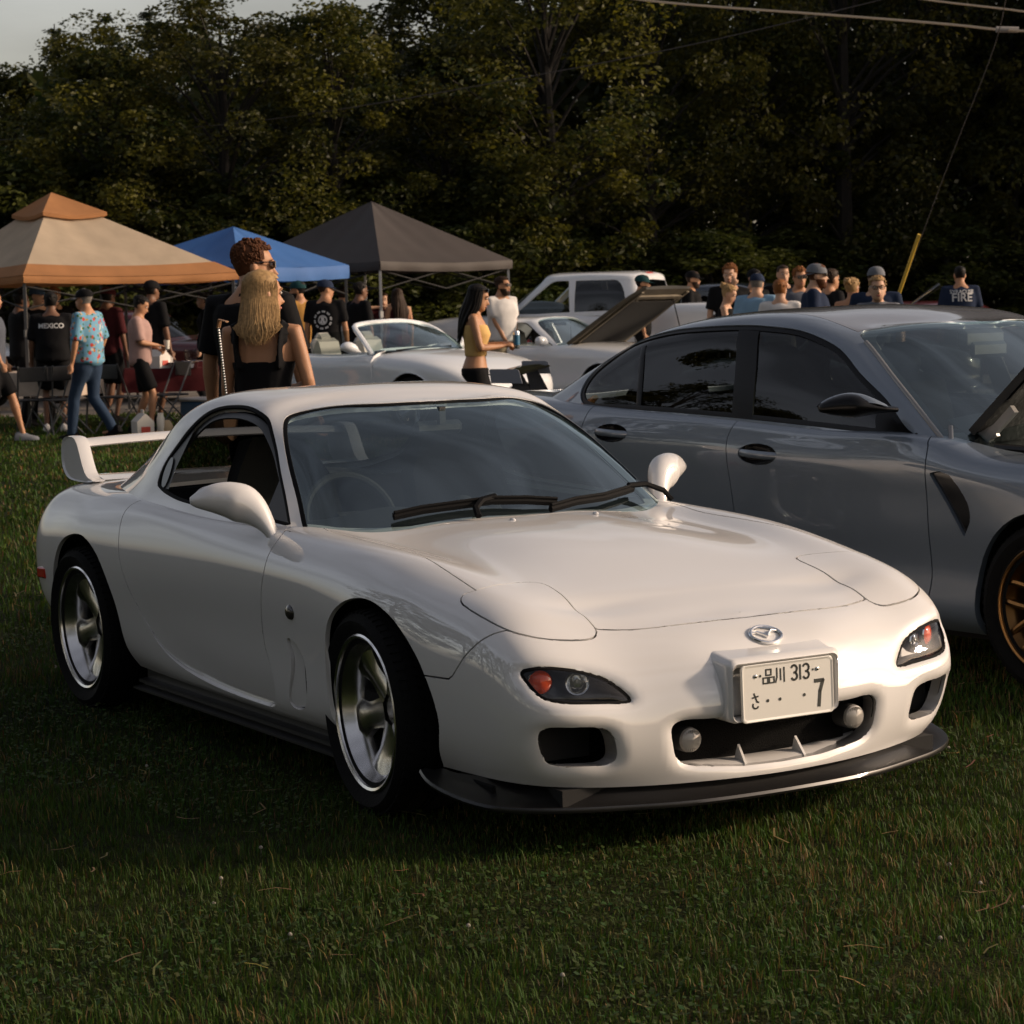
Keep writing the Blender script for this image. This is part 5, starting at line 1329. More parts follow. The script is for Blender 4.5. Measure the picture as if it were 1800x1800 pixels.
# ---- a plain saloon / suv used for the dark cars in the far row
def far_car(name, label, depth, sidex, al, paint, tall=1.45, group=None, flip=False, roofbars=False, lamps=True):
    t = thing(name, label, 'car', gp(depth, sidex), heading(al) + (math.pi if flip else 0), group)
    k = tall / 1.45
    sk = Skin(body_net([(.9, .55, .32, .62 * k, .68 * k), (.75, .80, .25, .72 * k, .78 * k), (.3, .89, .22, .82 * k, .90 * k), (-.5, .90, .22, .90 * k, .97 * k), (-1.5, .90, .22, .93 * k, .96 * k), (-2.6, .90, .24, .96 * k, 1.0 * k), (-3.3, .86, .3, .94 * k, 1.0 * k), (-3.6, .68, .38, .88 * k, .94 * k)], 56, 22))
    wells(sk, t, (0, -2.7), .335, 1.12, .9)
    sk.panel('bodywork', paint, t, None, both=True, flange=.02)
    rr0 = -2.55 if tall < 1.6 else -3.1
    ck = Skin(cabin_net([(-3.2, 0, .96 * k), (-3.15, .6, .96 * k), (-2.9, .82, .94 * k), (-1.9, .86, .92 * k), (-1.1, .85, .90 * k), (-.75, .74, .90 * k), (-.52, .4, .93 * k), (-.5, 0, .94 * k)], [(rr0, 0, tall - .09), (rr0, .5, tall - .1), (rr0 + .1, .62, tall - .11), (-1.9, .66, tall - .08), (-1.5, .65, tall - .09), (-1.3, .6, tall - .1), (-1.2, .35, tall - .07), (-1.18, 0, tall - .065)], tall, 52, 20))
    ck.mark('g', lambda c: tall * .70 < c.z < tall - .14 and not (-1.85 < c.x < -1.75))
    ck.panel('cabin_frame', paint, t, None, both=True, flange=0)
    ck.panel('cabin_glass', DARKG, t, 'g', both=True, flange=0)
    MB().box((-1.8, 0, .8 * k), (2.2, 1.5, .3)).build('cabin_tub', VOID, t)
    for sy in (-1, 1):
        MB().ball((-.86, sy * .98, .98 * k), (.06, .10, .065), 10, 6).build('door_mirror', paint, t)
        if lamps:
            MB().ball((.70, sy * .62, .66 * k), (.12, .16, .06), 10, 6).build('headlamp', LENS if False else mat('pale_lamp', (.6, .6, .58), .1, coat=1), t)
            MB().ball((-3.52, sy * .6, .82 * k), (.08, .16, .07), 10, 6).build('tail_lamp', mat('red_lens', (.45, .02, .012), .1), t)
    MB().box((.88, 0, .50 * k), (.06, .9, .18), bev=.03).build('grille', GLOSSK, t)
    bgwheels(t, (0, -2.7), .78, .335, .22, SILVER, 'blade', 5, .2)
    return t, sk, ck
DKP = mat('very_dark_paint', (.012, .013, .016), .25, coat=1.0)
far_car('silver_suv', 'silver suv parked behind the tan canopy at the left edge', 36.5, -8.55, 20, mat('silver_car_paint', (.42, .44, .46), .3, metal=.5, coat=1), 1.75)
far_car('dark_saloon', 'black car seen under the black canopy behind the roadster', 40.5, -.55, -115, DKP, 1.5)
far_car('dark_suv', 'dark blue-black suv behind the curly haired man', 41.0, 4.95, -60, mat('dark_blue_paint', (.012, .02, .035), .25, coat=1), 1.72)
far_car('maroon_car', 'dark red car at the far right behind the crowd', 36.5, 8.6, 15, mat('maroon_paint', (.10, .008, .012), .28, coat=1), 1.36)
t_, s1, c1 = far_car('maroon_pickup_car', 'dark red car parked behind the people under the tan canopy', 38.5, -4.6, 12, MATS['maroon_paint'], 1.5)
# bonnets standing open among the crowd
def open_bonnet(parent, w_, l_, paint, under, loc, an_, nm='raised_bonnet'):
    m_ = MB()
    P = lambda l, y_, h_=0: (loc[0] + l * math.cos(an_) - h_ * math.sin(an_), y_, loc[2] + l * math.sin(an_) + h_ * math.cos(an_))
    m_.grid([[P(l, w_ * t, .03 * (1 - t * t)) for t in np.linspace(-1, 1, 9)] for l in np.linspace(0, l_, 7)])
    o = m_.build(nm, paint, parent)
    u_ = MB().grid([[P(l, w_ * t * .98, -.03) for t in np.linspace(-1, 1, 9)] for l in np.linspace(0, l_, 7)])
    u_.build('bonnet_underside', under, o)
    return o
dc, s2, c2 = far_car('dark_open_car', 'dark car with its pale bonnet edge raised beside the yellow stake', 31.0, 5.35, 10, DKP, 1.38)
open_bonnet(dc, .72, 1.15, mat('pale_bonnet', (.55, .56, .58), .35, coat=1), VOID, (-.55, 0, .93), R(36))
gcar, s3, c3 = far_car('lime_car', 'lime green car with its bonnet raised behind the white coupe', 38.2, 3.12, 24, mat('lime_paint', (.28, .33, .05), .3, coat=1), 1.3)
open_bonnet(gcar, .62, .8, MATS['lime_paint'], MATS['lime_paint'], (-.5, 0, .90), R(38))
# ================================================================ pop-up canopies
def canopy(name, label, A, B, Cc, apex_px_side, apex_d, eave, peak, fab, valm, valh, polem, vent=None, band=None):
    """A near corner, B right corner, C left corner as (depth, side); legs at the corners"""
    t = thing(name, label, 'canopy', gp(apex_d, apex_px_side))
    O = t.location
    W = lambda d, s, z: gp(d, s, z) - O
    D = (B[0] + Cc[0] - A[0], B[1] + Cc[1] - A[1])
    cor = [A, B, D, Cc]
    apex = W(apex_d, apex_px_side, peak)
    rs = random.Random(hash(name) % 999 if False else len(name))
    top = MB(); n = 22
    for k in range(4):
        a, b = cor[k], cor[(k + 1) % 4]
        a3, b3 = W(a[0], a[1], eave), W(b[0], b[1], eave)
        nrm = (b3 - a3).cross(apex - a3).normalized()
        G = []
        lim = .80 if vent else 1.0
        for i in range(n + 1):
            q = lim * i / n
            row = []
            for j in range(n + 1):
                u_ = j / n
                e = a3 * (1 - u_) + b3 * u_
                p = e * (1 - q) + apex * q
                # cloth hangs between the ribs and creases along the hem
                sag = -.10 * math.sin(math.pi * u_) * (1 - q) * (.35 + q) - .05 * math.sin(math.pi * q) * (1 - abs(2 * u_ - 1)) * .6
                wr = .007 * math.sin(14 * u_ + 9 * q + k) * math.sin(math.pi * u_) * (1 - q) + .005 * math.sin(31 * (u_ - .5) * (1.2 - q) + 5 * k) * math.sin(math.pi * u_)
                p = p + nrm * wr + Vector((0, 0, sag))
                row.append(tuple(p))
            G.append(row)
        top.grid(G)
    o = top.build('canopy_top', fab, t, angle=50, fix=True)
    val = MB()
    for k in range(4):
        a, b = cor[k], cor[(k + 1) % 4]
        a3, b3 = W(a[0], a[1], eave), W(b[0], b[1], eave)
        out = Vector(((b3 - a3).y, -(b3 - a3).x, 0)).normalized()
        if out.dot((a3 + b3) / 2) < 0: out = -out
        G = []
        for q in (0, .25, .5, .75, 1):
            G.append([tuple(a3 * (1 - u_) + b3 * u_ + Vector((0, 0, -.10 * math.sin(math.pi * u_) * .35 + .002 - valh * q)) + out * (.004 + .012 * q * math.sin(23 * u_ + 2 * k) + .01 * math.sin(3.14 * q))) for u_ in np.linspace(0, 1, 30)])
        val.grid(G)
    val.build('valance', valm, t, angle=70)
    if band:      # darker band round the lower edge of the roof cloth
        bd = MB()
        for k in range(4):
            a, b = cor[k], cor[(k + 1) % 4]
            a3, b3 = W(a[0], a[1], eave), W(b[0], b[1], eave)
            nrm = (b3 - a3).cross(apex - a3).normalized()
            if nrm.z < 0: nrm = -nrm
            G = []
            for q in np.linspace(-.005, .13, 5):
                G.append([tuple((a3 * (1 - u_) + b3 * u_) * (1 - q) + apex * q + nrm * .012 + Vector((0, 0, -.10 * math.sin(math.pi * u_) * (1 - q) * (.35 + q)))) for u_ in np.linspace(0, 1, 24)])
            bd.grid(G)
        bd.build('hem_band', band, t, angle=60)
    if vent:
        vc = MB()
        for k in range(4):
            a, b = cor[k], cor[(k + 1) % 4]
            q0 = .70
            a3 = W(a[0], a[1], eave) * (1 - q0) + apex * q0; b3 = W(b[0], b[1], eave) * (1 - q0) + apex * q0
            a3.z += .10; b3.z += .10; ap = apex + Vector((0, 0, .06))
            vc.grid([[tuple((a3 * (1 - u_) + b3 * u_) * (1 - q) + ap * q + Vector((0, 0, -.05 * math.sin(math.pi * u_) * (1 - q)))) for u_ in np.linspace(0, 1, 9)] for q in np.linspace(0, 1, 8)])
            vc.grid([[tuple(a3 * (1 - u_) + b3 * u_ + Vector((0, 0, -.05 * math.sin(math.pi * u_) - d_))) for u_ in np.linspace(0, 1, 9)] for d_ in (0, .05)])
        vc.build('vent_cap', vent, t, angle=50)
    for k in range(4):
        c = W(cor[k][0], cor[k][1], 0) * 1.0
        c.x *= .97; c.y *= .97
        lg = MB().box((c.x, c.y, eave * .5 - .05), (.04, .04, eave - .1), rot=VYAW).box((c.x, c.y, .01), (.1, .1, .02)).box((c.x, c.y, eave * .62), (.05, .05, .10))
        lg.build('leg', polem, t, smooth=False)
    br_ = MB()
    for k in range(4):
        a, b = cor[k], cor[(k + 1) % 4]
        a3, b3 = W(a[0], a[1], eave - .12) * .97, W(b[0], b[1], eave - .12) * .97
        a3.z = b3.z = eave - .14
        m_ = (a3 + b3) / 2
        for s_, e_ in ((a3, m_), (m_, b3)):
            l0, l1 = s_ - Vector((0, 0, .30)), e_ - Vector((0, 0, .30))
            br_.tube([s_, l1], .012, 6); br_.tube([l0, e_], .012, 6)
        br_.tube([a3, apex - Vector((0, 0, .2))], .012, 6)
    br_.build('scissor_truss', mat('dark_truss', (.02, .02, .02), .6, spec=.2), t)
    return t
TAN = mat('tan_canvas', (.50, .40, .29), .85, noise=.16, nscale=3, trans=.25, bump=.15, bscale=8)
RUST = mat('rust_canvas', (.42, .19, .07), .85, noise=.2, nscale=3, trans=.25, bump=.15, bscale=8)
BLUEC = mat('blue_polyester', (.045, .15, .42), .7, noise=.12, nscale=3, trans=.2)
BLKC = mat('charcoal_polyester', (.045, .036, .032), .7, noise=.2, nscale=3, trans=.08)
POLE = mat('grey_pole', (.10, .10, .10), .5, metal=.3)
POLEW = mat('white_pole', (.45, .44, .42), .5)
canopy('tan_canopy', 'tan pop-up canopy with rust trim and a vented top', (30.6, -6.32), (32.6, -3.73), (33.2, -8.3), -6.35, 32.9, 2.0, 3.12, TAN, RUST, .10, POLE, vent=RUST, band=RUST)
canopy('blue_canopy', 'bright blue pop-up canopy between the tan one and the black one', (33.8, -3.86), (35.7, -2.40), (35.4, -6.2), -4.12, 35.5, 2.11, 2.73, BLUEC, BLUEC, .20, POLE)
canopy('black_canopy', 'black pop-up canopy behind the white open roadster', (36.4, -1.96), (38.4, .10), (38.3, -4.5), -2.18, 38.4, 2.17, 3.18, BLKC, BLKC, .14, POLEW)
# ================================================================ people
SKIN = {k: mat('skin_' + k, c, .55, noise=.12, nscale=9, spec=.4) for k, c in dict(fair=(.52, .30, .19), tan=(.42, .21, .11), warm=(.36, .17, .08), brown=(.16, .075, .04), dark=(.07, .035, .022)).items()}
HAIR = {k: mat('hair_' + k, c, .6, noise=.45, nscale=60, spec=.18) for k, c in dict(black=(.010, .008, .007), brown=(.035, .018, .009), auburn=(.10, .035, .012), blonde=(.40, .25, .11), ginger=(.26, .10, .03), grey=(.20, .18, .16)).items()}
def cloth(name, c, n=.22): return mat('cloth_' + name, c, .85, noise=n, nscale=7, bump=.5, bscale=11, spec=.12)
BLK, NVY, WHT = cloth('black', (.007, .007, .008)), cloth('navy', (.016, .026, .055)), cloth('white', (.62, .60, .58))
GRYC, PINK, MUST, LBLUE, DENIM, KHA, MAR, TEAL, CREAM = cloth('grey', (.16, .17, .19)), cloth('pink', (.40, .26, .23)), cloth('mustard', (.36, .19, .05)), cloth('light_blue', (.20, .33, .46)), cloth('denim', (.028, .048, .085)), cloth('khaki', (.26, .20, .13)), cloth('maroon', (.06, .012, .014)), cloth('teal', (.012, .05, .055)), cloth('cream', (.66, .42, .16))
SLATE = cloth('slate', (.09, .10, .125))
EYEW, EYED, LIP = mat('eye_white', (.6, .58, .55), .3), mat('eye_dark', (.015, .01, .008), .2), mat('lips', (.30, .10, .08), .45)
SHADE = mat('sunglass_lens', (.006, .007, .01), .06, coat=1)
def floral():
    m = mat('floral_print', (.12, .29, .42), .85, bump=.5, bscale=11)
    n, l = m.node_tree.nodes, m.node_tree.links
    b = n['Principled BSDF']; tc = n.new('ShaderNodeTexCoord')
    last = None
    for sc_v, thr, colr in ((13, .024, (.40, .03, .02)), (17, .013, (.42, .24, .03)), (11, .022, (.45, .45, .42)), (15, .016, (.03, .12, .05))):
        v = n.new('ShaderNodeTexVoronoi'); v.inputs['Scale'].default_value = sc_v
        mp = n.new('ShaderNodeMapping'); mp.inputs['Location'].default_value = (sc_v, sc_v * .7, 3)
        l.new(tc.outputs['Object'], mp.inputs[0]); l.new(mp.outputs[0], v.inputs['Vector'])
        c = n.new('ShaderNodeMath'); c.operation = 'LESS_THAN'; c.inputs[1].default_value = thr * sc_v
        l.new(v.outputs['Distance'], c.inputs[0])
        x = n.new('ShaderNodeMix'); x.data_type = 'RGBA'; x.inputs['B'].default_value = (*colr, 1)
        if last is None: x.inputs['A'].default_value = (.12, .29, .42, 1)
        else: l.new(last, x.inputs['A'])
        l.new(c.outputs[0], x.inputs['Factor']); last = x.outputs['Result']
    l.new(last, b.inputs['Base Color'])
    return m
FLORAL = floral()
def soften(mb, voxel, name, m, parent, iters=4, dis=0.0):
    """fuse overlapping volumes into one continuous surface"""
    me = bpy.data.meshes.new(name); me.from_pydata(mb.V, [], mb.F)
    bm = bmesh.new(); bm.from_mesh(me); bmesh.ops.recalc_face_normals(bm, faces=bm.faces); bm.to_mesh(me); bm.free()
    o = bpy.data.objects.new(name, me); COL.objects.link(o)
    r = o.modifiers.new('r', 'REMESH'); r.mode = 'VOXEL'; r.voxel_size = voxel; r.use_smooth_shade = True
    s_ = o.modifiers.new('s', 'SMOOTH'); s_.iterations = iters; s_.factor = .5
    dg = bpy.context.evaluated_depsgraph_get()
    me2 = bpy.data.meshes.new_from_object(o.evaluated_get(dg))
    bpy.data.objects.remove(o); bpy.data.meshes.remove(me)
    me2.name = name; me2.materials.clear(); me2.shade_smooth()
    return link(name, me2, m, parent)
HEADP = [(0, .022, .072, .01), (.06, .044, .086, -.02), (.14, .056, .090, -.042), (.24, .063, .091, -.058), (.36, .068, .089, -.075), (.48, .0715, .084, -.090), (.55, .073, .086, -.096), (.64, .0745, .091, -.101), (.76, .073, .087, -.102), (.87, .062, .070, -.088), (.95, .040, .045, -.062), (1.0, .008, .0, -.02)]
def head_rings(sx=1.0, n=20, hh=.232):
    G = []
    for t, w_, f, b in HEADP:
        cx, rx_ = (f + b) / 2, (f - b) / 2
        G.append([(cx + rx_ * sx * math.cos(a), w_ * sx * math.sin(a), (t - .5) * hh * (1 + (sx - 1) * .8) ) for a in np.linspace(0, 2 * math.pi, n, False)])
    return G
def ik(a, b, l1, l2, pole):
    a, b, pole = Vector(a), Vector(b), Vector(pole)
    d = b - a; L = min(d.length, (l1 + l2) * .995); b = a + d.normalized() * L
    x = (l1 * l1 - l2 * l2 + L * L) / (2 * L); h = math.sqrt(max(1e-6, l1 * l1 - x * x))
    u_ = d.normalized(); p = (pole - u_ * pole.dot(u_)).normalized()
    return a + u_ * x + p * h, b
def person(label, px, D, H, fa, skin='fair', hair='brown', style='short', shirt=BLK, sleeve=.55, pants=BLK, leg=.5, shoes=BLK, fem=False, heavy=1.0, hat=None, hatm=BLK, hatdir=1, glasses=None, beard=None, hands=None, feet=None, hturn=0.0, htilt=0.0, top='tee', z0=0.0, group='people at the car meet', voxel=None, hairlen=.30, at=None, rz=None, curl=.6, pole=(-.6, .55, -.25)):
    side_ = (px - 900) * D / 4093.7
    loc = at if at else gp(D, side_, z0)
    t = thing('person', label, 'person', loc, (VYAW - R(fa)) if rz is None else rz, group)
    k = H / 1.725
    vx = voxel or (.0085 if D < 15 else .011 if D < 24 else .018)
    cx_ = .010 if D < 15 else .014 if D < 24 else .022
    sw = (.165 if fem else .190) * (1 + (heavy - 1) * .4)
    skm = SKIN[skin]; hm = HAIR[hair]
    P = lambda x, y, z: Vector((x, y, z))
    hip = [P(0, s * (.095 if fem else .09), .90) for s in (1, -1)]
    sho = [P(-.01, s * sw, 1.422) for s in (1, -1)]
    hands = hands or {}
    feet = feet or [(.04, .11, 0), (-.02, -.11, 0)]
    arms = []
    for i, s in enumerate((1, -1)):
        tgt = hands.get(s, (.06, s * (sw + .07), .82))
        E, W_ = ik(sho[i], tgt, .285, .255, (pole[0], s * pole[1], pole[2]))
        arms.append((sho[i], E, W_))
    legs = []
    for i, s in enumerate((1, -1)):
        A = P(feet[i][0], feet[i][1] , .085 + feet[i][2])
        K, A2 = ik(hip[i], A, .43, .415, (1, 0, 0))
        legs.append((hip[i], K, A2))
    he = heavy
    def ring(z, w_, d_, x=0.0, n=20, pw=.85):
        L = []
        for a in np.linspace(0, 2 * math.pi, n, False):
            c, s = math.cos(a), math.sin(a)
            L.append((x + d_ * math.copysign(abs(c) ** pw, c), w_ * math.copysign(abs(s) ** pw, s), z))
        return L
    if fem:
        TR = [(.84, .10, .085, 0), (.90, .165, .115, -.01), (.97, .165, .115, -.012), (1.07, .125 * he, .090 * he, 0), (1.17, .130 * he, .095 * he, 0), (1.27, .152 * he, .118 * he, .015), (1.36, .155, .100, 0), (1.42, .135, .078, -.01), (1.455, .085, .062, -.012), (1.48, .058, .056, -.012), (1.50, .048, .05, -.008)]
    else:
        TR = [(.84, .11, .09, 0), (.90, .158 * he, .115 * he, 0), (.97, .158 * he, .118 * he, .005 * he), (1.07, .150 * he, .115 * he * he, .01 * he), (1.17, .158 * he, .120 * he, .008), (1.28, .178 * he, .128, .01), (1.37, .178, .112, 0), (1.425, .150, .088, -.01), (1.462, .10, .072, -.012), (1.488, .068, .064, -.012), (1.51, .058, .058, -.008)]
    def torso(mb, d=0.0, z0_=0, z1_=9, dd=None):
        rr_ = [r for r in TR if z0_ <= r[0] <= z1_]
        G = [ring(z, w_ + d, dp + (dd if dd is not None else d), x) for z, w_, dp, x in rr_]
        mb.grid([g + g[:1] for g in G]); mb.add(G[0], [tuple(range(len(G[0])))]); mb.add(G[-1], [tuple(range(len(G[-1])))])
    B = MB()
    torso(B)
    neck = Vector((0.0, 0, 1.49)); hc = Vector((.030, 0, 1.603))
    HM = Matrix.Rotation(hturn, 3, 'Z') @ Matrix.Rotation(-htilt, 3, 'Y')
    B.tube([P(-.012, 0, 1.44), P(0, 0, 1.50), P(.012, 0, 1.56)], [(.062, .06), (.052 if fem else .06, .055), (.05 if fem else .056, .055)], 14)
    def hv(v): return tuple(HM @ Vector(v) + hc)
    G = [[hv(q) for q in r] for r in head_rings()]
    B.grid([g + g[:1] for g in G]); B.add(G[0], [tuple(range(20))]); B.add(G[-1], [tuple(range(20))])
    # nose, ears, brow
    B.tube([hv((.084, 0, .012)), hv((.100, 0, -.018)), hv((.112, 0, -.034)), hv((.092, 0, -.046))], [.008, .010, .014, .010], 8)
    B.tube([hv((.086, -.045, .028)), hv((.094, 0, .030)), hv((.086, .045, .028))], .009, 6)
    for s in (1, -1):
        e = MB().ball((0, 0, 0), (.018, .009, .031), 8, 6)
        B.add([hv((v[0] - .008, v[1] + s * .078, v[2] - .006)) for v in e.V], e.F)
    af = .88 if fem else 1.0
    for i, s in enumerate((1, -1)):
        S, E, W_ = arms[i]
        S0 = Vector((-.01, s * (sw - .07), 1.42))
        B.tube([S0, S, S * .6 + E * .4, E * .9 + S * .1, E, E * .75 + W_ * .25, W_ * .85 + E * .15, W_], [.055 * af, .052 * af, .046 * af, .039 * af, .038 * af, .040 * af, .028 * af, .025 * af], 12)
        # hand: palm, four fingers, thumb off the side of the palm
        dirv = (W_ - E).normalized()
        upv = Vector((0, 0, 1)) if abs(dirv.z) < .8 else Vector((1, 0, 0))
        latv = dirv.cross(upv).normalized(); nv_ = latv.cross(dirv).normalized()
        hang = dirv.z < -.6
        if hang: latv, nv_ = Vector((1, 0, 0)) - dirv * dirv.x, None; latv.normalize(); nv_ = dirv.cross(latv) * -s; nv_.normalize()
        else: nv_ = -nv_
        palm = W_ + dirv * .045
        B.tube([W_ - dirv * .01, palm, W_ + dirv * .09], [(.026, .016), (.040, .015), (.038, .013)] if not hang else [(.016, .026), (.015, .040), (.013, .038)], 10, up=tuple(nv_))
        for q, (off, ln) in enumerate(((.030, .066), (.010, .075), (-.010, .070), (-.029, .055))):
            b0 = W_ + dirv * .082 + latv * off
            d1 = (dirv * math.cos(curl * .5) + nv_ * math.sin(curl * .5)); d2 = (dirv * math.cos(curl * 1.6) + nv_ * math.sin(curl * 1.6)); d3 = (dirv * math.cos(curl * 2.4) + nv_ * math.sin(curl * 2.4))
            p1 = b0 + d1 * ln * .45; p2 = p1 + d2 * ln * .35; p3 = p2 + d3 * ln * .25
            B.tube([b0 - dirv * .02, b0, p1, p2, p3], [.0095, .0098, .0095, .009, .0075], 8)
        tb = W_ + dirv * .03 + latv * .030
        B.tube([W_ + dirv * .025, tb, tb + latv * .022 + dirv * .028 + nv_ * .008, tb + latv * .022 + dirv * .055 + nv_ * .018], [.013, .0125, .011, .0085], 8)
    lf = 1.04 if fem else 1.0
    for i, s in enumerate((1, -1)):
        Hh, K, A = legs[i]
        B.tube([Hh + Vector((0, 0, .04)), Hh * .8 + K * .2, Hh * .4 + K * .6, K, K * .72 + A * .28, K * .3 + A * .7, A, A - Vector((0, 0, .05))], [.082 * he, .080 * lf * he, .062 * lf, .050, .055, .036, .033, .034], 14)
        B.tube([A + Vector((-.05, 0, -.055)), A + Vector((.03, 0, -.05)), A + Vector((.15, 0, -.065))], [(.03, .028), (.035, .03), (.035, .016)], 8)
    sc3 = lambda mb: setattr(mb, 'V', [(v[0] * k, v[1] * k, v[2] * k) for v in mb.V])
    sc3(B)
    body_ = soften(B, vx, 'body', skm, t, 3)
    # clothing
    C1 = MB()
    puff = .013 if fem else .020
    if top in ('tee', 'long', 'shirt'):
        torso(C1, puff, .80 if top != 'shirt' else .80, 1.44, puff + .006)
        zl = .88
        C1.grid([g + g[:1] for g in [ring(zl, (.175 if not fem else .172) * max(he, 1) + .012, .135 * he + .012), ring(.97, .17 * max(he, 1) + .012, .132 * he + .012, .004), ring(1.07, .155 * he + puff, .118 * he + puff + .006, .004)]])
        C1.add(ring(zl, .175 * max(he, 1) + .012, .135 * he + .012), [tuple(range(20))])
        for i, s in enumerate((1, -1)):
            S, E, W_ = arms[i]
            S0 = Vector((-.01, s * (sw - .08), 1.412))
            if top == 'long':
                C1.tube([S0, S, S * .5 + E * .5, E, E * .5 + W_ * .5, W_ - (W_ - E).normalized() * .02], [.066, .064, .056, .052, .046, .036], 12)
            else:
                e = S + (E - S) * (sleeve * 1.35)
                C1.tube([S0, S, S * .5 + e * .5, e], [.064 * af + .006, .064 * af + .006, .066 * af, .070 * af], 12)
        C1.tube([P(-.012, 0, 1.42), P(-.012, 0, 1.455), P(-.010, 0, 1.485)], [(.11, .085), (.085, .075), (.068, .068)], 14)
    elif top == 'tank':
        torso(C1, .008, .80, 1.30, .010)
        C1.grid([g + g[:1] for g in [ring(1.27, .162, .130, .015), ring(1.315, .158, .122, .008)]])
        for s in (1, -1):
            C1.tube([P(-.10, s * .105, 1.24), P(-.105, s * .112, 1.36), P(-.055, s * .115, 1.452), P(.02, s * .110, 1.45), P(.105, s * .095, 1.36), P(.13, s * .08, 1.26)], [(.040, .012)] * 6, 8, up=(0, 1, 0))
            for q in range(7):
                C1.ball((-.075 + .004 * q, s * (.128 + .010 * math.sin(q * 2.4)), 1.37 + .014 * q), (.020, .016, .016), 6, 4)
    elif top == 'crop':
        torso(C1, .009, 1.04, 1.30, .011)
        C1.grid([g + g[:1] for g in [ring(1.30, .160, .118), ring(1.38, .142, .100), ring(1.43, .10, .07)]])
    elif top == 'vest':
        torso(C1, .009, .985, 1.40, .011)
    elif top == 'bare':
        torso(C1, .009, .80, 1.285, .011)
    elif top == 'sleeveless':
        torso(C1, .012, .80, 1.44, .014)
    sc3(C1)
    sh_ = soften(C1, cx_, 'shirt', shirt, t, 5)
    C2 = MB()
    torso(C2, .012, .80, .98, .012)
    for i, s in enumerate((1, -1)):
        Hh, K, A = legs[i]
        if leg >= .99:
            C2.tube([Hh + Vector((0, 0, .05)), Hh * .8 + K * .2, Hh * .4 + K * .6, K, K * .6 + A * .4, K * .2 + A * .8, A + Vector((0, 0, -.035))], [.098 * he, .098 * he, .080, .070, .068, .062, .064], 14)
        else:
            e = Hh + (K - Hh) * (leg * 1.6)
            C2.tube([Hh + Vector((0, 0, .05)), Hh * .7 + e * .3, Hh * .3 + e * .7, e], [.098 * he, .102 * he, .100 * he, .098], 14)
    sc3(C2)
    soften(C2, cx_, 'trousers' if leg >= .99 else 'shorts', pants, t, 4)
    for i, s in enumerate((1, -1)):
        A = legs[i][2]
        yaw_ = .1 * s
        f = MB()
        G = []
        for x, w_, h_ in ((-.095, .022, .05), (-.085, .038, .085), (-.04, .043, .105), (.02, .043, .09), (.08, .047, .062), (.13, .045, .05), (.165, .032, .04), (.178, .012, .025)):
            b0 = -.083
            G.append([(x, w_ * c, b0 + (h_ * .5 + h_ * .5 * d_ if d_ > -.9 else 0)) for c, d_ in ((-1, -1), (-1.05, -.3), (-.75, .6), (0, 1), (.75, .6), (1.05, -.3), (1, -1))])
        f.grid([g + g[:1] for g in G]); f.add(G[0], [tuple(range(7))]); f.add(G[-1], [tuple(range(7))])
        M = Matrix.Rotation(yaw_, 3, 'Z') @ Matrix.Rotation(feet[i][3] if len(feet[i]) > 3 else 0, 3, 'Y')
        f.V = [tuple(M @ Vector(v) + A) for v in f.V]
        sc3(f)
        f.build('shoe', shoes, t, angle=50)
    # face
    for s in (1, -1):
        e = MB().ball((.083, s * .031, .010), (.008, .013, .008), 8, 6); e.V = [hv(v) for v in e.V]; sc3(e); ew = e.build('eye', EYEW, t)
        e = MB().ball((.089, s * .031, .010), (.004, .006, .006), 8, 6); e.V = [hv(v) for v in e.V]; sc3(e); e.build('iris', EYED, ew)
        e = MB().tube([(.088, s * .014, .030), (.090, s * .032, .034), (.080, s * .052, .029)], [.003, .0045, .002], 6); e.V = [hv(v) for v in e.V]; sc3(e); e.build('eyebrow', hm, t)
    e = MB().tube([(.082, -.024, -.066), (.093, -.010, -.065), (.094, 0, -.066), (.093, .010, -.065), (.082, .024, -.066)], [.002, .007, .007, .007, .002], 8); e.V = [hv(v) for v in e.V]; sc3(e); e.build('lips', LIP, t)
    # hair
    Hm = MB()
    rs = random.Random(int(px * 7 + D * 13))
    n = 24; rings = []
    for t_ in np.linspace(.30, 1.0, 12):
        w_, f, b = [float(np.interp(t_, [q[0] for q in HEADP], [q[j] for q in HEADP])) for j in (1, 2, 3)]
        gx = (1.05 if style == 'long' else 1.08) + .04 * (t_ > .8)
        cx, rx_ = (f + b) / 2, (f - b) / 2 * gx
        rings.append([(cx + rx_ * math.cos(a), w_ * gx * math.sin(a), (t_ - .5) * .232 * 1.02 + .012 * t_) for a in np.linspace(0, 2 * math.pi, n, False)])
    keepf = []
    for i in range(11):
        t_ = .30 + .70 * (i + .5) / 11
        for j in range(n):
            a = 2 * math.pi * (j + .5) / n; c = math.cos(a)
            lim = .80 if c > .55 else (.60 if c > .1 else (.44 if c > -.35 else .30))
            if style in ('buzz',): lim += .03
            if t_ > lim: keepf.append((i * n + j, i * n + (j + 1) % n, (i + 1) * n + (j + 1) % n, (i + 1) * n + j))
    flat = [p for r in rings for p in r]
    if style == 'buzz': flat = [(p[0] * .955, p[1] * .955, p[2] * .985) for p in flat]
    if style != 'bald':
        Hm.add(flat, keepf)
        Hm.add([(p[0] * .93, p[1] * .93, p[2] * .97) for p in flat], keepf)
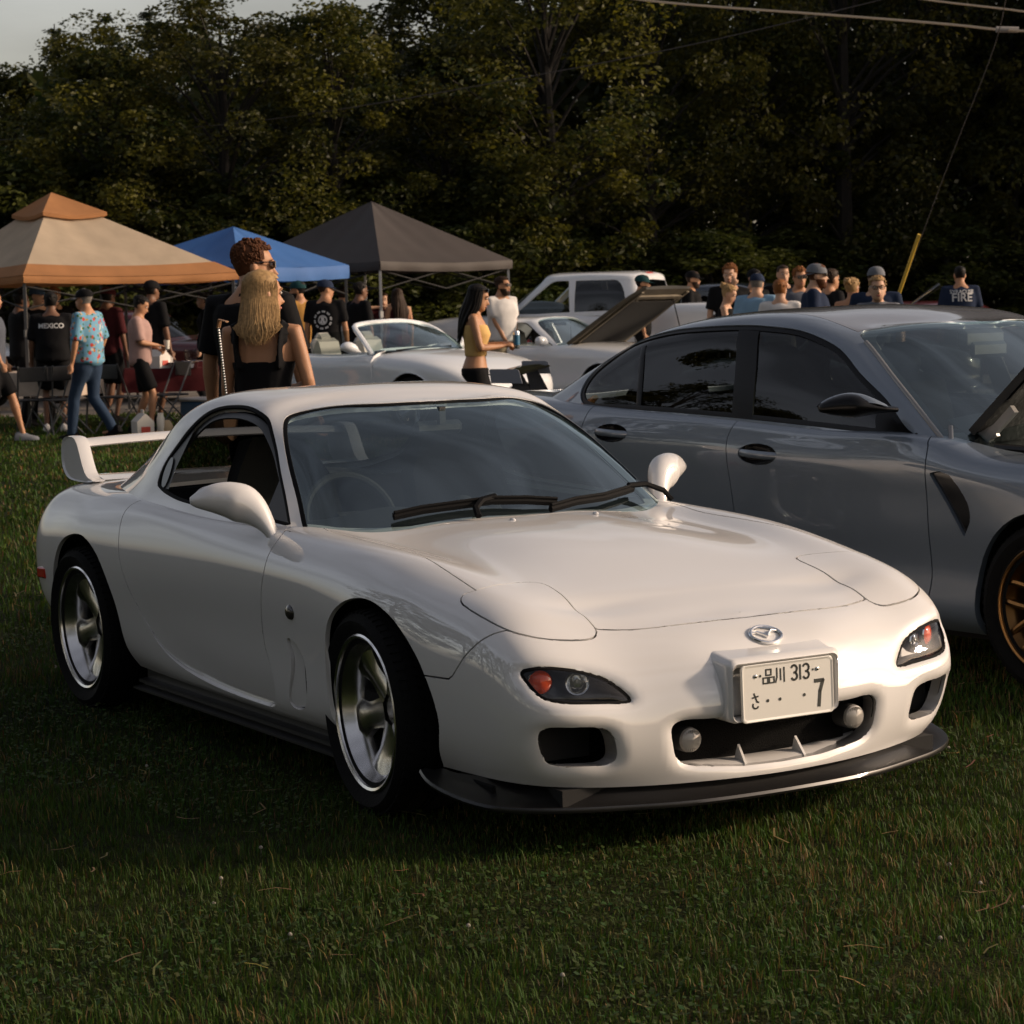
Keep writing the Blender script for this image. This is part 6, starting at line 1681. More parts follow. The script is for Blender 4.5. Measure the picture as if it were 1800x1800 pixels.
    if style == 'curly':
        for q in range(620 if D < 15 else 170):
            a = rs.uniform(0, 6.283); tt = rs.uniform(.50, 1.02)
            if math.cos(a) > .4 and tt < .80: continue
            w_, f, b = [float(np.interp(min(tt, .97), [q_[0] for q_ in HEADP], [q_[j] for q_ in HEADP])) for j in (1, 2, 3)]
            cx, rx_ = (f + b) / 2, (f - b) / 2
            Hm.ball((cx + (rx_ + .006) * math.cos(a), (w_ + .006) * math.sin(a), (tt - .5) * .232 + .016), rs.uniform(.005, .009) * (1 if D < 15 else 1.7), 5, 4)
    elif style in ('short', 'bun', 'pony') and not hat:
        for q in range(60):
            a = rs.uniform(0, 6.283); tt = rs.uniform(.62, .99)
            if math.cos(a) > .5 and tt < .84: continue
            w_, f, b = [float(np.interp(tt, [q_[0] for q_ in HEADP], [q_[j] for q_ in HEADP])) for j in (1, 2, 3)]
            cx, rx_ = (f + b) / 2, (f - b) / 2
            Hm.ball((cx + rx_ * 1.04 * math.cos(a), w_ * 1.05 * math.sin(a), (tt - .5) * .232 + .010), (.016, .012, .010), 6, 4)
    if style in ('bun',):
        Hm.ball((-.105, 0, .085), (.045, .045, .04), 12, 8)
        for q in range(14): Hm.ball((-.105 + .03 * math.cos(q * 2.4), .034 * math.sin(q * 2.4), .085 + .03 * math.cos(q * 1.7)), .014, 6, 4)
    if style == 'pony':
        Hm.tube([(-.10, .01, .03), (-.14, .03, .0), (-.13, .05, -.08), (-.11, .06, -.14)], [.02, .026, .022, .006], 8)
    Hm.V = [hv(v) for v in Hm.V]
    if style == 'long':
        na, nl = 19, 7
        for lay in (.80, .97):
            Gc = []
            for a in np.linspace(.42 * math.pi, 1.58 * math.pi, na):
                aa = a + hturn; ln = hairlen * .85 * (.65 + .75 * max(0, -math.cos(aa)))
                p0 = HM @ Vector((-.01 + .085 * math.cos(a) * lay, .078 * math.sin(a) * lay, .06)) + hc
                p1 = HM @ Vector((-.012 + .098 * math.cos(a) * lay, .086 * math.sin(a) * lay, -.02)) + hc
                p2 = Vector((-.03 + .10 * lay * math.cos(aa), .10 * lay * math.sin(aa), hc.z - .13))
                p3 = Vector((min(-.055 + .066 * lay * math.cos(aa), .10) - .03, .098 * lay * math.sin(aa), hc.z - .13 - ln * .55))
                p4 = p3 + Vector((0, -p3.y * .25, -ln * .40))
                Gc.append([tuple(v) for v in curve([p0, p1, p2, p3, p4], nl)])
            Hm.grid(Gc)
        for q in range(900 if D < 15 else 110):
            a = rs.uniform(.30 * math.pi, 1.70 * math.pi)
            tt = rs.uniform(.55, .98)
            w_, f, b = [float(np.interp(tt, [q_[0] for q_ in HEADP], [q_[j] for q_ in HEADP])) for j in (1, 2, 3)]
            cx, rx_ = (f + b) / 2, (f - b) / 2
            p0 = HM @ Vector((cx + rx_ * 1.03 * math.cos(a), w_ * 1.05 * math.sin(a), (tt - .5) * .232 + .012)) + hc
            p1 = HM @ Vector((-.012 + .098 * math.cos(a), .086 * math.sin(a), -.02)) + hc
            sp = rs.uniform(.82, 1.06)
            aa = a + hturn
            ln = hairlen * rs.uniform(.6, 1.1) * (.65 + .75 * max(0, -math.cos(aa)))
            wv_ = rs.uniform(-.02, .02)
            p2 = Vector((-.03 + .105 * sp * math.cos(aa), .105 * sp * math.sin(aa), hc.z - .13))
            p3 = Vector((min(-.055 + .07 * sp * math.cos(aa), .10) - .03, (.105 if fem else .1) * sp * math.sin(aa), hc.z - .13 - ln * .55))
            p3.y += wv_
            p4 = p3 + Vector((rs.uniform(-.02, .015), -p3.y * .25 - wv_ * 1.5 + rs.uniform(-.015, .015), -ln * .45))
            pts = [tuple(v) for v in curve([p0, p1, p2, p3, p4], 9)]
            r_ = rs.uniform(.0018, .0034) * (1 if D < 15 else 4.0)
            Hm.tube(pts, [(r_ * w2, r_ * .6 * w2) for w2 in (.6, 1, 1.1, 1.1, 1.1, 1.05, .9, .6, .15)], 5)
    sc3(Hm)
    if style != 'bald':
        Hm.build('hair', hm, t, angle=70)
    if beard:
        b_ = MB()
        for tt in (.02, .08, .15, .22, .30):
            for a in np.linspace(-1.75, 1.75, 15):
                if tt > .16 and abs(a) < .55: continue
                w_, f, b = [float(np.interp(tt, [q_[0] for q_ in HEADP], [q_[j] for q_ in HEADP])) for j in (1, 2, 3)]
                cx, rx_ = (f + b) / 2, (f - b) / 2
                b_.ball((cx + rx_ * math.cos(a), w_ * math.sin(a), (tt - .5) * .232), (.014, .014, .014 + (.012 if tt < .1 else 0)), 6, 5)
        b_.V = [hv(v) for v in b_.V]; sc3(b_)
        soften(b_, .007 if D < 30 else .009, 'beard', HAIR[beard], t, 3)
    if hat:
        hc_ = MB()
        rows = []
        for q in np.linspace(0, 1, 8):
            r_ = math.cos(q * math.pi / 2 * .98) ** .75
            rows.append([(-.006 + .109 * r_ * math.cos(a), .090 * r_ * math.sin(a), .028 + .098 * math.sin(q * math.pi / 2) + (-.012 * math.cos(a) if hat == 'cap' else 0) * (1 - q)) for a in np.linspace(0, 2 * math.pi, 24)])
        hc_.grid(rows)
        hc_.V = [hv((v[0] * 1.02, v[1] * 1.02, v[2])) for v in hc_.V]; sc3(hc_)
        ho = hc_.build('cap' if hat == 'cap' else 'beanie', hatm, t, angle=60)
        if hat == 'cap':
            bm_ = MB()
            rows = [[(hatdir * (.085 * (1 - q) * math.cos(a) + q * (.055 + .125 * math.cos(a))), .088 * math.sin(a) * (1 - q * .12), .022 + .004 - .018 * q * math.cos(a) ** 2 - .010 * abs(math.sin(a)) * q) for a in np.linspace(-1.35, 1.35, 13)] for q in (0, .35, .7, 1)]
            bm_.grid(rows); bm_.grid([[(p[0], p[1], p[2] - .005) for p in r] for r in rows])
            bm_.V = [hv(v) for v in bm_.V]; sc3(bm_)
            bm_.build('cap_brim', MATS.get('cloth_white') if label.find('white brim') >= 0 else hatm, ho, angle=60)
    if glasses:
        g_ = MB()
        zg = .010 if glasses != 'head' else .085
        xg = .098 if glasses != 'head' else .080
        for s in (1, -1):
            if glasses == 'clear':
                g_.tube([(xg + .002, s * .033 + .024 * math.cos(a), zg + .018 * math.sin(a)) for a in np.linspace(0, 6.283, 17)], .0026, 6, cap=False)
            else:
                g_.box((xg, s * .033, zg), (.008, .056, .038), bev=.008)
            g_.tube([(xg, s * .060, zg + .010), (.04, s * .079, zg + .012), (-.015, s * .080, zg + .006)], .003, 6)
        g_.tube([(xg, -.012, zg + .006), (xg + .003, 0, zg + .009), (xg, .012, zg + .006)], .003, 6)
        g_.V = [hv(v) for v in g_.V]; sc3(g_)
        g_.build('glasses', SHADE, t)
    t['_k'] = k
    return t, sh_
def print_on(sh_, t, text, size, z, m, name='shirt_print', y=0.0, back=True, bold=.0, shapes=None):
    """flat lettering laid on the back of a shirt"""
    if shapes is None:
        cu = bpy.data.curves.new(name, 'FONT'); cu.body = text; cu.size = size; cu.align_x = 'CENTER'; cu.align_y = 'CENTER'; cu.offset = bold; cu.space_line = .85
        o = bpy.data.objects.new(name, cu); COL.objects.link(o)
        dg = bpy.context.evaluated_depsgraph_get()
        me = bpy.data.meshes.new_from_object(o.evaluated_get(dg)); bpy.data.objects.remove(o)
        V = [v.co.copy() for v in me.vertices]; F = [list(p.vertices) for p in me.polygons]; bpy.data.meshes.remove(me)
    else:
        V, F = shapes
    bvh = BVHTree.FromPolygons([v.co for v in sh_.data.vertices], [p.vertices for p in sh_.data.polygons])
    out = []
    for v in V:
        o_ = Vector((-1, -v[0] + y, z + v[1])) if back else Vector((1, v[0] + y, z + v[1]))
        h = bvh.ray_cast(o_, Vector((1, 0, 0) if back else (-1, 0, 0)))
        p = h[0] if h[0] else Vector((-.13 if back else .13, o_.y, o_.z))
        out.append((p.x - .006 if back else p.x + .006, p.y, p.z))
    return mesh(name, out, F, m, sh_, smooth=False)
PRINT = mat('white_print', (.55, .55, .55), .7)
# --- the couple right behind the coupe
person('tall man with curly hair, mirrored sunglasses and black tee beside the blonde woman', 452, 12.5, 1.90, 28, 'tan', 'auburn', 'curly', BLK, .62, BLK, .99, glasses='dark', hturn=-.85, hands={1: (.06, .29, .86), -1: (.10, -.27, .88)})
bw, bws = person('woman with long blonde hair in a black frilled tank top seen from behind', 470, 11.7, 1.735, 8, 'tan', 'blonde', 'long', BLK, pants=BLK, leg=.99, fem=True, top='tank', hturn=-.85, hairlen=.08, hands={-1: (.20, -.13, 1.14), 1: (.12, .20, .86)}, pole=(-.35, .35, -.8))
# --- woman with the drink can
wc, _ = person('dark-haired woman in a yellow crop top and black shorts holding a can', 843, 21.0, 1.69, 92, 'tan', 'black', 'long', CREAM, pants=BLK, leg=.36, fem=True, top='vest', glasses='head', hairlen=.22, htilt=-.22, hands={1: (.26, .06, 1.18), -1: (.25, -.04, 1.16)}, curl=1.0)
person('bearded man in a white tee by the black canopy leg', 890, 33.0, 1.86, 140, 'tan', 'brown', 'short', WHT, .6, KHA, .6, heavy=1.12, glasses='dark', beard='brown', hturn=.45, hands={1: (.16, .10, .92), -1: (.16, -.10, .92)})
# --- the crowd behind the grey saloon
person('bearded man in navy tee and backward grey cap, face in profile', 1438, 26.0, 1.86, 98, 'fair', 'auburn', 'short', NVY, .6, KHA, .6, heavy=1.18, hat='cap', hatm=GRYC, hatdir=-1, glasses='dark', beard='auburn')
person('girl with round glasses and tied-back fair hair facing the camera', 1549, 22.0, 1.69, 196, 'fair', 'blonde', 'pony', GRYC, .5, DENIM, .99, fem=True, glasses='clear', hturn=.25)
person('man in a grey cap standing right behind the girl with glasses', 1546, 24.6, 1.80, 12, 'fair', 'brown', 'short', NVY, .6, KHA, .6, hat='cap', hatm=GRYC, heavy=1.1)
person('woman with a messy blonde bun and bare shoulders, back turned', 1503, 27.0, 1.70, 25, 'tan', 'blonde', 'bun', BLK, pants=BLK, leg=.4, fem=True, top='bare', hturn=-.3)
person('ginger-haired person in a white tee, back turned, beside the navy tee', 1378, 27.2, 1.70, 10, 'fair', 'ginger', 'short', WHT, .6, DENIM, .6, hturn=-.2)
person('man in a light blue shirt and navy cap, back turned', 1337, 29.0, 1.79, 22, 'fair', 'grey', 'short', LBLUE, .7, KHA, .99, heavy=1.15, hat='cap', hatm=NVY, top='shirt')
person('tall curly-haired man in black touching his chin', 1290, 31.0, 1.93, 178, 'fair', 'ginger', 'curly', BLK, .6, KHA, .6, hands={1: (.16, .02, 1.46)}, hturn=-.3, htilt=-.1)
person('woman with fair hair up in a black sleeveless top, head bowed', 1284, 29.4, 1.66, 105, 'fair', 'blonde', 'bun', BLK, pants=BLK, leg=.4, fem=True, top='sleeveless', htilt=-.35, hands={1: (.24, .05, 1.08), -1: (.24, -.05, 1.08)})
person('man with cropped dark hair in a dark tee behind the crowd', 1383, 33.2, 1.93, 182, 'fair', 'brown', 'buzz', BLK, .6, BLK, .6, hturn=.2)
person('young man with light curls and sunglasses in a grey shirt', 1411, 30.6, 1.86, 168, 'tan', 'ginger', 'curly', SLATE, .6, KHA, .6, glasses='dark')
person('man in black half hidden behind the light blue shirt', 1331, 33.0, 1.88, 150, 'tan', 'black', 'short', BLK, .6, BLK, .6, hat='cap', hatm=BLK)
person('man in black tee half hidden behind the bearded man', 1464, 28.4, 1.82, 60, 'tan', 'brown', 'short', BLK, .6, BLK, .6, hands={-1: (.05, -.33, 1.0)})
fm, fms = person('man seen from behind in a navy tee with white block lettering', 1693, 33.5, 1.86, 0, 'tan', 'black', 'buzz', NVY, .66, BLK, .6, heavy=1.12)
print_on(fms, fm, 'SYRACUSE', .072, 1.495, PRINT, y=0, bold=.001)
print_on(fms, fm, 'FIRE', .165, 1.41, PRINT, y=0, bold=.002)
person('man in a black cap standing behind the open white bonnet', 1134, 36.0, 1.86, 95, 'tan', 'black', 'short', BLK, .6, BLK, .99, hat='cap', hatm=TEAL, beard='black')
person('man in a black cap and dark hoodie beyond the raised bonnet', 1222, 38.0, 1.92, 100, 'tan', 'brown', 'short', BLK, .9, BLK, .99, hat='cap', hatm=BLK, beard='brown', top='long')
# --- left side under and around the canopies
person('older man in a blue floral shirt and jeans walking in a cap with white brim', 163, 27.6, 1.78, -68, 'tan', 'grey', 'short', FLORAL, .75, DENIM, .99, heavy=1.16, hat='cap', hatm=BLK, top='shirt', feet=[(.20, .09, .0), (-.24, -.09, .05, .35)], hands={1: (.05, .27, .86), -1: (.06, -.27, .92)})
mx, mxs = person('man with his back turned in a black tee lettered MEXICO', 101, 29.6, 1.76, -8, 'brown', 'black', 'short', BLK, .75, BLK, .55, shoes=WHT, heavy=1.2)
print_on(mxs, mx, 'MEXICO', .085, 1.34, PRINT, bold=.002)
person('man in a blue patterned cap and dark jacket under the tan canopy', 78, 31.6, 1.86, 165, 'fair', 'brown', 'short', BLK, .9, BLK, .99, hat='cap', hatm=cloth('blue_bandana', (.05, .09, .16)), hatdir=-1, top='long', hturn=.8)
person('red-haired person in the shade beside the man lettered MEXICO', 108, 33.0, 1.86, 170, 'fair', 'ginger', 'short', BLK, .6, BLK, .6)
person('boy in a pink tee and striped black shorts looking down at his cup', 254, 28.8, 1.69, 88, 'tan', 'black', 'short', PINK, .7, BLK, .55, htilt=-.4, hands={-1: (.24, -.07, 1.10), 1: (.22, .06, 1.06)}, feet=[(-.10, .10, 0), (.12, -.10, 0)], curl=1.0)
person('tall man in black with a cap standing behind the boy', 276, 31.2, 1.90, 40, 'brown', 'black', 'short', BLK, .7, BLK, .6, heavy=1.15, hat='cap', hatm=BLK)
person('person in dark red with a pale cap deep in the canopy shade', 200, 31.8, 1.83, 35, 'brown', 'black', 'short', MAR, .8, BLK, .6, hat='cap', hatm=MAR)
person('man in a slate shirt and shorts striding out at the left edge', -6, 27.2, 1.80, 90, 'tan', 'brown', 'short', SLATE, .9, BLK, .58, shoes=GRYC, feet=[(.30, .10, .0), (-.22, -.10, .04, .3)], hands={1: (.10, .30, .84), -1: (.18, -.28, .84)}, top='shirt')
person('woman in black in profile at the back of the tan canopy', 372, 35.4, 1.75, -85, 'fair', 'brown', 'bun', BLK, .7, BLK, .99, fem=True)
person('man in a mustard and white shirt with a teal beanie and beard', 537, 32.6, 1.86, -60, 'tan', 'black', 'short', MUST, .75, BLK, .6, hat='beanie', hatm=TEAL, beard='black', heavy=1.05, hturn=.35, hands={1: (.25, .10, 1.10)})
bt, bts = person('man in a black tee with a round white back print and a cap', 582, 31.6, 1.86, 12, 'tan', 'brown', 'buzz', BLK, .6, BLK, .6, hat='cap', hatm=NVY, hturn=-.9, heavy=1.08)
ringV, ringF = [], []
for rad, w_ in ((.115, .012), (.055, .010)):
    for q in range(30):
        if rad > .1 and q % 3 == 2: continue
        a0, a1 = 2 * math.pi * q / 30, 2 * math.pi * (q + .8) / 30
        b0 = len(ringV)
        ringV += [(r_ * math.cos(a), r_ * math.sin(a)) for r_, a in ((rad - w_, a0), (rad + w_, a0), (rad + w_, a1), (rad - w_, a1))]; ringF.append((b0, b0 + 1, b0 + 2, b0 + 3))
for (u_, v_, s1, s2) in ((0, .01, .022, .03), (-.02, -.02, .012, .01), (.02, -.02, .012, .01), (0, -.035, .03, .006)):
    b0 = len(ringV); ringV += [(u_ - s1, v_ - s2), (u_ + s1, v_ - s2), (u_ + s1, v_ + s2), (u_ - s1, v_ + s2)]; ringF.append((b0, b0 + 1, b0 + 2, b0 + 3))
print_on(bts, bt, '', 0, 1.32, PRINT, shapes=(ringV, ringF))
person('man in a white tee half hidden under the blue canopy', 611, 37.5, 1.79, 30, 'tan', 'brown', 'short', WHT, .6, BLK, .6, heavy=.95)
person('broad man in black standing between the blue and black canopies', 641, 34.6, 1.84, 55, 'brown', 'black', 'short', BLK, .75, BLK, .6, heavy=1.15)
person('woman holding a phone up to her face under the black canopy', 684, 37.0, 1.68, 178, 'fair', 'brown', 'long', MAR, .6, BLK, .6, fem=True, hands={1: (.20, .05, 1.52), -1: (.20, -.06, 1.50)})
person('woman with long brown hair and a bare arm by the roadster', 709, 35.6, 1.74, -25, 'tan', 'brown', 'long', MAR, pants=BLK, leg=.6, fem=True, top='sleeveless', hairlen=.32)
person('man in black at the end of the folding table reaching out', 46, 31.0, 1.80, 60, 'brown', 'black', 'short', BLK, .75, BLK, .99, hands={-1: (.36, -.12, 1.12)})
# ================================================================ small things around the canopies
def at_px(px, D, z=0.0): return gp(D, (px - 900) * D / 4093.7, z)
CAN = MB().lathe([(0, 0), (.026, 0), (.031, .008), (.031, .150), (.027, .160), (.026, .162), (0, .160)], 20, 'Z')
p_ = wc.matrix_world if False else None
def held(owner, off):
    """world point for something held at an offset in the owner's own frame"""
    a = owner.rotation_euler.z; k = owner['_k']
    o = Vector(off) * k
    return owner.location + Vector((o.x * math.cos(a) - o.y * math.sin(a), o.x * math.sin(a) + o.y * math.cos(a), o.z))
cn = CAN.build('drink_can', mat('can_metal', (.45, .50, .55), .25, metal=.8), None, loc=held(wc, (.375, .012, 1.13)))
tag(cn, 'tall blue and silver drink can in the dark-haired woman\'s hands', 'can')
MB().lathe([(.0318, .035), (.0318, .125)], 20, 'Z').build('can_label', mat('can_blue', (.02, .12, .22), .35), cn)
# handbag with chain on the blonde woman's shoulder
hb = MB()
G = []
for x, w_, h_ in ((-.045, .05, .07), (-.04, .10, .12), (0, .12, .14), (.04, .10, .12), (.045, .05, .07)):
    G.append([(x, w_ * math.cos(a), -.02 + h_ * math.sin(a) * (1 if math.sin(a) < 0 else .75)) for a in np.linspace(0, 6.283, 20)])
hb.grid(G); hb.add(G[0][:-1], [tuple(range(19))]); hb.add(G[-1][:-1], [tuple(range(19))])
hbo = hb.build('handbag', mat('tan_leather', (.30, .17, .09), .5, noise=.2, nscale=12), None, loc=held(bw, (-.15, .165, 1.03)), rot=(0, 0, bw.rotation_euler.z + 1.35))
tag(hbo, 'small tan handbag hanging from the blonde woman\'s shoulder on a chain', 'handbag')
ch = MB()
for q in range(26):
    t_ = q / 25
    ch.ball((0, -.02 + .06 * t_, .08 + .34 * t_), (.007, .007, .011), 6, 4)
ch.build('chain_strap', CHROME, hbo)
MB().tube([(.0, .04, .42), (-.02, .06, .46), (-.07, .08, .45)], [(.012, .005)] * 3, 6).build('strap', MATS['tan_leather'], hbo)
# boy's cup
boy = [o for o in COL.objects if o.get('label', '').startswith('boy in a pink')][0]
cp = MB().lathe([(0, 0), (.028, 0), (.038, .11), (.036, .11), (.027, .006), (0, .006)], 16, 'Z').build('paper_cup', mat('paper_white', (.62, .58, .50), .7), None, loc=held(boy, (.345, -.03, 1.05)))
tag(cp, 'paper cup in the hands of the boy in the pink tee', 'cup')
# stripes on his shorts are sewn tape
def folding_table(label, px, D, rz, L=1.8, W=.75, clothm=None, group=None):
    t = thing('folding_table', label, 'table', at_px(px, D), rz, group)
    MB().box((0, 0, .73), (L, W, .035), bev=.01).build('table_top', mat('grey_plastic', (.35, .35, .34), .6), t)
    for sx in (-1, 1):
        for sy in (-1, 1):
            MB().tube([(sx * (L / 2 - .12), sy * (W / 2 - .1), .715), (sx * (L / 2 - .2), sy * (W / 2 - .08), 0)], .014, 6).build('leg', POLE, t)
    if clothm:
        c = MB()
        n = 40; rows = []
        per = [(-L / 2, -W / 2), (L / 2, -W / 2), (L / 2, W / 2), (-L / 2, W / 2)]
        loop = []
        for k in range(4):
            a, b = per[k], per[(k + 1) % 4]
            loop += [(a[0] + (b[0] - a[0]) * q / 12, a[1] + (b[1] - a[1]) * q / 12) for q in range(12)]
        for h_, o_ in ((.752, 1.0), (.745, 1.012), (.60, 1.03), (.45, 1.045)):
            rows.append([(p[0] * (o_ + (.02 * math.sin(i * 1.7) if h_ < .7 else 0)), p[1] * (o_ + (.04 * math.sin(i * 1.7) if h_ < .7 else 0)), h_) for i, p in enumerate(loop)])
        c.grid([r + r[:1] for r in rows]); c.add(rows[0], [tuple(range(len(loop)))])
        o = c.build('tablecloth', clothm, None, loc=t.location, rot=(0, 0, rz), angle=60)
        tag(o, ('pale' if 'left edge' in label else 'dark red') + ' cloth draped over the ' + label.split(' under')[0].split(' set')[0] + ('' if 'left edge' in label else ' with food'), 'tablecloth')
    return t
folding_table('folding table at the left edge under the tan canopy', 50, 30.2, VYAW + 1.3, clothm=cloth('table_white', (.50, .40, .32)))
folding_table('folding table set with food near the right leg of the tan canopy', 335, 30.6, VYAW + 1.75, L=1.6, clothm=cloth('table_red', (.07, .012, .014)))
def folding_chair(label, px, D, rz):
    t = thing('folding_chair', label, 'chair', at_px(px, D), rz, 'black folding chairs under the tan canopy')
    MB().box((0, 0, .44), (.40, .40, .025), bev=.01).build('seat', SATIN, t)
    MB().box((-.23, 0, .76), (.02, .40, .18), bev=.008).build('backrest', SATIN, t)
    for sy in (-1, 1):
        MB().tube([(.24, sy * .21, 0), (-.05, sy * .21, .44), (-.24, sy * .21, .86)], .011, 6).build('frame', POLE, t)
        MB().tube([(-.26, sy * .19, 0), (.17, sy * .19, .44)], .011, 6).build('leg', POLE, t)
    return t
for i, (px, D, a, lb) in enumerate(((66, 28.8, .3, 'black folding chair nearest the left canopy leg'), (88, 28.9, .9, 'black folding chair behind the MEXICO tee man'), (125, 28.6, 1.5, 'black folding chair beside the floral shirt'), (215, 29.2, -.6, 'black folding chair left of the boy in pink'), (300, 29.6, 2.2, 'black folding chair beside the food table'))):
    folding_chair(lb, px, D, VYAW + a)
# take-away boxes, flask, trays
def takeout(label, px, D, z, s=1.0, rz=.4):
    m_ = MB()
    a, b, h_ = .11 * s, .075 * s, .13 * s
    m_.grid([[(x_, y_, z_) for x_, y_ in ((-p, -q), (p, -q), (p, q), (-p, q), (-p, -q))] for p, q, z_ in ((a, b, 0), (a * 1.04, b * 1.04, h_), (a * 1.02, .004, h_ * 1.55))])
    m_.add([(-a, -b, 0), (a, -b, 0), (a, b, 0), (-a, b, 0)], [(0, 1, 2, 3)])
    o = m_.build('takeout_box', mat('white_card', (.60, .55, .50), .7), None, loc=at_px(px, D, z), rot=(0, 0, VYAW + rz), angle=20)
    tag(o, label, 'box', 'white takeaway boxes')
    MB().box((0, 0, h_ * 1.62), (.10 * s, .008, .05 * s)).build('carry_handle', MATS['white_card'], o)
    MB().box((-a * 1.03, 0, h_ * .45), (.004, b * 1.1, h_ * .4)).build('printed_patch', mat('red_ink', (.45, .05, .03), .6), o)
    return o
takeout('white takeaway box standing on the grass by the boy', 254, 28.2, 0, 1.35)
takeout('white takeaway box on the end of the red food table', 285, 30.3, .755, 1.2, .9)
takeout('smaller white takeaway box beside it on the red food table', 300, 30.5, .755, 1.0, .2)
fl_ = MB().lathe([(0, 0), (.045, 0), (.047, .01), (.047, .20), (.036, .225), (.036, .26), (0, .262)], 20, 'Z').build('water_flask', mat('white_enamel', (.60, .57, .50), .35), None, loc=at_px(286, 28.4, 0))
tag(fl_, 'white flask standing on the grass beside the takeaway box', 'flask')
bg_ = MB().lathe([(0, 0), (.07, 0), (.085, .06), (.06, .13), (.03, .17), (0, .17)], 12, 'Z').build('paper_bag', mat('kraft_paper', (.40, .30, .18), .8, bump=.6, bscale=30), None, loc=at_px(297, 28.45, 0))
tag(bg_, 'crumpled paper bag on the grass next to the white flask', 'bag')
def tray(label, px, D, z, m, s=1.0):
    m_ = MB().lathe([(0, 0), (.16 * s, 0), (.19 * s, .07), (.20 * s, .075), (.15 * s, .01), (0, .01)], 12, 'Z')
    m_.V = [(v[0] * 1.4, v[1], v[2]) for v in m_.V]
    tag(m_.build('foil_tray', m, None, loc=at_px(px, D, z), rot=(0, 0, VYAW + .7)), label, 'tray', 'trays on the food table')
tray('silver foil tray at the near end of the food table', 330, 30.3, .755, CHROME)
tray('second foil tray beside a drinks pitcher on the food table', 352, 30.8, .755, CHROME, .9)
pit = MB().lathe([(0, 0), (.07, 0), (.085, .22), (.08, .22), (.066, .01), (0, .01)], 16, 'Z').build('drinks_pitcher', glass('clear_plastic', (.8, .8, .8), 1.3), None, loc=at_px(342, 30.9, .755))
tag(pit, 'clear drinks pitcher standing between the foil trays', 'pitcher')
clr = MB().box((0, 0, .17), (.55, .34, .34), bev=.03).build('cool_box', mat('cooler_blue', (.02, .08, .16), .5), None, loc=at_px(362, 29.8, 0), rot=(0, 0, VYAW + .9))
tag(clr, 'dark blue cool box on the ground under the food table end', 'cool box')
MB().box((0, 0, .36), (.57, .36, .05), bev=.02).build('lid', MATS['white_card'], clr)
# ================================================================ overhead cables and the guy wire
WIRE = mat('sunlit_cable', (.60, .45, .30), .5)  # warm glow of the low sun is put into the cable colour
def cable(label, pts, r_, nm='overhead_cable', m=WIRE):
    P = [CP + (_d + _r * ((x - 900) / 4093.7) - _u * ((y - 900) / 4093.7)) * D for x, y, D in pts]
    o = MB().tube([tuple(q) for q in curve([tuple(p) for p in P], 40)], r_, 6).build(nm, m)
    tag(o, label, 'cable', 'cables strung over the field')
    return o
cb = cable('upper of the two thick cables at the top right corner', [(1480, -30, 34), (1620, -2, 33), (1760, 15, 32), (1840, 26, 31.5)], .016)
cb2 = cable('long thick cable crossing the top right with a splice', [(1000, -20, 38), (1130, 0, 36.5), (1400, 22, 34), (1700, 46, 32), (1755, 52, 31.6), (1850, 56, 31)], .019)
P0_ = CP + (_d + _r * ((1772 - 900) / 4093.7) - _u * ((52 - 900) / 4093.7)) * 31.5
sp_ = MB().tube([tuple(P0_ - VR * .16 + Vector((0, 0, .006))), tuple(P0_ + VR * .14 - Vector((0, 0, .006)))], .042, 10)
so_ = sp_.build('cable_splice', mat('splice_grey', (.25, .23, .21), .5), cb2)
cable('thin dark wire sagging across the whole wood', [(-200, 262, 50), (150, 236, 49), (440, 214, 48), (900, 140, 46), (1200, 82, 44), (1450, 24, 42), (1620, -18, 41)], .010, m=mat('dull_cable', (.06, .05, .045), .6))
gw = cable('taut guy wire slanting down at the right', [(1772, -30, 31), (1755, 58, 31.4), (1690, 230, 32.2), (1596, 480, 33.4), (1560, 575, 33.8)], .006, 'guy_wire', m=mat('dull_cable', (.06, .05, .045), .6))
A_ = CP + (_d + _r * ((1616 - 900) / 4093.7) - _u * ((412 - 900) / 4093.7)) * 33.1
B_ = CP + (_d + _r * ((1560 - 900) / 4093.7) - _u * ((575 - 900) / 4093.7)) * 33.8
st = MB().tube([tuple(A_), tuple(B_)], .026, 10).build('guy_wire_guard', mat('yellow_plastic', (.55, .36, .04), .5))
tag(st, 'yellow plastic guard on the lower end of the guy wire', 'guard')
# ================================================================ wood behind the field
def leafmat(name, c1, c2, tr):
    m = bpy.data.materials.new(name); m.use_nodes = True
    n, l = m.node_tree.nodes, m.node_tree.links
    b = n['Principled BSDF']; b.inputs['Roughness'].default_value = .55; b.inputs['Specular IOR Level'].default_value = .3
    at = n.new('ShaderNodeAttribute'); at.attribute_name = 'tone'
    oi = n.new('ShaderNodeObjectInfo')
    mx = n.new('ShaderNodeMix'); mx.data_type = 'RGBA'; mx.inputs['A'].default_value = (*c1, 1); mx.inputs['B'].default_value = (*c2, 1)
    l.new(at.outputs['Fac'], mx.inputs['Factor'])
    hs = n.new('ShaderNodeHueSaturation'); mr = n.new('ShaderNodeMapRange')
    mr.inputs[3].default_value, mr.inputs[4].default_value = .65, 1.25
    l.new(oi.outputs['Random'], mr.inputs[0]); l.new(mr.outputs[0], hs.inputs['Value']); l.new(mx.outputs['Result'], hs.inputs['Color'])
    l.new(hs.outputs[0], b.inputs['Base Color'])
    t = n.new('ShaderNodeBsdfTranslucent'); l.new(hs.outputs[0], t.inputs[0])
    x = n.new('ShaderNodeMixShader'); x.inputs[0].default_value = tr
    l.new(b.outputs[0], x.inputs[1]); l.new(t.outputs[0], x.inputs[2]); l.new(x.outputs[0], n['Material Output'].inputs[0])
    return m
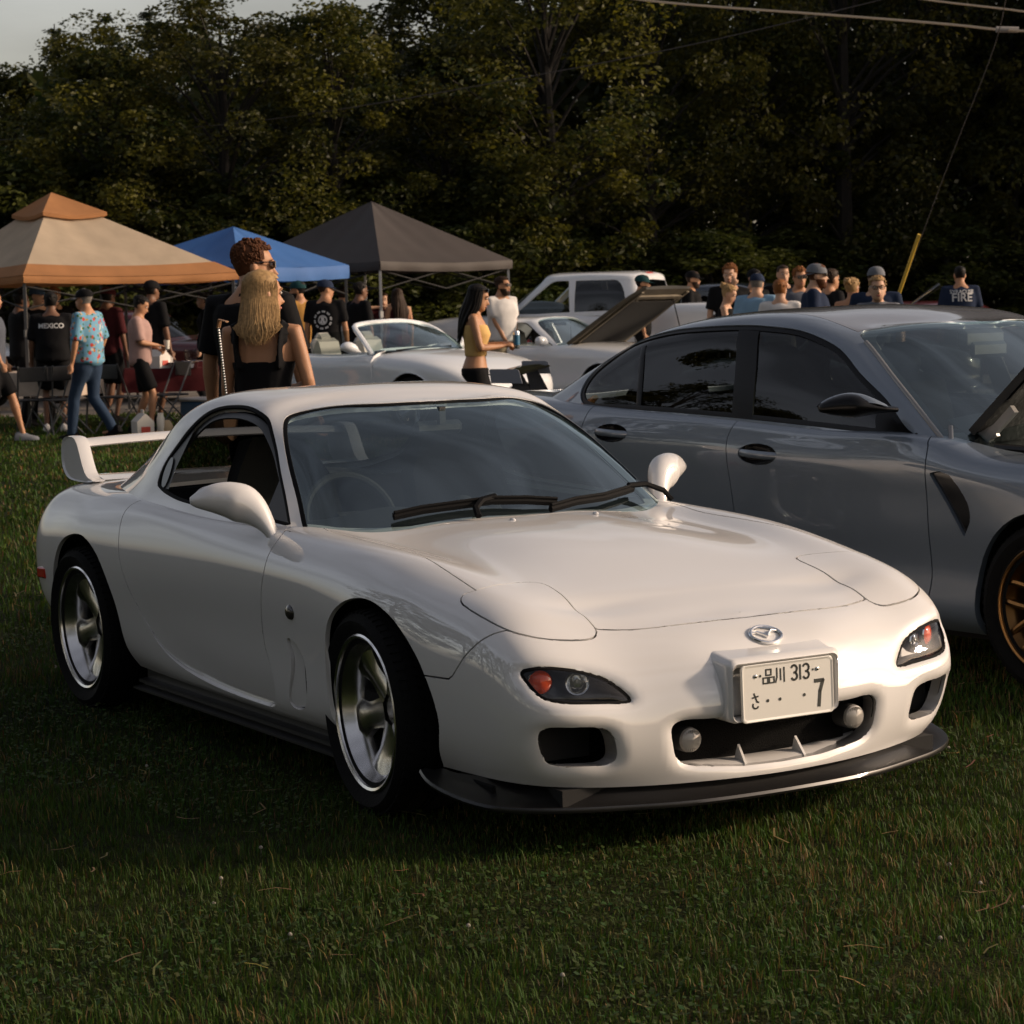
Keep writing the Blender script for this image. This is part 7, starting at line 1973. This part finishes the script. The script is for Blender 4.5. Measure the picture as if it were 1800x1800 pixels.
LEAF1 = leafmat('broad_leaf', (.016, .026, .005), (.115, .105, .012), .45)
LEAF2 = leafmat('pine_needle', (.012, .020, .009), (.030, .040, .014), .15)
LEAF3 = leafmat('shrub_leaf', (.026, .040, .008), (.10, .11, .018), .45)
BARK = mat('bark', (.016, .013, .010), .9, noise=.5, nscale=12, bump=.8, bscale=20)
def leaf_mesh(name, P, Nn, size, rgen, tone, aspect=.55):
    """one small pointed leaf face at each point"""
    n = len(P)
    a = rgen.normal(size=(n, 3)); a /= np.linalg.norm(a, axis=1)[:, None]
    u_ = np.cross(a, Nn + rgen.normal(scale=.35, size=(n, 3))); u_ /= np.linalg.norm(u_, axis=1)[:, None] + 1e-9
    v_ = np.cross(u_, a)
    s = (size * rgen.uniform(.6, 1.35, n))[:, None]
    V = np.stack([P - u_ * s * .5, P + v_ * s * aspect * .5 - u_ * s * .05, P + u_ * s * .5, P - v_ * s * aspect * .5 - u_ * s * .05], 1).reshape(-1, 3)
    me = bpy.data.meshes.new(name)
    me.vertices.add(4 * n); me.vertices.foreach_set('co', V.ravel().astype(np.float32))
    me.loops.add(4 * n); me.loops.foreach_set('vertex_index', np.arange(4 * n, dtype=np.int32))
    me.polygons.add(n); me.polygons.foreach_set('loop_start', np.arange(0, 4 * n, 4, dtype=np.int32))
    me.update(calc_edges=True)
    at = me.attributes.new('tone', 'FLOAT', 'POINT'); at.data.foreach_set('value', np.repeat(np.clip(tone, 0, 1), 4).astype(np.float32))
    return me
def broad_tree(seed, H, Wd, nclump=70, per=170, base=.12, lsz=.17):
    g = np.random.default_rng(seed)
    C, T, Rr = [], [], []
    for k in range(nclump):
        h = base + (1 - base) * g.uniform() ** .8
        w_ = Wd / 2 * (math.sin(math.pi * min(1, (h - base) / (1 - base) * .82 + .16)) ** .7) * g.uniform(.85, 1.15)
        a = g.uniform(0, 2 * math.pi); r_ = w_ * math.sqrt(g.uniform(.25, 1))
        C.append((r_ * math.cos(a), r_ * math.sin(a), h * H)); Rr.append(g.uniform(.35, .85) * Wd / 5.5); T.append(g.uniform())
    C, Rr, T = np.array(C), np.array(Rr), np.array(T)
    idx = np.repeat(np.arange(nclump), per)
    d_ = g.normal(size=(len(idx), 3)); d_ /= np.linalg.norm(d_, axis=1)[:, None]
    P = C[idx] + d_ * (Rr[idx] * g.uniform(.25, 1, len(idx)) ** .45)[:, None] * np.array([1, 1, .75])
    me = leaf_mesh('leaves', P, d_ * .5 + np.array([0, 0, .6]), lsz, g, T[idx] * .7 + g.uniform(-.2, .35, len(idx)))
    tr = MB()
    tr.tube([(0, 0, -.2), (.05, 0, H * .2), (-.05, .05, H * .45), (.05, 0, H * .7), (0, 0, H * .92)], [.022 * H, .018 * H, .013 * H, .008 * H, .002 * H], 8)
    for k in range(0, nclump, 3):
        z0 = min(C[k][2] * .75, H * .8); c = C[k]
        tr.tube([(0, 0, z0), (c[0] * .5, c[1] * .5, z0 * .4 + c[2] * .6), tuple(c)], [.0045 * H, .003 * H, .001 * H], 5)
    return me, tr
def pine_tree(seed, H, Wd, lsz=.20):
    g = np.random.default_rng(seed)
    P, T = [], []
    tr = MB().tube([(0, 0, -.2), (0, 0, H * .5), (0, 0, H)], [.018 * H, .011 * H, .002 * H], 8)
    z = H * .10
    while z < H * .99:
        q = z / H
        L = Wd / 2 * (1 - q) ** .8 * g.uniform(.75, 1.15) + .12
        nb = 6 if q < .85 else 4
        for k in range(nb):
            a = g.uniform(0, 2 * math.pi); l_ = L * g.uniform(.7, 1.1)
            end = (l_ * math.cos(a), l_ * math.sin(a), z + l_ * (.10 + .5 * q))
            tr.tube([(0, 0, z), end], [.012, .004], 4)
            m_ = int(26 + 60 * l_)
            t_ = g.uniform(.12, 1.05, m_) ** .75
            pt = np.stack([t_ * end[0], t_ * end[1], z + t_ * (end[2] - z)], 1) + g.normal(scale=.10 + .10 * (1 - q), size=(m_, 3)) * np.array([1, 1, .55])
            P.append(pt); T.append(np.full(m_, g.uniform()))
        z += H * .030 * g.uniform(.7, 1.2)
    P = np.concatenate(P); T = np.concatenate(T)
    return leaf_mesh('needles', P, np.tile(np.array([0, 0, 1.0]), (len(P), 1)), lsz, g, T * .8 + g.uniform(-.1, .3, len(P)), .30), tr
KINDS = {}
for i, (H_, W_) in enumerate(((12.5, 6.2), (11.0, 5.6), (13.5, 6.8))): KINDS['b%d' % i] = (broad_tree(20 + i, H_, W_, 120, 190, lsz=.155), LEAF1)
for i, (H_, W_) in enumerate(((11.5, 4.0), (12.5, 3.6))): KINDS['p%d' % i] = (pine_tree(40 + i, H_, W_), LEAF2)
for i, (H_, W_) in enumerate(((5.2, 4.6), (6.0, 4.0))): KINDS['s%d' % i] = (broad_tree(60 + i, H_, W_, 60, 170, .04, .15), LEAF3)
TMESH = {}
def tree(kind, label, D, side_, sc_v, rz, name, group):
    (lm, tr), m = KINDS[kind]
    t = thing(name, label, 'tree', gp(D, side_, -.05), rz, group)
    t.scale = (sc_v[0], sc_v[0], sc_v[1])
    if kind not in TMESH:
        lm.materials.append(m)
        o = tr.build('trunk', BARK, t); TMESH[kind] = o.data
    else:
        o = bpy.data.objects.new('trunk', TMESH[kind]); COL.objects.link(o); o.parent = t
    c = bpy.data.objects.new('crown', lm); COL.objects.link(c); c.parent = t
    return t
rt = random.Random(5)
# tops of the far dark row on the left stay below the frame edge, the wood to the right climbs out of it
WOOD = []
for k in range(17):      # back row: pines against the sky on the left
    s_ = -19.0 + k * 1.45
    WOOD.append(('p%d' % (k % 2), 70 + rt.uniform(-1.5, 1.5), s_, (.90 + rt.uniform(-.08, .08), .86 + rt.uniform(-.07, .07) + (.06 if s_ > -3 else 0) - (.13 if s_ < -14.2 else 0))))
for k in range(12):      # tall broadleaf wood from the middle to the right
    s_ = -6.0 + k * 2.35
    WOOD.append(('b%d' % (k % 3), 64 + rt.uniform(-3, 3), s_, (1.05 + rt.uniform(-.1, .12), (.70 if s_ < -3 else .80 if s_ < 1 else 1.0 if s_ < 4 else 1.12) + rt.uniform(-.05, .06))))
for k in range(11):      # nearer broadleaf edge
    s_ = -8.2 + k * 2.3
    WOOD.append(('b%d' % ((k + 1) % 3), 48.5 + 1.0 * k + rt.uniform(-.8, .8), s_, (.82 + rt.uniform(-.08, .08), (.60, .62, .64, .66, .72, .78, .86, .95, 1.0, 1.05, 1.1)[k] + rt.uniform(-.03, .03))))
for k in range(5):
    WOOD.append(('b%d' % (k % 3), 67, -16.6 + k * 2.6, (.95, (.56 if k == 0 else .72) + rt.uniform(-.04, .04))))
SHRUB = []
for k in range(16):      # pale undergrowth on the bank at the left
    SHRUB.append(('s%d' % (k % 2), 49 + rt.uniform(-2, 3), -14.5 + k * .95 + rt.uniform(-.3, .3), (1.05 + rt.uniform(-.15, .2), (.90 if k < 8 else .72) + rt.uniform(-.12, .12))))
for k in range(10):
    SHRUB.append(('s%d' % (k % 2), 49.5 + .9 * k + rt.uniform(-1, 1), -3 + k * 1.9, (1.1, .55 + rt.uniform(-.1, .1))))
def where_word(D, s_):
    px = 900 + s_ * 4093.7 / D
    return 'behind the tan canopy' if px < 330 else 'behind the blue canopy' if px < 560 else 'behind the black canopy' if px < 840 else 'behind the pickup truck' if px < 1200 else 'behind the crowd' if px < 1620 else 'at the right edge'
ORD = ['leftmost', 'second from the left', 'third from the left', 'fourth from the left', 'fifth from the left', 'sixth from the left', 'seventh from the left', 'eighth from the left', 'ninth from the left', 'tenth from the left', 'eleventh from the left', 'twelfth from the left']
def plant(L, word, name, gname):
    byg = {}
    for q in L: byg.setdefault((q[0][0], where_word(q[1], q[2])), []).append(q)
    for (kd, w_), qs in byg.items():
        qs.sort(key=lambda q: q[2] / q[1])
        for i, (kind, D, s_, sv) in enumerate(qs):
            tree(kind, word[kd] + ' ' + w_ + ', ' + (ORD[i] if len(qs) > 1 else 'the only one there'), D, s_, sv, rt.uniform(0, 6.28), name[kd], gname[kd] + ' ' + w_)
plant(WOOD, {'b': 'tall dark broadleaf tree', 'p': 'dark spiky pine'}, {'b': 'broadleaf_tree', 'p': 'pine_tree'}, {'b': 'broadleaf trees', 'p': 'pines'})
plant(SHRUB, {'s': 'bushy shrub at the wood edge'}, {'s': 'shrub'}, {'s': 'shrubs'})
# the rest of the clearing's edge, out of frame to the left and behind the camera, seen in the paintwork; set tall and near to block sky light
for k in range(13):
    an_ = R(62 + k * 9.5)
    v = VF * math.cos(an_) - VR * math.sin(an_)
    p = CP + v * (30 + 3 * (k % 2)) + VF * 3
    t = tree('b%d' % (k % 3), 'unseen tree on the near side, mirrored in the paintwork and blocking sky light', 0, 0, (1.25, 1.12), k * 1.3, 'broadleaf_tree', 'trees round the near side of the clearing')
    t.location = (p.x, p.y, -.05)
for k in range(10):  # out-of-frame trees added to darken the right part of the wood
    p = gp(54 + 1.4 * k, 16.5 + 2.2 * (k % 3))
    t = tree('b%d' % (k % 3), 'unseen tall tree added on the sunward side to shade the right of the wood', 0, 0, (1.15, 1.12), k * 2.1, 'broadleaf_tree', 'unseen trees added on the sunward side')
    t.location = (p.x, p.y, -.05)
# dense understorey that closes the wood
g = np.random.default_rng(99)
n = 46000
dd = g.uniform(60, 76, n); ss = g.uniform(-24, 26, n); zz = g.uniform(0, 1, n) ** 1.05 * np.where(ss < -12.5, 5.0, np.where(ss < 0, 7.6, 9.5))
P = np.array(CP)[None] * np.array([1, 1, 0]) + dd[:, None] * np.array(VF) + ss[:, None] * np.array(VR) + np.stack([0 * zz, 0 * zz, zz], 1)
um = leaf_mesh('undergrowth', P, np.tile(np.array([0, 0, 1.0]), (n, 1)), .42, g, g.uniform(-.3, .4, n), .7)
um.materials.append(LEAF1)
uo = bpy.data.objects.new('undergrowth', um); COL.objects.link(uo)
tag(uo, 'dense dark undergrowth filling the depth of the wood', 'undergrowth', kind='stuff')
# ================================================================ ground
def groundmat():
    m = bpy.data.materials.new('lawn_soil'); m.use_nodes = True
    n, l = m.node_tree.nodes, m.node_tree.links
    b = n['Principled BSDF']; b.inputs['Roughness'].default_value = .95; b.inputs['Specular IOR Level'].default_value = .1
    tc = n.new('ShaderNodeTexCoord')
    def nz(sc_v, det): 
        t = n.new('ShaderNodeTexNoise'); t.inputs['Scale'].default_value = sc_v; t.inputs['Detail'].default_value = det; l.new(tc.outputs['Object'], t.inputs['Vector']); return t
    a, c, d_ = nz(.55, 5), nz(9, 6), nz(90, 3)
    r1 = n.new('ShaderNodeValToRGB'); r1.color_ramp.elements[0].position, r1.color_ramp.elements[1].position = .35, .68
    r1.color_ramp.elements[0].color = (.013, .022, .004, 1); r1.color_ramp.elements[1].color = (.030, .034, .008, 1)
    l.new(a.outputs['Fac'], r1.inputs[0])
    mx = n.new('ShaderNodeMix'); mx.data_type = 'RGBA'; mx.blend_type = 'MULTIPLY'; mx.inputs['Factor'].default_value = .8
    r2 = n.new('ShaderNodeValToRGB'); r2.color_ramp.elements[0].position, r2.color_ramp.elements[1].position = .3, .75
    r2.color_ramp.elements[0].color = (.35, .35, .35, 1); r2.color_ramp.elements[1].color = (1.25, 1.2, 1.1, 1)
    l.new(c.outputs['Fac'], r2.inputs[0]); l.new(r1.outputs[0], mx.inputs['A']); l.new(r2.outputs[0], mx.inputs['B'])
    l.new(mx.outputs['Result'], b.inputs['Base Color'])
    bp_ = n.new('ShaderNodeBump'); bp_.inputs['Strength'].default_value = .9; bp_.inputs['Distance'].default_value = .03
    l.new(d_.outputs['Fac'], bp_.inputs['Height']); l.new(bp_.outputs[0], b.inputs['Normal'])
    return m
gr = mesh('lawn', [(-900, -900, 0), (900, -900, 0), (900, 900, 0), (-900, 900, 0)], [(0, 1, 2, 3)], groundmat(), smooth=False)
tag(gr, 'wide grassy field under the cars', kind='structure')
lot = mesh('gravel_lot', [tuple(gp(d_, s_, .004)) for d_, s_ in ((33.6, -26), (33.9, -5), (26.0, -3.2), (25.0, 26), (50, 30), (50, -26))], [(0, 1, 2, 3, 4, 5)], mat('pale_gravel', (.17, .145, .12), .95, noise=.35, nscale=3, bump=.4, bscale=40), smooth=False)
tag(lot, 'pale gravel parking strip behind the canopies', kind='structure')
def grass_mesh():
    g = np.random.default_rng(3)
    def zone(d0, d1, dens, w0, h0, h1):
        n = int(dens * (d1 - d0) * (.46 * (d0 + d1) / 2 + 1.6))
        d_ = g.uniform(d0, d1, n); half = .225 * d_ + .8
        s_ = g.uniform(-1, 1, n) * half
        return np.stack([d_, s_], 1), np.full(n, w0), g.uniform(h0, h1, n)
    Z = [zone(4.6, 7.6, 5600, .0032, .018, .048), zone(7.6, 11, 2900, .0046, .018, .050), zone(11, 17, 900, .008, .03, .065), zone(17, 34, 330, .015, .03, .06)]
    ds = np.concatenate([z[0] for z in Z]); w_ = np.concatenate([z[1] for z in Z]); h_ = np.concatenate([z[2] for z in Z])
    base = np.array([CP.x, CP.y, 0])
    P = base + ds[:, :1] * np.array(VF) + ds[:, 1:] * np.array(VR)
    # patchiness: value noise on a coarse lattice
    L = g.uniform(size=(160, 160)); L2 = g.uniform(size=(160, 160))
    def vn(x, y, Lt):
        xi, yi = np.floor(x).astype(int), np.floor(y).astype(int); fx, fy = x - xi, y - yi
        fx, fy = fx * fx * (3 - 2 * fx), fy * fy * (3 - 2 * fy); q = lambda i, j: Lt[i % 160, j % 160]
        return (q(xi, yi) * (1 - fx) + q(xi + 1, yi) * fx) * (1 - fy) + (q(xi, yi + 1) * (1 - fx) + q(xi + 1, yi + 1) * fx) * fy
    pa = vn(P[:, 0] * 3.1 + 50, P[:, 1] * 3.1 + 50, L); pb = vn(P[:, 0] * .9 + 20, P[:, 1] * .9 + 80, L2); pc = vn(P[:, 0] * 11 + 9, P[:, 1] * 11 + 30, L)
    h_ = h_ * (.55 + .75 * pa) * (.75 + .5 * pc)
    flat_ = vn(P[:, 0] * 2.2 + 5, P[:, 1] * 2.2 + 61, L2) > .68; h_[flat_] *= .6
    tall = g.uniform(size=len(h_)) < .025; h_[tall] *= 1.7
    # flattened under the tyres and thinner beneath the cars
    keep = np.ones(len(h_), bool)
    under = (np.abs(P[:, 1]) < .80) & (P[:, 0] > -3.0) & (P[:, 0] < .7)
    h_[under] *= .7
    for wx, wy in ((0, -.735), (-2.425, -.735), (0, .735)):
        keep &= ~((np.abs(P[:, 0] - wx) < .12) & (np.abs(P[:, 1] - wy) < .13))
    P, w_, h_, pa, pb, pc = P[keep], w_[keep], h_[keep], pa[keep], pb[keep], pc[keep]
    n = len(h_)
    a = g.uniform(0, 2 * np.pi, n); ln = g.uniform(.1, .9, n) ** 1.2 * h_
    sd_ = np.stack([-np.sin(a), np.cos(a), 0 * a], 1); fw = np.stack([np.cos(a), np.sin(a), 0 * a], 1)
    tw = g.uniform(-.8, .8, n)[:, None]
    up_ = np.array([0, 0, 1.0])
    b0, b1 = P - sd_ * w_[:, None] * .5, P + sd_ * w_[:, None] * .5
    mid = P + fw * (ln * .32)[:, None] + up_ * (h_ * .6)[:, None]
    m0, m1 = mid - (sd_ + fw * tw * .3) * w_[:, None] * .42, mid + (sd_ + fw * tw * .3) * w_[:, None] * .42
    tip = P + fw * ln[:, None] + up_ * (h_ * g.uniform(.82, 1.0, n))[:, None]
    V = np.stack([b0, b1, m0, m1, tip], 1).reshape(-1, 3)
    dry = (g.uniform(size=n) < .07 + .45 * np.clip(pb * pc * 2 - .5, 0, 1))
    col = np.stack([.028 + .026 * g.uniform(size=n), .058 + .036 * g.uniform(size=n), .006 + .006 * g.uniform(size=n)], 1) * (.6 + .7 * pb)[:, None]
    dc = np.stack([.13 + .08 * g.uniform(size=n), .098 + .05 * g.uniform(size=n), .032 + .025 * g.uniform(size=n)], 1)
    brown = g.uniform(size=n) < .5
    dc[brown] *= np.array([.5, .46, .5])
    col[dry] = dc[dry]
    o = np.arange(n) * 5
    tri = np.stack([o, o + 1, o + 3, o, o + 3, o + 2, o + 2, o + 3, o + 4], 1).reshape(-1)
    C = np.repeat(col, 5, 0)
    # clover leaflets lying low, dry stems, a few pale flower heads
    nc = 40000
    d_ = g.uniform(4.6, 12, nc); s_ = g.uniform(-1, 1, nc) * (.225 * d_ + .6)
    Pc = base + d_[:, None] * np.array(VF) + s_[:, None] * np.array(VR)
    kk = vn(Pc[:, 0] * 1.7 + 33, Pc[:, 1] * 1.7 + 70, L2) > .48
    Pc = Pc[kk]; nc = len(Pc); Pc[:, 2] = g.uniform(.008, .034, nc)
    an_ = g.uniform(0, 6.283, nc); r_ = g.uniform(.005, .010, nc)
    u_ = np.stack([np.cos(an_), np.sin(an_), g.uniform(-.5, .5, nc)], 1); v_ = np.stack([-np.sin(an_), np.cos(an_), g.uniform(-.5, .5, nc)], 1)
    Vc = np.stack([Pc - u_ * r_[:, None], Pc - v_ * r_[:, None] * .8, Pc + u_ * r_[:, None], Pc + v_ * r_[:, None] * .8], 1).reshape(-1, 3)
    cc = np.stack([.035 + .03 * g.uniform(size=nc), .06 + .035 * g.uniform(size=nc), .016 + .01 * g.uniform(size=nc)], 1)
    oc = len(V) + np.arange(nc) * 4
    tri = np.concatenate([tri, np.stack([oc, oc + 1, oc + 2, oc, oc + 2, oc + 3], 1).reshape(-1)])
    V = np.concatenate([V, Vc]); C = np.concatenate([C, np.repeat(cc, 4, 0)])
    ns = 220
    d_ = g.uniform(4.6, 13, ns); s_ = g.uniform(-1, 1, ns) * (.225 * d_ + .6)
    Ps = base + d_[:, None] * np.array(VF) + s_[:, None] * np.array(VR); Ps[:, 2] = g.uniform(.02, .06, ns)
    an_ = g.uniform(0, 6.283, ns); L_ = g.uniform(.03, .10, ns)
    u_ = np.stack([np.cos(an_), np.sin(an_), g.uniform(-.25, .35, ns)], 1); v_ = np.stack([-np.sin(an_), np.cos(an_), 0 * an_], 1); ww = (.0016 + .0002 * d_)[:, None]
    cu = g.uniform(-.3, .3, ns)[:, None] * L_[:, None]
    md_ = Ps + v_ * cu
    Vs = np.stack([Ps - u_ * L_[:, None] * .5 - v_ * ww, Ps - u_ * L_[:, None] * .5 + v_ * ww, md_ - v_ * ww, md_ + v_ * ww, Ps + u_ * L_[:, None] * .5 - v_ * ww, Ps + u_ * L_[:, None] * .5 + v_ * ww], 1).reshape(-1, 3)
    cs = np.stack([.17 + .10 * g.uniform(size=ns), .115 + .07 * g.uniform(size=ns), .05 + .04 * g.uniform(size=ns)], 1)
    os_ = len(V) + np.arange(ns) * 6
    tri = np.concatenate([tri, np.stack([os_, os_ + 1, os_ + 3, os_, os_ + 3, os_ + 2, os_ + 2, os_ + 3, os_ + 5, os_ + 2, os_ + 5, os_ + 4], 1).reshape(-1)])
    V = np.concatenate([V, Vs]); C = np.concatenate([C, np.repeat(cs, 6, 0)])
    me = bpy.data.meshes.new('grass')
    me.vertices.add(len(V)); me.vertices.foreach_set('co', V.ravel().astype(np.float32))
    nt_ = len(tri) // 3
    me.loops.add(len(tri)); me.loops.foreach_set('vertex_index', tri.astype(np.int32))
    me.polygons.add(nt_); me.polygons.foreach_set('loop_start', np.arange(0, len(tri), 3, dtype=np.int32))
    me.update(calc_edges=True)
    at = me.attributes.new('col', 'FLOAT_COLOR', 'POINT')
    at.data.foreach_set('color', np.concatenate([C, np.ones((len(C), 1))], 1).ravel().astype(np.float32))
    return me
gm = bpy.data.materials.new('grass_blade'); gm.use_nodes = True
n_, l_ = gm.node_tree.nodes, gm.node_tree.links
b_ = n_['Principled BSDF']; b_.inputs['Roughness'].default_value = .6; b_.inputs['Specular IOR Level'].default_value = .2
a_ = n_.new('ShaderNodeAttribute'); a_.attribute_name = 'col'
l_.new(a_.outputs['Color'], b_.inputs['Base Color'])
t_ = n_.new('ShaderNodeBsdfTranslucent'); l_.new(a_.outputs['Color'], t_.inputs[0])
x_ = n_.new('ShaderNodeMixShader'); x_.inputs[0].default_value = .35
l_.new(b_.outputs[0], x_.inputs[1]); l_.new(t_.outputs[0], x_.inputs[2]); l_.new(x_.outputs[0], n_['Material Output'].inputs[0])
gme = grass_mesh()
go = link('grass', gme, gm)
tag(go, 'mown grass with clover and dry stems on the field', 'grass', kind='stuff')
# clover flowers one can pick out near the camera
cf = MB().ball((0, 0, .030), (.005, .005, .004), 7, 5)
for q in range(8): cf.ball((.004 * math.cos(q * .785), .004 * math.sin(q * .785), .028), (.0022, .0022, .003), 5, 4)
cf.tube([(0, 0, 0), (.001, 0, .028)], .0007, 4)
fm_ = None
gg = np.random.default_rng(12)
for k in range(14):
    d_ = gg.uniform(5.2, 9.0); s_ = gg.uniform(-1, 1) * .21 * d_
    o = (cf.build('clover_flower', mat('clover_white', (.24, .22, .18), .8)) if fm_ is None else link('clover_flower', fm_))
    fm_ = o.data
    o.location = gp(d_, s_)
    if abs(o.location.y) < .95 and o.location.x < 1.05: o.location = gp(5.3 + .05 * k, s_)
    tag(o, 'tiny white clover flower in the grass near the camera', 'flower', 'clover flowers in the lawn')
